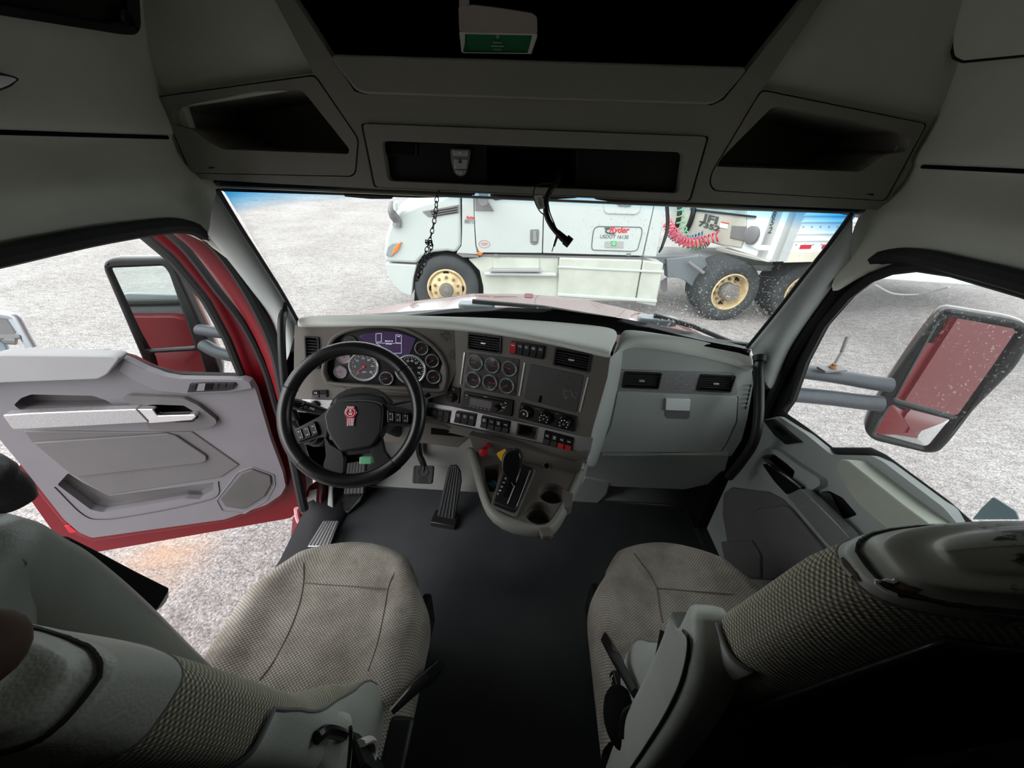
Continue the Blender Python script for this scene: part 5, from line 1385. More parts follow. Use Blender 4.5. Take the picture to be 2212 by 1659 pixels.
rows = [[KP.px(*p, -.004) for p in inner], [KP.px(*p, .006) for p in inner], [KP.px(*p, .002) for p in outer], [KP.px(*p, -.045) for p in lowr], [KP.px(*p, -.12) + V((0, .06, 0)) for p in lowr]]
bm = B(); add_sheet(bm, rows); fin(bm, 'console_rim', m_rimg, CO, sub=1, sol=.004, smooth=45)
bm = B()
for i, (a, b) in enumerate((((1207, 1100), (1226, 1072)), ((1160, 1134), (1196, 1138)))):
    pass
pslab(bm, KP, [(1214, 1056), (1238, 1066), (1236, 1092), (1224, 1098), (1216, 1080)], -.03, .0075, .004); fin(bm, 'cup_notch', m_dashp, CO, bev=.004)
bm = B(); pslab(bm, KP, [(1163, 1140), (1186, 1136), (1198, 1150), (1190, 1158), (1172, 1158)], -.012, .0072, .004); fin(bm, 'cup_notch', m_dashp, CO, bev=.004)
# upright rear wall of the console under the dash lip
UF = plane(at(1130, 985, y=1.06), V((-.20, -.92, .25)))
bm = B(); pslab(bm, UF, [(1012, 938), (1020, 941), (1110, 963), (1235, 1000), (1262, 992), (1256, 1010), (1240, 1046), (1228, 1044), (1140, 1022), (1046, 996), (1028, 985)], -.04, .0, .004); up = fin(bm, 'upright_panel', m_dashp, CO, bev=.004)
bm = B(); a, b = UF.uv(1182, 1004); add_lathe(bm, [(.011, 0), (.012, .005), (.010, .006), (.0095, -.01), (.001, -.01)], UF.sub(a, b, 0), 24); fin(bm, 'power_socket', m_blackg, CO)
bm = B(); add_lathe(bm, [(.0115, .004), (.0125, .007), (.0105, .007)], UF.sub(a, b, 0), 24, cap=False); fin(bm, 'socket_ring', m_alu, CO)
# parking brake valve knob and tag, worked by hand: things of their own
def valve(name, px, col, lab, yel=False):
    (x0, y0), (x1, y1) = px
    s = UF.px(x0, y0, 0.0); e = UF.px(x1, y1, .05)
    t = thing(name, lab, 'brake knob', s)
    bm = B(); add_tube(bm, [s - (e - s) * .1, s.lerp(e, .6)], .009, 12); fin(bm, 'stem', m_rubber if yel else m_redplas, t)
    ax = (e - s).normalized(); f = Fr(e, ax.orthogonal(), ax.cross(ax.orthogonal()))
    bm = B(); add_lathe(bm, [(.010, -.014), (.017, -.008), (.0185, 0), (.016, .006), (.006, .009), (.001, .009)], f if f.n.dot(ax) > 0 else Fr(e, f.v, f.u), 8); fin(bm, 'knob', col, t, bev=.001)
    return t
valve('brake_valve_knob', ((1055, 961), (1044, 977)), m_redplas, 'red octagonal trailer brake knob on the console upright')
t = thing('parking_brake_knob', 'yellow diamond brake knob half hidden behind the gear lever', 'brake knob', UF.px(1090, 975))
bm = B(); f2 = Fr(UF.px(1088, 984, .045), UF.u, UF.v).sub(0, 0, 0, R(40)); add_rrect(bm, f2, -.019, .019, -.019, .019, -.006, .006, .004); fin(bm, 'knob', m_yellow, t, bev=.002)
bm = B(); add_tube(bm, [UF.px(1093, 971, -.01), UF.px(1089, 983, .042)], .009, 12); fin(bm, 'stem', m_rubber, t)
# blue trinket in the tray
bm = B(); q = KP.px(1064, 1050, -.035)
for k, (dx, dy) in enumerate(((0, 0), (.012, .006), (-.010, .008), (.002, .014))):
    bmesh.ops.create_icosphere(bm, subdivisions=2, radius=.009, matrix=Matrix.Translation(q + V((dx, dy, .004 * (k % 2)))) @ Matrix.Diagonal((1.2, .8, .6, 1)))
fin(bm, 'crumpled_wrapper', plain('teal wrapper', (48, 160, 186), .35), label='small teal crumpled wrapper in the tray left of the gear lever', cat='wrapper')

# gear selector
GS = thing('gear_selector', 'black automatic gear lever in its gate on the console', 'gear lever', KP.px(1095, 1060))
gz = .035
base_o = [(1059, 1090), (1115, 1113), (1158, 1010), (1126, 996), (1088, 992)]
bm = B(); GF = Fr((0, .9, KZ + .03), (1, 0, 0), (0, 1, .08))
pslab(bm, GF, [(1066, 1084), (1112, 1102), (1152, 1010), (1124, 999), (1098, 992)], -.045, .0, .006); hs = fin(bm, 'gate_housing', m_black, GS, bev=.004, seg=3)
bm = B(); pslab(bm, KP, [(1059, 1092), (1115, 1116), (1158, 1014), (1128, 998), (1092, 992)], -.002, .008, .008); fin(bm, 'gate_surround', m_dashp, GS, bev=.004)
bm = B(); pslab(bm, GF, [(1088, 1072), (1096, 1075), (1120, 1020), (1112, 1016)], -.01, .0015); fin(bm, 'gate_slot', m_deep, GS)
bm = B(); e = [GF.px(1096, 1088, .002), GF.px(1118, 1032, .002), GF.px(1124, 1012, .002)]; add_tube(bm, e, .0022, 6); e = [GF.px(1116, 1094, .002), GF.px(1145, 1016, .002)]; add_tube(bm, e, .0015, 6); fin(bm, 'gate_edge', m_alu, GS)
bm = B()
gd = GF.px(1091, 1034, .002) - GF.px(1076, 1066, .002)
for ch, (x, y) in zip('RNDML', ((1092, 1034), (1088, 1043), (1084, 1052), (1080, 1060), (1076, 1067))):
    f2 = Fr(GF.px(x, y, .001), V((gd.y, -gd.x, 0)), gd); add_text(bm, ch, f2, 0, 0, .010, .0008, bold=.0003)
fin(bm, 'gear_letters', m_whitep, GS, smooth=0)
kb = KP.px(1104, 1046, .055); 
KF = plane(at(1105, 1004, d=1.23), V((-.1, -.86, .5)))
kn = [(1086, 982), (1095, 974), (1110, 972), (1122, 978), (1126, 990), (1124, 1008), (1118, 1030), (1110, 1040), (1098, 1036), (1086, 1024), (1082, 1012), (1083, 995)]
bm = B(); pslab(bm, KF, kn, -.03, .022, .006); fin(bm, 'lever_knob', m_blackg, GS, bev=.014, seg=4)
bm = B(); o = [KF.px(x, y, .014) for x, y in [(1092, 976), (1110, 974), (1121, 981), (1124, 993)]]; add_tube(bm, curve(o, 5), .0018, 6); fin(bm, 'knob_trim', m_chrome, GS)
bm = B(); add_tube(bm, [KF.px(1104, 1030, .0), GF.px(1106, 1048, -.01)], [.017, .013], 12); fin(bm, 'lever', m_blackg, GS)

# ================================================================== PEDALS AND FOOT WELL
bm = B(); BPF = plane(at(914, 1030, d=1.92), V((.05, -.72, .70)))
BPd = thing('brake_pedal', 'square ribbed rubber brake pedal on a curved black arm', 'pedal', BPF.O)
pslab(bm, BPF, [(893, 1006), (938, 1006), (934, 1046), (890, 1044)], -.018, .0, .012); bp_ = fin(bm, 'pedal_pad', m_rubber, BPd, bev=.004)
bm = B()
f2 = Fr(BPF.px(914, 1020), BPF.u, BPF.v); add_tube(bm, [f2.p(.024 * math.cos(t * .2618), .024 * math.sin(t * .2618), .001) for t in range(24)], .0025, 5, closed=True)
for k in range(-2, 3): add_tube(bm, [f2.p(k * .009, -.028, .001), f2.p(k * .009, -.05, .001)], .0022, 5)
for k in (-.042, .042): add_tube(bm, [f2.p(k, .03, .0), f2.p(k, -.055, .0)], .002, 5)
for k in (.01, -.012, -.034): add_tube(bm, [f2.p(-.048, k, .0), f2.p(-.03, k, .0)], .002, 5); add_tube(bm, [f2.p(.03, k, .0), f2.p(.048, k, .0)], .002, 5)
fin(bm, 'tread_pattern', plastic('worn rubber', (48, 48, 48), .5, 0, 0), bp_)
bm = B(); add_tube(bm, curve([at(903, 945, y=1.56), at(904, 965, y=1.55), at(907, 985, y=1.53), BPF.px(915, 1004, -.02), BPF.px(914, 1022, -.02)], 5), .020, 10, flat=((1, 0, 0), .8)); fin(bm, 'pedal_arm', m_black, BPd)
APF = plane(at(962, 1122, z=.03), V((.03, -.80, .60)))
AP = thing('accelerator_pedal', 'long ribbed black accelerator pedal hinged on the floor', 'pedal', APF.O)
bm = B(); pslab(bm, APF, [(944, 1116), (967, 1012), (972, 1005), (986, 1004), (995, 1018), (997, 1040), (982, 1124)], -.02, .0, .006); ap_ = fin(bm, 'pedal_pad', m_rubber, AP, bev=.004)
bm = B()
for t in (.12, .31, .5, .69, .88):
    add_tube(bm, [APF.px(944 + 38 * t, 1114 + 8 * t, .001), APF.px(969 + 24 * t, 1014 - 4 * t + 10 * max(0, t - .7), .001)], .003, 6)
fin(bm, 'rib', plastic('worn rubber rib', (52, 50, 50), .5, 0, 0), ap_)
bm = B(); q = APF.px(960, 1128); f2 = Fr(at(960, 1131, z=.012), (1, -.12, 0), (0, 1, 0)); add_box(bm, f2, -.065, .06, -.02, .06, -.012, .02); fin(bm, 'hinge_block', m_black, AP, bev=.004)

m_sill = plastic('sill black', (38, 37, 41), .5, 300, .15, .1)
FT = thing('foot_rest', 'ribbed black foot rest ramp by the open door', 'foot rest', at(770, 1090, z=0))
FF = plane(at(765, 1096, z=.03), V((.05, -.45, .89)))
bm = B(); pslab(bm, FF, [(724, 1104), (752, 1050), (786, 1040), (788, 1062), (778, 1082), (752, 1108)], -.03, .0, .003); fin(bm, 'ramp', m_black, FT, bev=.003)
bm = B(); 
for k in range(7):
    t = k / 6; add_tube(bm, [FF.px(729 + 22 * t, 1101 + 3 * t, .001), FF.px(745 + 38 * t, 1066 - 4 * t, .001)], .0035, 6)
fin(bm, 'rib', m_rubber, FT)
F2 = plane(at(765, 1066, z=.10), V((.05, -.85, .5)))
bm = B(); pslab(bm, F2, [(742, 1068), (750, 1000), (790, 995), (786, 1066)], -.03, .0, .003); fin(bm, 'upper_plate', m_black, FT, bev=.003)
bm = B()
for k in range(6):
    t = k / 5; add_tube(bm, [F2.px(745 + 38 * t, 1067 - 1 * t, .001), F2.px(756 + 30 * t, 1000, .001)], .0035, 6)
fin(bm, 'rib', plastic('grey rubber', (86, 84, 88), .5, 0, 0), FT)

# door sill with metal tread plate
SI = Fr(at(700, 1150, z=.03), (0, 1, 0), (-1, 0, 0)); SI = Fr(at(700, 1150, z=.072), (1, 0, 0), (0, 1, 0))
bm = B(); rows = []
for y in (.15, .6, 1.0, 1.2, 1.4, 1.62):
    k = max(0, (y - 1.05)) * .35
    rows.append([V((-1.03, y, -.10)), V((-1.03, y, .012 + k * .8)), V((-.99, y, .028 + k)), V((-.88 + k * .1, y, .03 + k * .15)), V((-.855 + k * .1, y, .02)), V((-.85 + k * .1, y, -.01))])
add_sheet(bm, rows); fin(bm, 'trim_6', m_sill, kind='structure', smooth=40, sol=.004)
bm = B(); pslab(bm, SI, [(698, 1125), (732, 1125), (712, 1180), (664, 1180)], -.004, .004, .004)
SP = fin(bm, 'tread_plate', m_alu, None, 'silver ribbed tread plate on the driver door sill', 'tread plate', bev=.002)
bm = B()
for k in range(6):
    t = (k + .5) / 6; add_tube(bm, [SI.px(699 + 32 * t, 1126, .004), SI.px(665 + 46 * t, 1179, .004)], .004, 6)
fin(bm, 'tread_rib', m_alu, SP)
bm = B(); wbox(bm, .90, 1.03, .15, 1.6, -.1, .03); fin(bm, 'trim_7', m_sill, kind='structure', bev=.01)
# grey side kick panel with a dark pocket left of the foot rest
bm = B(); rows = []
pk = [(712, 1110), (716, 1060), (718, 1000)]
rows = [[at(709, 1105, x=-.93), at(722, 1108, x=-.90)], [at(713, 1060, x=-.93), at(720, 1060, x=-.91)], [at(715, 1000, x=-.93), at(724, 1000, x=-.90)]]
add_sheet(bm, rows); fin(bm, 'trim_8', m_grey, kind='structure', sol=.01)
# ================================================================== DOORS, MIRRORS, GRAB HANDLES
DV = V((.966, .26, 0))
LD = Fr((-1.14, 1.35, .30), DV, (0, 0, 1))
D1 = thing('door_1', 'open driver door with grey inner panel and dark red shell', 'door', LD.p(-.4, -.45, 0), kind='structure')
def lpx(*pts): return [LD.uv(*p) if isinstance(p, tuple) else p for p in pts]
def dslab(name, pts, c0, c1, mat, par=D1, r=.01, bev=.006, seg=3, holes=(), fr=LD, **k):
    bm = B(); o = [fr.uv(x, y, c1) if abs(x) > 3 or abs(y) > 3 else (x, y) for x, y in pts]
    o = rpoly(o, r) if r else o
    hs = []
    for h, hr in holes:
        q = [fr.uv(x, y, c1) if abs(x) > 3 or abs(y) > 3 else (x, y) for x, y in h]
        if hr: q = rpoly(q, hr)
        hs.append([fr.p(a, b, c1) for a, b in q])
    P = [fr.p(a, b, c1) for a, b in o]
    if hs: slabh(bm, P, fr.n * (c0 - c1), hs)
    else: slab2(bm, P, fr.n * (c0 - c1))
    return fin(bm, name, mat, par, bev=bev, seg=seg, **k)
WIN = [(302, 499), (372, 558), (446, 647), (492, 732), (524, 812), (388, 809), (357, 803), (312, 790), (268, 768), (241, 762), (-.93, .585), (-.93, 1.06), (-.50, 1.10)]
TOPZ = 1.14
SHELL = [(342, 487), (400, 540), (466, 625), (522, 700), (566, 792), (592, 880), (626, 985), (655, 1058), (648, 1100), (629, 1119), (178, 1198), (150, 1190), (134, 1176), (58, 1069), (-1.0, .20), (-1.0, 1.10), (-.9, TOPZ), (-.42, TOPZ)]
dslab('shell', SHELL, -.15, -.075, m_redin, r=.02, bev=.012, holes=[([(x, y + 16) if y > 740 else (x, y - .035) if y == .585 else (x, y) for x, y in WIN], .02)])
bm = B()
fo = [(541, 822), (552, 838), (586, 946), (613, 1018), (622, 1052), (608, 1074), (576, 1096), (486, 1127), (198, 1169), (166, 1156), (135, 1128), (40, 1010)]
fi = [(528, 828), (538, 846), (570, 950), (596, 1022), (600, 1048), (592, 1060), (568, 1078), (486, 1108), (206, 1148), (180, 1136), (150, 1110), (55, 985)]
add_sheet(bm, [[LD.px(*p, -.09) for p in fo], [LD.px(*p, -.02) for p in fo], [LD.px(*p, -.012) for p in fo], [LD.px(*p, -.012) for p in fi]]); fin(bm, 'inner_flange', m_redin, D1, bev=.004)
# black run channel round the glass
bm = B(); o = rpoly([LD.uv(x, y, -.04) if abs(x) > 3 else (x, y) for x, y in WIN], .02); add_tube(bm, [LD.p(a, b, -.034) for a, b in o], .018, 8, closed=True, flat=(LD.n, .8)); fin(bm, 'window_seal', m_rubber, D1)
bm = B(); o = [LD.uv(x, y, -.07) if abs(x) > 3 else (x, y) for x, y in WIN]; slab2(bm, [LD.p(a, b, -.07) for a, b in o], LD.n * -.004); fin(bm, 'window_glass', m_clear, D1, smooth=0)
# black outer seal along the hinge side of the frame
bm = B(); add_tube(bm, curve([LD.px(x, y, -.03) for x, y in [(345, 487), (403, 540), (470, 627), (527, 702), (572, 794), (598, 882), (632, 985), (657, 1050)]], 5), .016, 8); fin(bm, 'frame_seal', m_rubber, D1)
TRIM = [(-.97, .34), (-.97, .585), (0, 767), (241, 769), (268, 775), (312, 797), (357, 811), (388, 816), (526, 818), (541, 823), (552, 841), (584, 948), (611, 1020), (617, 1051), (607, 1069), (575, 1091), (486, 1122), (198, 1162), (169, 1149), (138, 1122), (58, 1020), (0, 950)]
POCK = [(124, 1047), (147, 1022), (178, 1042), (236, 1071), (462, 1042), (459, 1064), (433, 1079), (401, 1077), (223, 1107), (196, 1101)]
HREC = [(317, 876), (330, 874), (397, 876), (424, 892), (430, 902), (418, 912), (380, 912), (340, 906)]
ARMP = [(45, 860), (67, 852), (201, 855), (232, 866), (252, 880), (200, 884), (45, 886), (30, 875)]
trim = dslab('door_trim', TRIM, -.03, .0, m_doorp, r=.012, bev=.010, holes=[(POCK, .008), (HREC, .006), (ARMP, .008)])
bm = B(); pwell(bm, LD, POCK, -.004, .05, .008, .96); fin(bm, 'map_pocket', m_doord, trim, smooth=50)
bm = B(); pwell(bm, LD, ARMP, -.004, .06, .008, .9); fin(bm, 'pull_recess', m_doord, trim, smooth=50)
bm = B(); pwell(bm, LD, HREC, -.004, .05, .006, .85); fin(bm, 'handle_recess', m_black, trim, smooth=50)
dslab('arm_pad', [(-.96, .50), (-.96, .575), (0, 766), (241, 769), (260, 774), (246, 792), (232, 810), (212, 820), (0, 828)], -.01, .045, plastic('door pad grey', (140, 140, 143), .5, 400, .15, .04), r=.012, bev=.016, seg=4)
dslab('sill_step', [(268, 777), (312, 799), (357, 812), (388, 817), (524, 819), (540, 826), (546, 840), (500, 848), (400, 852), (340, 846), (290, 824), (255, 800)], -.01, .016, m_doorp, r=.006, bev=.012, seg=4)
swp = dslab('switch_plate', [(410, 829), (440, 827), (508, 827), (511, 832), (504, 841), (490, 844), (404, 848)], .01, .022, m_black, r=.004, bev=.002)
for q, c in (([(414, 831), (424, 830), (421, 844), (410, 845)], m_blackg), ([(429, 830), (444, 829), (441, 844), (424, 845)], m_greyd), ([(446, 829), (461, 829), (458, 842), (443, 843)], m_deep), ([(463, 829), (473, 829), (470, 841), (459, 842)], m_blackg), ([(478, 829), (488, 829), (487, 838), (477, 839)], m_blackg), ([(494, 829), (506, 829), (502, 838), (490, 839)], m_blackg)):
    dslab('window_switch', q, .018, .026, c, par=swp, r=.002, bev=.002)
sur = dslab('handle_surround', [(263, 860), (277, 855), (340, 858), (397, 861), (428, 876), (466, 906), (468, 914), (458, 922), (442, 926), (375, 931), (322, 928), (318, 918), (290, 880)], -.005, .022, m_doord, r=.008, bev=.008, seg=3, holes=[(HREC, .006)])
gbar = dslab('grab_bar', [(4, 897), (60, 893), (180, 888), (294, 884), (322, 913), (180, 921), (60, 927), (27, 928)], .02, .055, m_alu, r=.008, bev=.012, seg=4)
dslab('door_handle', [(295, 884), (330, 884), (340, 898), (420, 896), (425, 899), (415, 908), (322, 915), (308, 900)], .022, .05, m_chrome, r=.006, bev=.006, seg=3)
ins = dslab('insert_panel', [(49, 931), (357, 934), (415, 933), (517, 1005), (477, 1032), (232, 1070), (178, 1041), (67, 956)], -.005, .006, m_doord, r=.008, bev=.006)
dslab('insert_cushion', [(70, 957), (361, 937), (380, 942), (446, 986), (446, 996), (436, 1001), (165, 1031), (150, 1024)], .0, .016, m_doord, par=ins, r=.008, bev=.008, seg=3)
sp = dslab('speaker_grille', [(522, 1022), (544, 1015), (584, 1029), (586, 1046), (571, 1073), (526, 1101), (486, 1095), (475, 1078)], -.005, .010, plastic('speaker mesh', (80, 77, 77), .6, 1600, .6), r=.008, bev=.004)
bm = B(); o = rpoly([LD.uv(x, y, .0) for x, y in [(514, 1020), (544, 1008), (592, 1025), (594, 1048), (577, 1079), (528, 1109), (480, 1103), (468, 1080)]], .01); add_tube(bm, [LD.p(a, b, .001) for a, b in o], .003, 6, closed=True); fin(bm, 'speaker_rim', m_doorp, trim)
bm = B(); add_tube(bm, curve([LD.px(x, y, .001) for x, y in [(118, 1052), (180, 1112), (224, 1122), (300, 1112), (402, 1092), (468, 1072), (472, 1040)]], 6), .0022, 6); fin(bm, 'pocket_seam', m_black, trim)
dslab('reflector', [(138, 1136), (150, 1136), (168, 1150), (150, 1152)], -.012, -.002, m_redplas, r=.003, bev=.002)
bm = B()
for x, y in ((150, 1168), (168, 1180)):
    a, b = LD.uv(x, y, -.03); add_lathe(bm, [(.007, 0), (.006, .006), (.001, .007)], LD.sub(a, b, -.033), 10)
fin(bm, 'shell_bolt', m_redin, D1)

# red body round the door openings: jamb behind the left pillar, seals
for s, nm, seal, jam in ((-1, '9', [(-260, 606), (0, 554), (200, 512), (330, 492), (388, 488), (432, 501), (482, 548), (542, 640), (590, 745), (612, 845), (626, 950), (640, 1020), (652, 1080), (657, 1100)],
                          [(388, 487), (452, 520), (500, 580), (560, 670), (600, 760), (618, 850), (640, 960), (660, 1060)]),
                         (1, '10', [(2500, 700), (2212, 612), (2080, 578), (1985, 556), (1905, 556), (1845, 590), (1790, 650), (1735, 730), (1690, 812), (1655, 890), (1640, 940)], None)):
    bm = B(); add_tube(bm, curve([at(x, y, x=s * .968) for x, y in seal], 5), .020, 8); fin(bm, 'trim_' + nm, m_rubber, kind='structure')
rows = []
for p, q in zip([(392, 492), (430, 502), (482, 548), (542, 640), (590, 745), (612, 845), (626, 950), (640, 1020), (652, 1080)], [(338, 484), (398, 528), (462, 600), (528, 692), (574, 782), (602, 872), (632, 975), (650, 1030), (660, 1085)]):
    a = at(*p, x=-.985); b = at(*q, x=-1.085); c = (a + b) / 2 + V((-.012, -.012, 0)); rows.append([a + V((.02, .03, 0)), a, c, b, b + V((-.01, .12, 0))])
bm = B(); add_sheet(bm, rows); fin(bm, 'trim_11', m_redin, kind='structure', sol=.006, sub=1)
rows = []
for p in [(1845, 590), (1790, 650), (1735, 730), (1690, 812), (1655, 890), (1640, 940)]:
    a = at(*p, x=.975); rows.append([a, a + V((.03, .015, 0)), a + V((.06, .06, 0)), a + V((.07, .22, -.01))])
bm = B(); add_sheet(bm, rows); fin(bm, 'trim_12', m_redin, kind='structure', sol=.006, sub=1)
# red step fairing under the sill, seen past the open door, with a dark opening and pale rim
SF = thing('step_fairing', 'red step fairing with dark cut-out below the driver sill', 'fairing', at(640, 1170, x=-1.10))
EF = Fr(at(660, 1110, x=-1.07), (-.55, .83, 0), (0, 0, 1)); EF = plane(at(660, 1110, x=-1.06), V((-.2, -.95, .2)))
bm = B(); pslab(bm, EF, [(628, 1172), (632, 1120), (646, 1098), (668, 1050), (686, 1040), (696, 1100), (674, 1180)], -.05, .0, .005, 4, [([(648, 1112), (662, 1106), (690, 1104), (676, 1140), (664, 1136), (652, 1124)], .006)]); fin(bm, 'panel', m_red, SF, bev=.008)
bm = B(); pwell(bm, EF, [(648, 1112), (662, 1106), (690, 1104), (676, 1140), (664, 1136), (652, 1124)], -.002, .06, .006); fin(bm, 'cut_out', m_deep, SF)
bm = B(); add_tube(bm, curve([EF.px(x, y, .004) for x, y in [(640, 1098), (644, 1122), (658, 1140), (676, 1150)]], 5), .012, 8); fin(bm, 'rim', plain('pale pink paint', (214, 150, 156), .4), SF)
bm = B(); pslab(bm, EF, [(668, 1060), (684, 1056), (682, 1106), (662, 1106)], .0, .012, .002); fin(bm, 'hinge_cover', m_greyd, SF, bev=.003)

# ---- right door, closed
RD = Fr((.95, .7, .5), (0, -1, 0), (0, 0, 1))
D2 = thing('door_2', 'closed passenger door with grey trim and padded arm rest', 'door', V((.97, .7, 0)), kind='structure')
def rslab(*a, **k):
    k.setdefault('par', D2); return dslab(*a, fr=RD, **k)
HR2 = [(1644, 988), (1654, 982), (1672, 981), (1700, 1002), (1717, 1018), (1712, 1034), (1700, 1036), (1680, 1024), (1660, 1006)]
PK2 = [(1772, 1062), (1790, 1060), (1820, 1075), (1852, 1112), (1830, 1120), (1800, 1120)]
RTR = [(1640, 928), (1646, 908), (1682, 899), (1740, 937), (1795, 982), (1882, 984), (1907, 997), (2038, 1096), (.55, .36), (.55, -.45), (1490, 1240), (1516, 1180), (1524, 1120), (1542, 1071), (1553, 1038), (1602, 986)]
rslab('door_trim', RTR, -.03, .0, m_grey, r=.01, bev=.010, holes=[(HR2, .006), (PK2, .008)])
bm = B(); pwell(bm, RD, HR2, -.003, .05, .006, .85); fin(bm, 'handle_recess', m_black, D2, smooth=50)
bm = B(); pwell(bm, RD, PK2, -.003, .06, .008, .85); fin(bm, 'pull_recess', m_deep, D2, smooth=50)
swp = rslab('switch_plate', [(1648, 908), (1668, 905), (1728, 955), (1696, 960), (1672, 940)], -.005, .012, m_black, r=.004, bev=.003)
rslab('window_switch', [(1668, 921), (1682, 922), (1702, 938), (1690, 941)], .008, .017, m_deep, par=swp, r=.002, bev=.002)
rslab('window_switch', [(1688, 948), (1706, 945), (1718, 955), (1698, 957)], .008, .016, m_blackg, par=swp, r=.002, bev=.002)
rslab('handle_surround', [(1628, 988), (1640, 974), (1654, 969), (1678, 972), (1722, 1004), (1770, 1034), (1772, 1048), (1745, 1064), (1716, 1070), (1698, 1072), (1668, 1052), (1636, 1018)], -.005, .024, m_grey, r=.008, bev=.010, seg=4, holes=[(HR2, .006)])
rslab('door_handle', [(1646, 1003), (1658, 1001), (1690, 1026), (1712, 1042), (1727, 1053), (1716, 1062), (1698, 1068), (1672, 1040)], .02, .045, m_blackg, r=.006, bev=.006, seg=3)
bm = B(); add_tube(bm, [RD.px(1660, 1002, .046), RD.px(1696, 1028, .048), RD.px(1728, 1052, .047)], .004, 8); fin(bm, 'handle_edge', m_chrome, D2)
rslab('grab_bar', [(1699, 1070), (1729, 1055), (1760, 1084), (1812, 1136), (1860, 1190), (1820, 1210), (1774, 1160)], .02, .055, m_alu, r=.006, bev=.012, seg=4)
rslab('arm_pad', [(1806, 1003), (1816, 991), (1830, 994), (1892, 1044), (1951, 1091), (2030, 1150), (1970, 1180), (1900, 1132), (1850, 1087), (1812, 1032)], -.005, .055, plastic('cream pad', (176, 180, 168), .5, 400, .15), r=.012, bev=.018, seg=4)
rslab('insert_panel', [(1560, 1110), (1562, 1066), (1580, 1052), (1660, 1062), (1690, 1078), (1790, 1190), (1800, 1260), (1600, 1250), (1570, 1170)], -.005, .006, m_greyd, r=.01, bev=.006)
rslab('insert_cushion', [(1624, 1110), (1634, 1098), (1690, 1090), (1700, 1094), (1780, 1190), (1780, 1250), (1690, 1240)], .0, .018, m_greyd, r=.01, bev=.008, seg=3)
rslab('map_pocket', [(1556, 1170), (1620, 1166), (1640, 1200), (1640, 1250), (1570, 1240)], -.005, .02, m_greyd, r=.01, bev=.006)
WR2 = [(1686, 893), (1706, 864), (1735, 780), (1775, 702), (1830, 638), (1880, 600), (1930, 581), (1985, 574), (2060, 584), (2212, 626), (.53, .87), (.53, .42), (2040, 1092), (1907, 992), (1882, 979), (1797, 977), (1740, 932)]
SH2 = [(1628, 940), (1640, 900), (1668, 840), (1712, 752), (1760, 676), (1815, 612), (1870, 575), (1930, 556), (1990, 552), (2070, 562), (.50, .93), (.57, .90), (.57, -.6), (-.65, -.6), (-.62, .1)]
rslab('door_frame', SH2, -.06, -.035, m_rubber, r=.015, bev=.01, holes=[(WR2, .01)])
WR3 = [(x - 13, y - 9) for x, y in WR2[:10]] + [(.55, .87), (.55, .30), (2040, 1130), (1907, 1030), (1882, 1020), (1797, 1010), (1740, 960), (1684, 920)]
rslab('outer_skin', SH2, -.12, -.085, m_redin, r=.015, bev=.01, holes=[(WR3, .01)])
bm = B(); o = [RD.uv(x, y, -.03) if abs(x) > 3 else (x, y) for x, y in WR2]; add_tube(bm, [RD.p(a, b, -.03) for a, b in o], .016, 8, closed=True, flat=(RD.n, .8)); fin(bm, 'window_seal', m_rubber, D2)
bm = B(); o = [RD.uv(x, y, -.06) if abs(x) > 3 else (x, y) for x, y in WR2]; slab2(bm, [RD.p(a, b, -.06) for a, b in o], RD.n * -.004); fin(bm, 'window_glass', glass('side glass', (.95, .975, .97, 1), .10, dirt=.25, dirt_scale=140), D2, smooth=0)
bm = B(); slab2(bm, [V((1.06, -1.5, -.6)), V((1.06, .13, -.6)), V((1.06, .13, 2.2)), V((1.06, -1.5, 2.2))], V((.03, 0, 0))); fin(bm, 'wall_sleeper', m_redin, kind='structure')

# ---- outside mirrors
def mirror(lab, P, n, outer, up_, low, side, arms):
    F_ = plane(P, n); T_ = thing('side_mirror', lab, 'side mirror', P, 'outside mirrors')
    bm = B(); pslab(bm, F_, outer, -.05, .01, .035, 5, [(up_, .012), (low, .012)]); fin(bm, 'housing_frame', m_black, T_, bev=.012, seg=4)
    bm = B(); o = rpoly([F_.uv(x, y, 0) for x, y in outer], .035, 5); cx = sum(a for a, b in o) / len(o); cy = sum(b for a, b in o) / len(o)
    rows = [[F_.p(cx + (a - cx) * k, cy + (b - cy) * k, c) for a, b in o] for k, c in ((1.0, -.03), (1.01, -.06), (.93, -.11), (.6, -.15))]
    add_sheet(bm, rows, wrap=True); bm.faces.new([bm.verts.new(p) for p in rows[-1]]); fin(bm, 'back_shell', m_red, T_)
    bm = B(); pslab(bm, F_, grow(up_, 3), -.03, -.004, .012); fin(bm, 'main_glass', m_mirror, T_, smooth=0)
    bm = B(); o = rpoly([F_.uv(x, y, 0) for x, y in grow(low, 3)], .012); cx = sum(a for a, b in o) / len(o); cy = sum(b for a, b in o) / len(o)
    rows = [[F_.p(cx + (a - cx) * k, cy + (b - cy) * k, -.006 + .010 * (1 - k * k)) for a, b in o] for k in (1, .8, .6, .4, .2, .02)]; add_sheet(bm, rows, wrap=True); bm.faces.new([bm.verts.new(p) for p in rows[-1]]); fin(bm, 'convex_glass', m_mirror, T_, smooth=60)
    for pts, rr in arms:
        bm = B(); add_tube(bm, curve(pts, 6), rr, 12, flat=((0, 0, 1), .9)); fin(bm, 'mirror_arm', plastic('arm grey', (70, 74, 81), .45, 200, .1), T_)
    return T_, F_
Pl = at(335, 680, d=1.76)
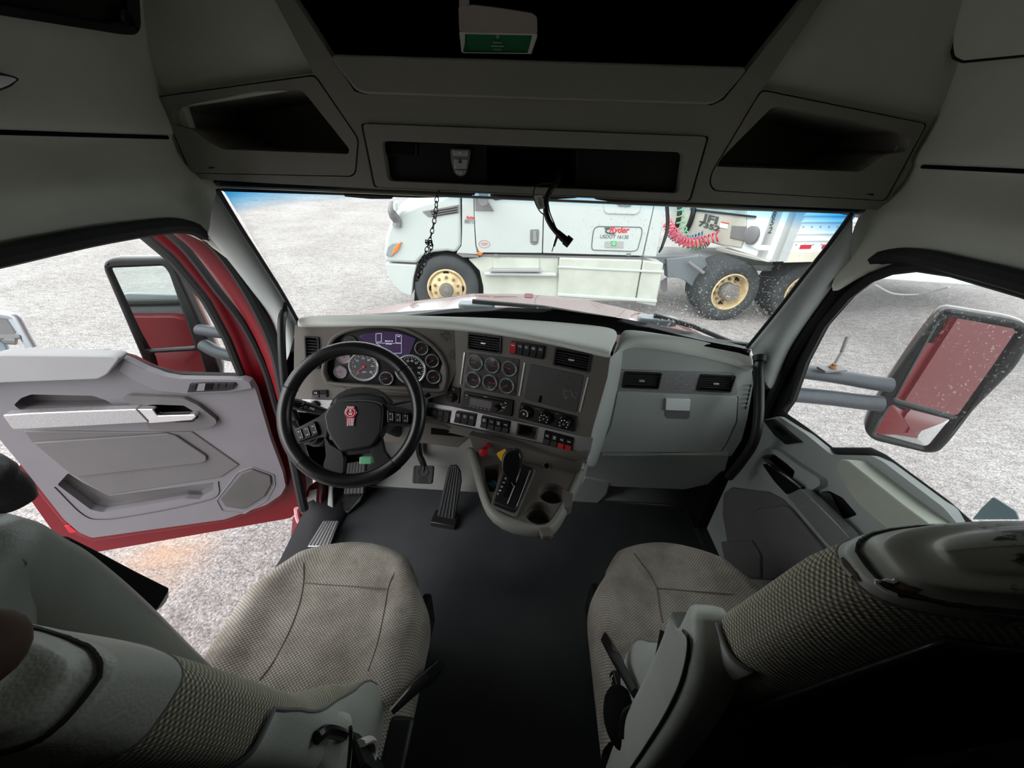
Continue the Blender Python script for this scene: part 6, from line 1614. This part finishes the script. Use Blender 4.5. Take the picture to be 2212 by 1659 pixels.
mirror('outside mirror beyond the open driver door window, reflecting the lot', Pl, V((.30, -.95, .04)),
       [(223, 567), (238, 559), (354, 558), (374, 572), (388, 600), (446, 728), (476, 806), (470, 830), (330, 832), (222, 582)],
       [(235, 580), (352, 575), (364, 592), (420, 750), (321, 757), (300, 720)], [(327, 764), (428, 759), (446, 818), (344, 820)], -1,
       [([at(430, 712, d=1.80), at(470, 718, d=1.78), at(540, 728, d=1.74)], .028), ([at(440, 745, d=1.80), at(480, 764, d=1.78), at(560, 778, d=1.74)], .030)])
Pr = at(2030, 820, d=1.42)
mt, mf = mirror('outside mirror with red reflection beyond the passenger window', Pr, V((-.55, -.835, .04)),
       [(1998, 715), (2034, 672), (2050, 667), (2190, 690), (2230, 705), (2226, 745), (2197, 795), (2106, 885), (2056, 951), (2030, 978), (2004, 981), (1884, 952), (1866, 930), (1876, 896), (1918, 828)],
       [(2034, 691), (2056, 687), (2193, 712), (2197, 720), (2150, 790), (2070, 902), (1936, 864)], [(1926, 876), (2057, 910), (2010, 967), (1998, 970), (1889, 940)], 1,
       [([at(1700, 798, d=1.50), at(1800, 812, d=1.50), at(1880, 826, d=1.48), at(1925, 832, d=1.46)], .030), ([at(1690, 850, d=1.50), at(1780, 858, d=1.50), at(1860, 868, d=1.48), at(1905, 872, d=1.46)], .032)])
AN = thing('aerial', 'short whip aerial stub on the upper right mirror arm', 'aerial', at(1797, 800, d=1.48))
q = at(1797, 797, d=1.46)
bm = B(); f2 = Fr(q, (1, .3, -.05), (0, 1, 0)); add_rrect(bm, f2, -.055, .055, -.02, .02, -.004, .004, .006); fin(bm, 'base_plate', m_greyd, AN, bev=.001)
bm = B(); add_lathe(bm, [(.014, 0), (.013, .010), (.009, .014), (.009, .022), (.001, .023)], f2, 16); fin(bm, 'rusty_nut', plastic('rust', (150, 104, 60), .6, 80, .3), AN)
bm = B(); add_tube(bm, [q + V((0, 0, .015)), at(1818, 760, d=1.46)], .0042, 8); add_tube(bm, [at(1818, 760, d=1.46), at(1830, 728, d=1.46)], .0062, 8); fin(bm, 'rod', m_greyd, AN)

# ---- grab handles on the pillars
GH = thing('grab_handle', 'slim black grab handle on the driver side pillar', 'grab handle', at(612, 840, x=-.84))
bm = B(); add_tube(bm, curve([at(614, 672, x=-.865), at(609, 690, x=-.85), at(608, 730, x=-.84), at(611, 790, x=-.84), at(618, 850, x=-.84), at(640, 905, x=-.83)], 6), .013, 12); fin(bm, 'bar', m_black, GH)
bm = B(); f2 = plane(at(616, 668, x=-.86), V((.5, -.8, .2))); pslab(bm, f2, [(612, 651), (620, 654), (622, 676), (616, 690), (607, 688), (606, 672)], -.01, .008, .004); br_ = fin(bm, 'bracket', m_black, GH, bev=.003)
bm = B(); add_lathe(bm, [(.006, 0), (.006, .005), (.001, .006)], Fr(f2.px(616, 664, .008), f2.u, f2.v), 8); fin(bm, 'bolt', m_blackg, br_)
GH = thing('grab_handle', 'thick black grab handle curving down from the passenger side pillar', 'grab handle', at(1600, 1000, x=.83))
bm = B(); add_tube(bm, curve([at(1642, 775, x=.86), at(1640, 800, x=.845), at(1640, 850, x=.84), at(1638, 905, x=.84), at(1628, 955, x=.84), at(1600, 1000, x=.84), at(1575, 1030, x=.84)], 6), .0165, 14); fin(bm, 'bar', m_black, GH)
bm = B(); add_tube(bm, [at(1642, 771, x=.858), at(1641, 783, x=.853)], [.026, .021], 16); fin(bm, 'collar', m_black, GH, bev=.002)
bm = B(); f2 = plane(at(1640, 755, x=.875), V((-.5, -.8, .25))); pslab(bm, f2, [(1634, 735), (1640, 737), (1656, 772), (1650, 779), (1630, 777), (1627, 765)], -.03, .01, .006); fin(bm, 'bracket', m_grey, GH, bev=.008)

# ---- mirror bracket of another vehicle at the left edge of the window
MB_ = thing('mirror_bracket', 'chrome mirror bracket of another vehicle at the left edge of the driver window', 'bracket', at(20, 760, d=2.6))
BK = plane(at(30, 715, d=2.6), V((.6, -.8, .1)))
bm = B(); add_tube(bm, curve([BK.px(-60, 672), BK.px(0, 678), BK.px(28, 684), BK.px(38, 696), BK.px(52, 722), BK.px(68, 750)], 5), [.028] * 26, 10, flat=(BK.n, .5)); fin(bm, 'loop', plain('bracket chrome', (190, 196, 206), .2, .8), MB_)
bm = B(); pslab(bm, BK, [(-60, 684), (10, 686), (33, 722), (-60, 726)], -.03, .0, .006); add_tube(bm, [BK.px(-60, 730), BK.px(45, 727)], .02, 8); add_tube(bm, [BK.px(12, 734), BK.px(35, 736)], .03, 10); fin(bm, 'clamp', m_greyd, MB_)
bm = B(); pslab(bm, BK, [(-60, 735), (0, 733), (12, 745), (20, 770), (20, 800), (-60, 800)], -.06, -.02, .01); fin(bm, 'post', plain('post grey', (130, 140, 150), .4), MB_, bev=.01)
# ================================================================== SEATS
from mathutils.bvhtree import BVHTree
def smooth(x): x = max(0.0, min(1.0, x)); return x * x * (3 - 2 * x)
def interp(tab, x):
    if x <= tab[0][0]: return tab[0][1]
    for (a, p), (b, q) in zip(tab, tab[1:]):
        if x <= b:
            return p + (q - p) * smooth((x - a) / (b - a))
    return tab[-1][1]

class Seat:
    def __init__(s, xc, yf, zt, inb, hb, yb, hl):
        s.xc, s.yf, s.zt, s.inb, s.hb, s.yb, s.hl = xc, yf, zt, inb, hb, yb, hl          # centre, front edge, cushion top, +1 if the aisle lies to the right

    def cushion(s, u, t):
        """u -1.15..1.15 across (beyond 1: down the side), t 0..1 front to back (below 0: down the front)."""
        w = .272 - .095 * (1 - smooth(min(1, t / .42))) ** 1.4 + .0 * t
        k = max(-1.0, min(1.0, u)); z = s.zt
        edge = abs(k)
        z += .022 * math.exp(-((edge - .74) / .17) ** 2) * smooth(t / .3) - .012 * (1 - edge ** 2) * smooth(t / .4)
        z -= .055 * max(0, (edge - .86) / .14) ** 2.2
        z -= .012 * math.exp(-((t - .80) / .10) ** 2) * (1 - edge ** 2)
        y = s.yf - .54 * t - .055 * k * k * (1 - t)
        f = max(0, (.10 - t) / .10); z -= .05 * f ** 2.2
        over = max(0, abs(u) - 1.0) / .15
        z -= .115 * over; x = k * w + math.copysign(.006 * math.sin(over * 3.14), u)
        return V((s.xc + x, y, z))

    def backp(s, a, h):
        """a: angle round the section (0 = front centre, +90 = aisle side), h: 0 bottom..1 top."""
        hw = interp([(0, .235), (.25, .252), (.6, .246), (.88, .244), (.95, .236), (.985, .222), (1.0, .195)], h)
        th = interp([(0, .065), (.3, .060), (.6, .048), (.88, .045), (.955, .041), (.985, .033), (1.0, .021)], h)
        yc = s.yb - .19 * h
        z = s.zt - .03 + s.hb * h
        ca, sa = math.cos(a), math.sin(a)
        e = .55
        x = math.copysign(abs(sa) ** e, sa) * hw; y = math.copysign(abs(ca) ** e, ca) * th
        bol = interp([(0, .04), (.12, .062), (.2, .06), (.36, .035), (.52, .006), (.75, .004), (1, 0)], h)
        wing = math.exp(-((abs(x) / hw - .86) / .17) ** 2)
        if y > 0: y += bol * wing
        return V((s.xc + s.inb * x, yc + y, z - .02 * smooth((h - .9) / .1) * (abs(x) / hw) ** 3))

def build_seat(S, label, tag_in):
    st = thing('car_chair', label, 'seat', V((S.xc, S.yf - .3, 0)), 'the two front seats')
    bm = B(); NU, NTT = 48, 40
    us = [-1.15, -1.11, -1.06, -1.02] + [-1 + 2 * i / NU for i in range(NU + 1)] + [1.02, 1.06, 1.11, 1.15]
    grid = []
    for j in range(NTT + 1):
        t = j / NTT
        grid.append([S.cushion(u, t) for u in us])
    front = [S.cushion(u, 0) for u in us]
    pre = []
    for k, (dy, dz) in enumerate(((.004, -.115), (.012, -.07), (.014, -.03), (.008, -.008))):
        pre.append([V((p.x, p.y + dy, min(p.z, S.zt - .115 if k == 0 else p.z) + (dz if abs(u) < 1.0 else dz * max(0, 1 - (abs(u) - 1) / .15)))) for p, u in zip(front, us)])
    uvg = [[(u * .27, (j - 4) / NTT * .54) for u in us] for j in range(4)] + [[(u * .27, j / NTT * .54) for u in us] for j in range(NTT + 1)]
    add_sheet_uv(bm, pre + grid, uvg)
    bmesh.ops.recalc_face_normals(bm, faces=bm.faces[:])
    tree = BVHTree.FromBMesh(bm)
    def hit(px, py):
        d = ray(px, py).normalized(); h = tree.ray_cast(EYE, d)
        return h[0] + V((0, 0, .0005)) if h[0] else None
    cu = fin(bm, 'seat_cushion', m_woven, st, smooth=60)
    bm = B(); o = []
    for u in us: o.append(S.cushion(u, .0))
    plan = [S.cushion(-1, t / 12) for t in range(12, -1, -1)] + [S.cushion(u / 10, 0) for u in range(-9, 10)] + [S.cushion(1, t / 12) for t in range(13)]
    c = V((S.xc, S.yf - .3, 0))
    rows = [[V((c.x + (p.x - c.x) * k, c.y + (p.y - c.y) * k, z)) for p in plan] for k, z in ((.99, S.zt - .075), (1.005, S.zt - .12), (.99, S.zt - .155), (.93, S.zt - .175))]
    add_sheet(bm, rows); fin(bm, 'cushion_base', m_greyd, st, smooth=60)
    bm = B(); wbox(bm, S.xc - .20, S.xc + .20, S.yf - .50, S.yf - .10, .0, S.zt - .15); fin(bm, 'pedestal', m_black, st, bev=.02)
    bm = B(); wbox(bm, S.xc + S.inb * .235 - .015, S.xc + S.inb * .235 + .015, S.yf - .48, S.yf - .10, S.zt - .30, S.zt - .14); sd_ = fin(bm, 'side_cover', m_black, st, bev=.01)
    # backrest in two cloths: woven below, leather round the head
    NA = 56; AA = [2 * math.pi * i / NA for i in range(NA)]
    def rng(h0, h1, n): return [h0 + (h1 - h0) * i / n for i in range(n + 1)]
    hl = S.hl
    bm = B(); cc = []; sacc = 0.0
    ring = [S.backp(a, .7) for a in AA]; ring.append(ring[0])
    for q in range(len(ring)): sacc += (ring[q] - ring[q - 1]).length if q else 0; cc.append(sacc)
    add_sheet_uv(bm, [[S.backp(a, h) for a in AA] for h in rng(0, hl, 40)], [[(c_, h * S.hb) for c_ in cc] for h in rng(0, hl, 40)], wrap=True); bk = fin(bm, 'backrest', [m_woven2], st, smooth=60)
    bm = B(); rows = [[S.backp(a, h) for a in AA] for h in rng(hl, 1, 30)]; top = rows[-1]; ctr = sum(top, V((0, 0, 0))) / len(top)
    rows += [[V((q.x, ctr.y + (q.y - ctr.y) * k, q.z + .006 * (1 - k * k))) for q in top] for k in (.8, .55, .3, .02)]
    r_ = add_sheet(bm, rows, wrap=True); bm.faces.new(r_[-1]); hr = fin(bm, 'headrest', m_leather if S.inb > 0 else m_torn, st, smooth=60)
    bm = B(); add_tube(bm, [S.backp(a, hl) for a in AA], .0011, 6, closed=True); fin(bm, 'piping', m_greyd, bk)
    # dark rear sheet; its near-black stands in for the unlit seat back
    back = [R(d) for d in range(140, 221, 5)]
    bm = B(); add_sheet(bm, [[S.backp(a, h) + V((0, -.008, 0)) for a in back] for h in rng(.02, S.hl - .02, 30)]); fin(bm, 'back_shell', m_leatherd, st, smooth=60, sol=.004)
    # grey leather side of the lower aisle wing
    def sp(i, j):                                     # i across 0..1 (front..rear), j up 0..1
        a0 = interp([(0, 50), (.35, 52), (.6, 64), (.85, 78), (1, 84)], j); top = .69
        a = R(a0 + (122 - a0) * i)
        return S.backp(a, .03 + (top - .03) * j) + V((S.inb * .004, .001, 0))
    bm = B(); add_sheet(bm, [[sp(i / 14, j / 24) for i in range(15)] for j in range(25)]); sdp = fin(bm, 'side_panel', m_leather, st, smooth=60, sol=.003)
    bm = B(); add_tube(bm, [sp(0, j / 24) + V((S.inb * .002, .001, 0)) for j in range(25)] + [sp(i / 14, 1) + V((S.inb * .002, 0, .001)) for i in range(1, 15)], .0028, 6); fin(bm, 'piping', m_greyd, sdp)
    # cushion seams
    def seam(pxs):
        pts = []
        for x, y in pxs:
            h = hit(x, y)
            if h: pts.append(h)
        if len(pts) > 1:
            b_ = B(); add_tube(b_, curve(pts, 4), .0017, 5); fin(b_, 'seam', plain('seam', (112, 106, 98), .9), cu)
    # worn black welt along the rear top edge of the head leather
    hw_ = .965; rw = random.Random(5)
    pts = [S.backp(R(d), hw_ + rw.uniform(-.0006, .0006)) + V((S.inb * .001, -.001, .001)) for d in range(26, 200, 5)]
    pts = curve(pts, 3)
    bm = B(); add_tube(bm, pts, [.0017 + rw.uniform(-.0002, .0003) for _ in pts], 6); fin(bm, 'worn_welt', plain('worn black welt', (26, 28, 30), .3), hr)
    return st, seam, hit, hr, sd_

SL_ = Seat(-.505, .80, .50, 1, .86, .275, .875); SR_ = Seat(.515, .875, .50, -1, .90, .385, .94)
ls, lseam, lhit, lhr, lsd = build_seat(SL_, 'grey cloth driver seat, its back nearest the open door side', 1)
rs, rseam, rhit, rhr, rsd = build_seat(SR_, 'grey cloth passenger seat with torn leather at its headrest', -1)
lseam([(640, 1166), (650, 1190), (655, 1215), (655, 1260), (645, 1310), (622, 1370), (590, 1430), (560, 1470)])
lseam([(903, 1184), (872, 1212), (850, 1242), (838, 1273), (830, 1320), (815, 1390), (795, 1450)])
lseam([(655, 1259), (700, 1263), (760, 1267), (838, 1273)])
rseam([(1340, 1170), (1370, 1195), (1400, 1235), (1420, 1272), (1425, 1310), (1432, 1345)])
rseam([(1607, 1190), (1602, 1230), (1588, 1283)])
rseam([(1420, 1271), (1480, 1276), (1585, 1284)])

# raised arm rests beside the aisle, belts and buckles
def arm_rest(st, pxs, xs, wid, lab, tip=.02):
    P = curve([at(x, y, x=xx) for (x, y), xx in zip(pxs, xs)], 6)
    n = len(P); prof = []
    for i in range(n):
        k = min(1.0, .35 + .65 * smooth(i / (n * .16))) if i < n * .2 else 1.0
        a, b = .036 * k, wid * k
        prof.append([(math.copysign(abs(math.cos(t)) ** .5, math.cos(t)) * a, math.copysign(abs(math.sin(t)) ** .5, math.sin(t)) * b) for t in [2 * math.pi * j / 24 for j in range(24)]])
    bm = B(); add_sweep(bm, P, prof, V((1, 0, 0))); ar = fin(bm, 'arm_rest', m_leather, st, smooth=60)
    return ar, P
ar, P = arm_rest(rs, [(1512, 1346), (1520, 1362), (1515, 1400), (1490, 1460), (1450, 1530), (1405, 1600), (1362, 1680), (1330, 1760)], [.265] * 8, .05, '')
bm = B(); add_tube(bm, curve([at(x, y, x=.229) for x, y in [(1476, 1362), (1487, 1380), (1484, 1424), (1468, 1482), (1436, 1548), (1396, 1612), (1358, 1668)]], 5), .0022, 6); fin(bm, 'piping', m_black, ar)
al, P = arm_rest(ls, [(690, 1606), (694, 1622), (690, 1680), (680, 1760)], [-.262] * 4, .042, '')
bm = B(); add_tube(bm, [p + V((.037, .02, .01)) for p in P[3:]], .003, 6); fin(bm, 'piping', m_black, al)
# outboard arm rest of the driver seat, black underside up, over the open doorway
bm = B(); Pq = [at(100, 1190, x=-.80), at(180, 1226, x=-.80), at(256, 1262, x=-.80), at(328, 1294, x=-.80)]
add_sweep(bm, curve(Pq, 5), [(.026 * math.copysign(abs(math.cos(t)) ** .4, math.cos(t)), .026 * math.copysign(abs(math.sin(t)) ** .4, math.sin(t))) for t in [2 * math.pi * j / 20 for j in range(20)]], V((1, 0, 0))); oa = fin(bm, 'outer_arm_rest', m_deep, ls, smooth=60)
bm = B(); q = Pq[-1]; d = (Pq[-1] - Pq[-2]).normalized(); add_tube(bm, [q, q + d * .012], .027, 16); fin(bm, 'arm_rest_cap', m_leather, oa, bev=.003)
# bulging outer wing of the driver seat back, and the leather belt guide beyond it
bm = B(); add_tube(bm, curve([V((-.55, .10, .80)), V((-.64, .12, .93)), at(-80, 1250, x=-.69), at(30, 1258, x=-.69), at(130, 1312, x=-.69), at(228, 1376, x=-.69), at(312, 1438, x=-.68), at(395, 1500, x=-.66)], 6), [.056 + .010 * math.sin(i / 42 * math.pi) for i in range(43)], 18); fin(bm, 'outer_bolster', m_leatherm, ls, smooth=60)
bm = B(); add_tube(bm, curve([V((-.84, -.05, .55)), V((-.84, .10, .95)), V((-.82, .24, 1.13)), at(-70, 1036, x=-.80), at(-30, 1045, x=-.80), at(4, 1062, x=-.80), at(22, 1086, x=-.80)], 6), [.03 + .006 * math.sin(i / 36 * math.pi) for i in range(37)], 18); fin(bm, 'head_wing', m_leatherd, ls, smooth=60)
bm = B(); add_tube(bm, [at(22, 1086, x=-.80), at(26, 1092, x=-.80)], [.03, .02], 18); fin(bm, 'wing_edge', m_deep, ls, smooth=60)

def buckle(st, a, b, xx, tipcol, hw=.012):
    p, q = at(*a, x=xx[0]), at(*b, x=xx[1]); d = (q - p)
    s = V((0, -d.z, d.y)).normalized()
    bm = B(); add_tube(bm, [p, p + d * .35, p + d * .6], [.010, .012, .015], 10, flat=((1, 0, 0), .7)); bk = fin(bm, 'buckle_stalk', m_black, st)
    bm = B(); add_tube(bm, [p + d * .55, p + d * .62, p + d * .96, p + d], [.016, .019, .019, .016], 4, flat=((1, .3, 0), .7)); fin(bm, 'buckle', m_blackg, bk, bev=.004)
    bm = B(); add_tube(bm, [p + d * .985, p + d * 1.02], .0125, 4, flat=((1, .3, 0), .6)); fin(bm, 'release_button', tipcol, bk)
    return bk
bk = buckle(ls, (852, 1530), (952, 1440), (-.225, -.19), m_blackg)
bm = B(); add_tube(bm, [at(846, 1536, x=-.225) + V((0, -.004, .014)), at(900, 1474, x=-.207) + V((0, -.004, .016)), at(946, 1434, x=-.19) + V((0, -.004, .02))], .0028, 6); fin(bm, 'wire_edge', m_chrome, bk)
bk = buckle(rs, (1372, 1498), (1307, 1378), (.245, .222), m_redplas)
# belt anchors and straps at the rear corners
bm = B(); add_sweep(bm, curve([at(1452, 1372, x=.285), at(1440, 1420, x=.275), at(1400, 1500, x=.262), at(1368, 1540, x=.245), at(1360, 1600, x=.24)], 5), [(.020, .002), (-.020, .002), (-.020, -.002), (.020, -.002)], V((.75, .2, .5))); fin(bm, 'belt_strap', m_rubber, rs)
bm = B(); add_tube(bm, [at(1412, 1470, x=.268), at(1398, 1490, x=.262)], .012, 10); fin(bm, 'belt_tongue', m_paper, rs)
bm = B(); bmesh.ops.create_icosphere(bm, subdivisions=3, radius=.05, matrix=Matrix.Translation(at(1345, 1540, x=.24) + V((.0, 0, -.02))) @ Matrix.Diagonal((.7, 1.1, .9, 1))); fin(bm, 'belt_cover', m_deep, rs)
f2 = plane(rhit(1400, 1300) * 0 + at(1330, 1474, x=.262), V((-.95, -.1, .3)))
bm = B(); add_rrect(bm, f2, -.022, .022, -.012, .012, -.01, .006, .004); hs_ = fin(bm, 'heater_switch', m_blackg, rsd, bev=.002)
bm = B(); add_tube(bm, [f2.p(-.012, .005, .0065), f2.p(-.010, -.005, .0065), f2.p(-.002, -.005, .0065)], .0012, 5); add_box(bm, f2, .004, .012, -.001, .001, .006, .0068); add_box(bm, f2, .007, .009, -.004, .004, .006, .0068); fin(bm, 'switch_icon', m_whitep, rsd, smooth=0)
# left: belt hardware by the arm rest
bm = B(); add_sweep(bm, curve([at(768, 1612, x=-.235), at(800, 1640, x=-.225), at(840, 1690, x=-.22)], 5), [(.03, .004), (-.03, .004), (-.03, -.004), (.03, -.004)], V((.7, -.7, 0))); fin(bm, 'belt_strap', m_rubber, ls)
bm = B(); add_tube(bm, curve([at(684, 1594, x=-.245), at(706, 1580, x=-.24), at(738, 1588, x=-.235), at(752, 1606, x=-.235), at(758, 1640, x=-.235)], 5), .008, 8); fin(bm, 'belt_guide', m_blackg, ls)
bm = B(); add_tube(bm, curve([at(778, 1606, x=-.23), at(800, 1598, x=-.23), at(806, 1618, x=-.23), at(800, 1648, x=-.23)], 5), .009, 8, flat=((0, 1, 0), .6)); fin(bm, 'belt_tongue', m_paper, ls)
bm = B(); wbox(bm, -.255, -.20, .22, .34, .36, .50); fin(bm, 'belt_anchor', m_black, ls, bev=.01)

# torn leather on the passenger headrest: dark bare cloth with curled pale edges; cracked dark hide along the top
def patch(S, par, d0, d1, h0, h1, mat, name, seed, off=.0012, n=26):
    rp = random.Random(seed); ring = []
    for i in range(n):
        t = 2 * math.pi * i / n; k = rp.uniform(.62, 1.0)
        ring.append(S.backp(R((d0 + d1) / 2 + (d1 - d0) / 2 * k * math.cos(t)), (h0 + h1) / 2 + (h1 - h0) / 2 * k * math.sin(t)))
    c = S.backp(R((d0 + d1) / 2), (h0 + h1) / 2); ctr = V((S.xc, S.yb - .19 * (h0 + h1) / 2, c.z))
    o = lambda p: p + (p - V((S.xc + (p.x - S.xc) * .6, ctr.y, p.z))).normalized() * off
    bm = B(); add_sheet(bm, [[o(p) for p in ring], [o(c + (p - c) * .6) for p in ring], [o(c + (p - c) * .05) for p in ring]], wrap=True)
    q = fin(bm, name, mat, par)
    return [o(p) for p in ring]
m_bare = plastic('bare backing', (84, 72, 60), .9, 120, .8, .4, 60)
ring = patch(SR_, rhr, 96, 122, .955, .978, m_bare, 'torn_patch', 2)
bm = B(); add_tube(bm, [p + V((0, 0, .0012)) for p in ring[10:22]], .0016, 5); fin(bm, 'curled_edge', plain('curled hide', (190, 192, 188), .45), rhr)
ring = patch(SR_, rhr, 84, 96, .941, .952, m_bare, 'torn_patch', 8)
bm = B(); add_tube(bm, ring[12:22], .0012, 5); fin(bm, 'curled_edge', plain('curled hide', (190, 192, 188), .45), rhr)
# ================================================================== fingertip of the photographer at the left edge
m_skin = plastic('skin', (104, 84, 74), .55, 300, .1, .08, 30, .3)
FG = thing('person', 'fingertip of the person taking the picture, dark at the left edge', 'person', at(-40, 1500, d=.095))
P = [at(-400, 1560, d=.13), at(-262, 1490, d=.115), at(-162, 1440, d=.10), at(-92, 1416, d=.092), at(-48, 1408, d=.089), at(-30, 1405, d=.088)]
bm = B(); C_ = curve(P, 6); n = len(C_)
add_tube(bm, C_, [.0090 * min(1.0, (max(0.0, (n - 1 - i)) / 7.0) ** .5 + .05) for i in range(n)], 18)
fin(bm, 'finger', m_skin, FG, smooth=60)

bm = B(); fr = Fr(at(2150, 1095, x=.93), (0, -1, .1), (-.3, 0, 1)); pslab(bm, fr, [(2100, 1122), (2120, 1098), (2145, 1074), (2192, 1104), (2200, 1122)], -.002, .0, .003)
fin(bm, 'folded_card', plain('pale blue card', (150, 176, 186), .5), label='pale blue card corner standing on the passenger door sill', cat='card')
# a few long scratches in the windscreen
w1 = bpy.data.objects['window_1']
def on_shield(px, py):
    d = ray(px, py); best = None
    for i in range(400):
        t = .9 + i * .002; p = EYE + d * t; v = (p.z - .955) / .575
        if 0 <= v <= 1:
            u = p.x / (.93 - .03 * v); g = abs(shield(u, v).y - p.y)
            if best is None or g < best[0]: best = (g, p)
    return best[1] + V((0, -.004, .001))
for q in ([(1506, 545), (1530, 580), (1545, 615), (1550, 680)], [(1508, 552), (1540, 590), (1562, 608)], [(1440, 580), (1466, 610), (1488, 650)], [(1600, 612), (1640, 598), (1672, 600)], [(1644, 628), (1690, 642)]):
    bm = B(); add_tube(bm, curve([on_shield(*p) for p in q], 5), .00045, 4); fin(bm, 'scratch', plain('scratch', (220, 226, 224), .6), w1)
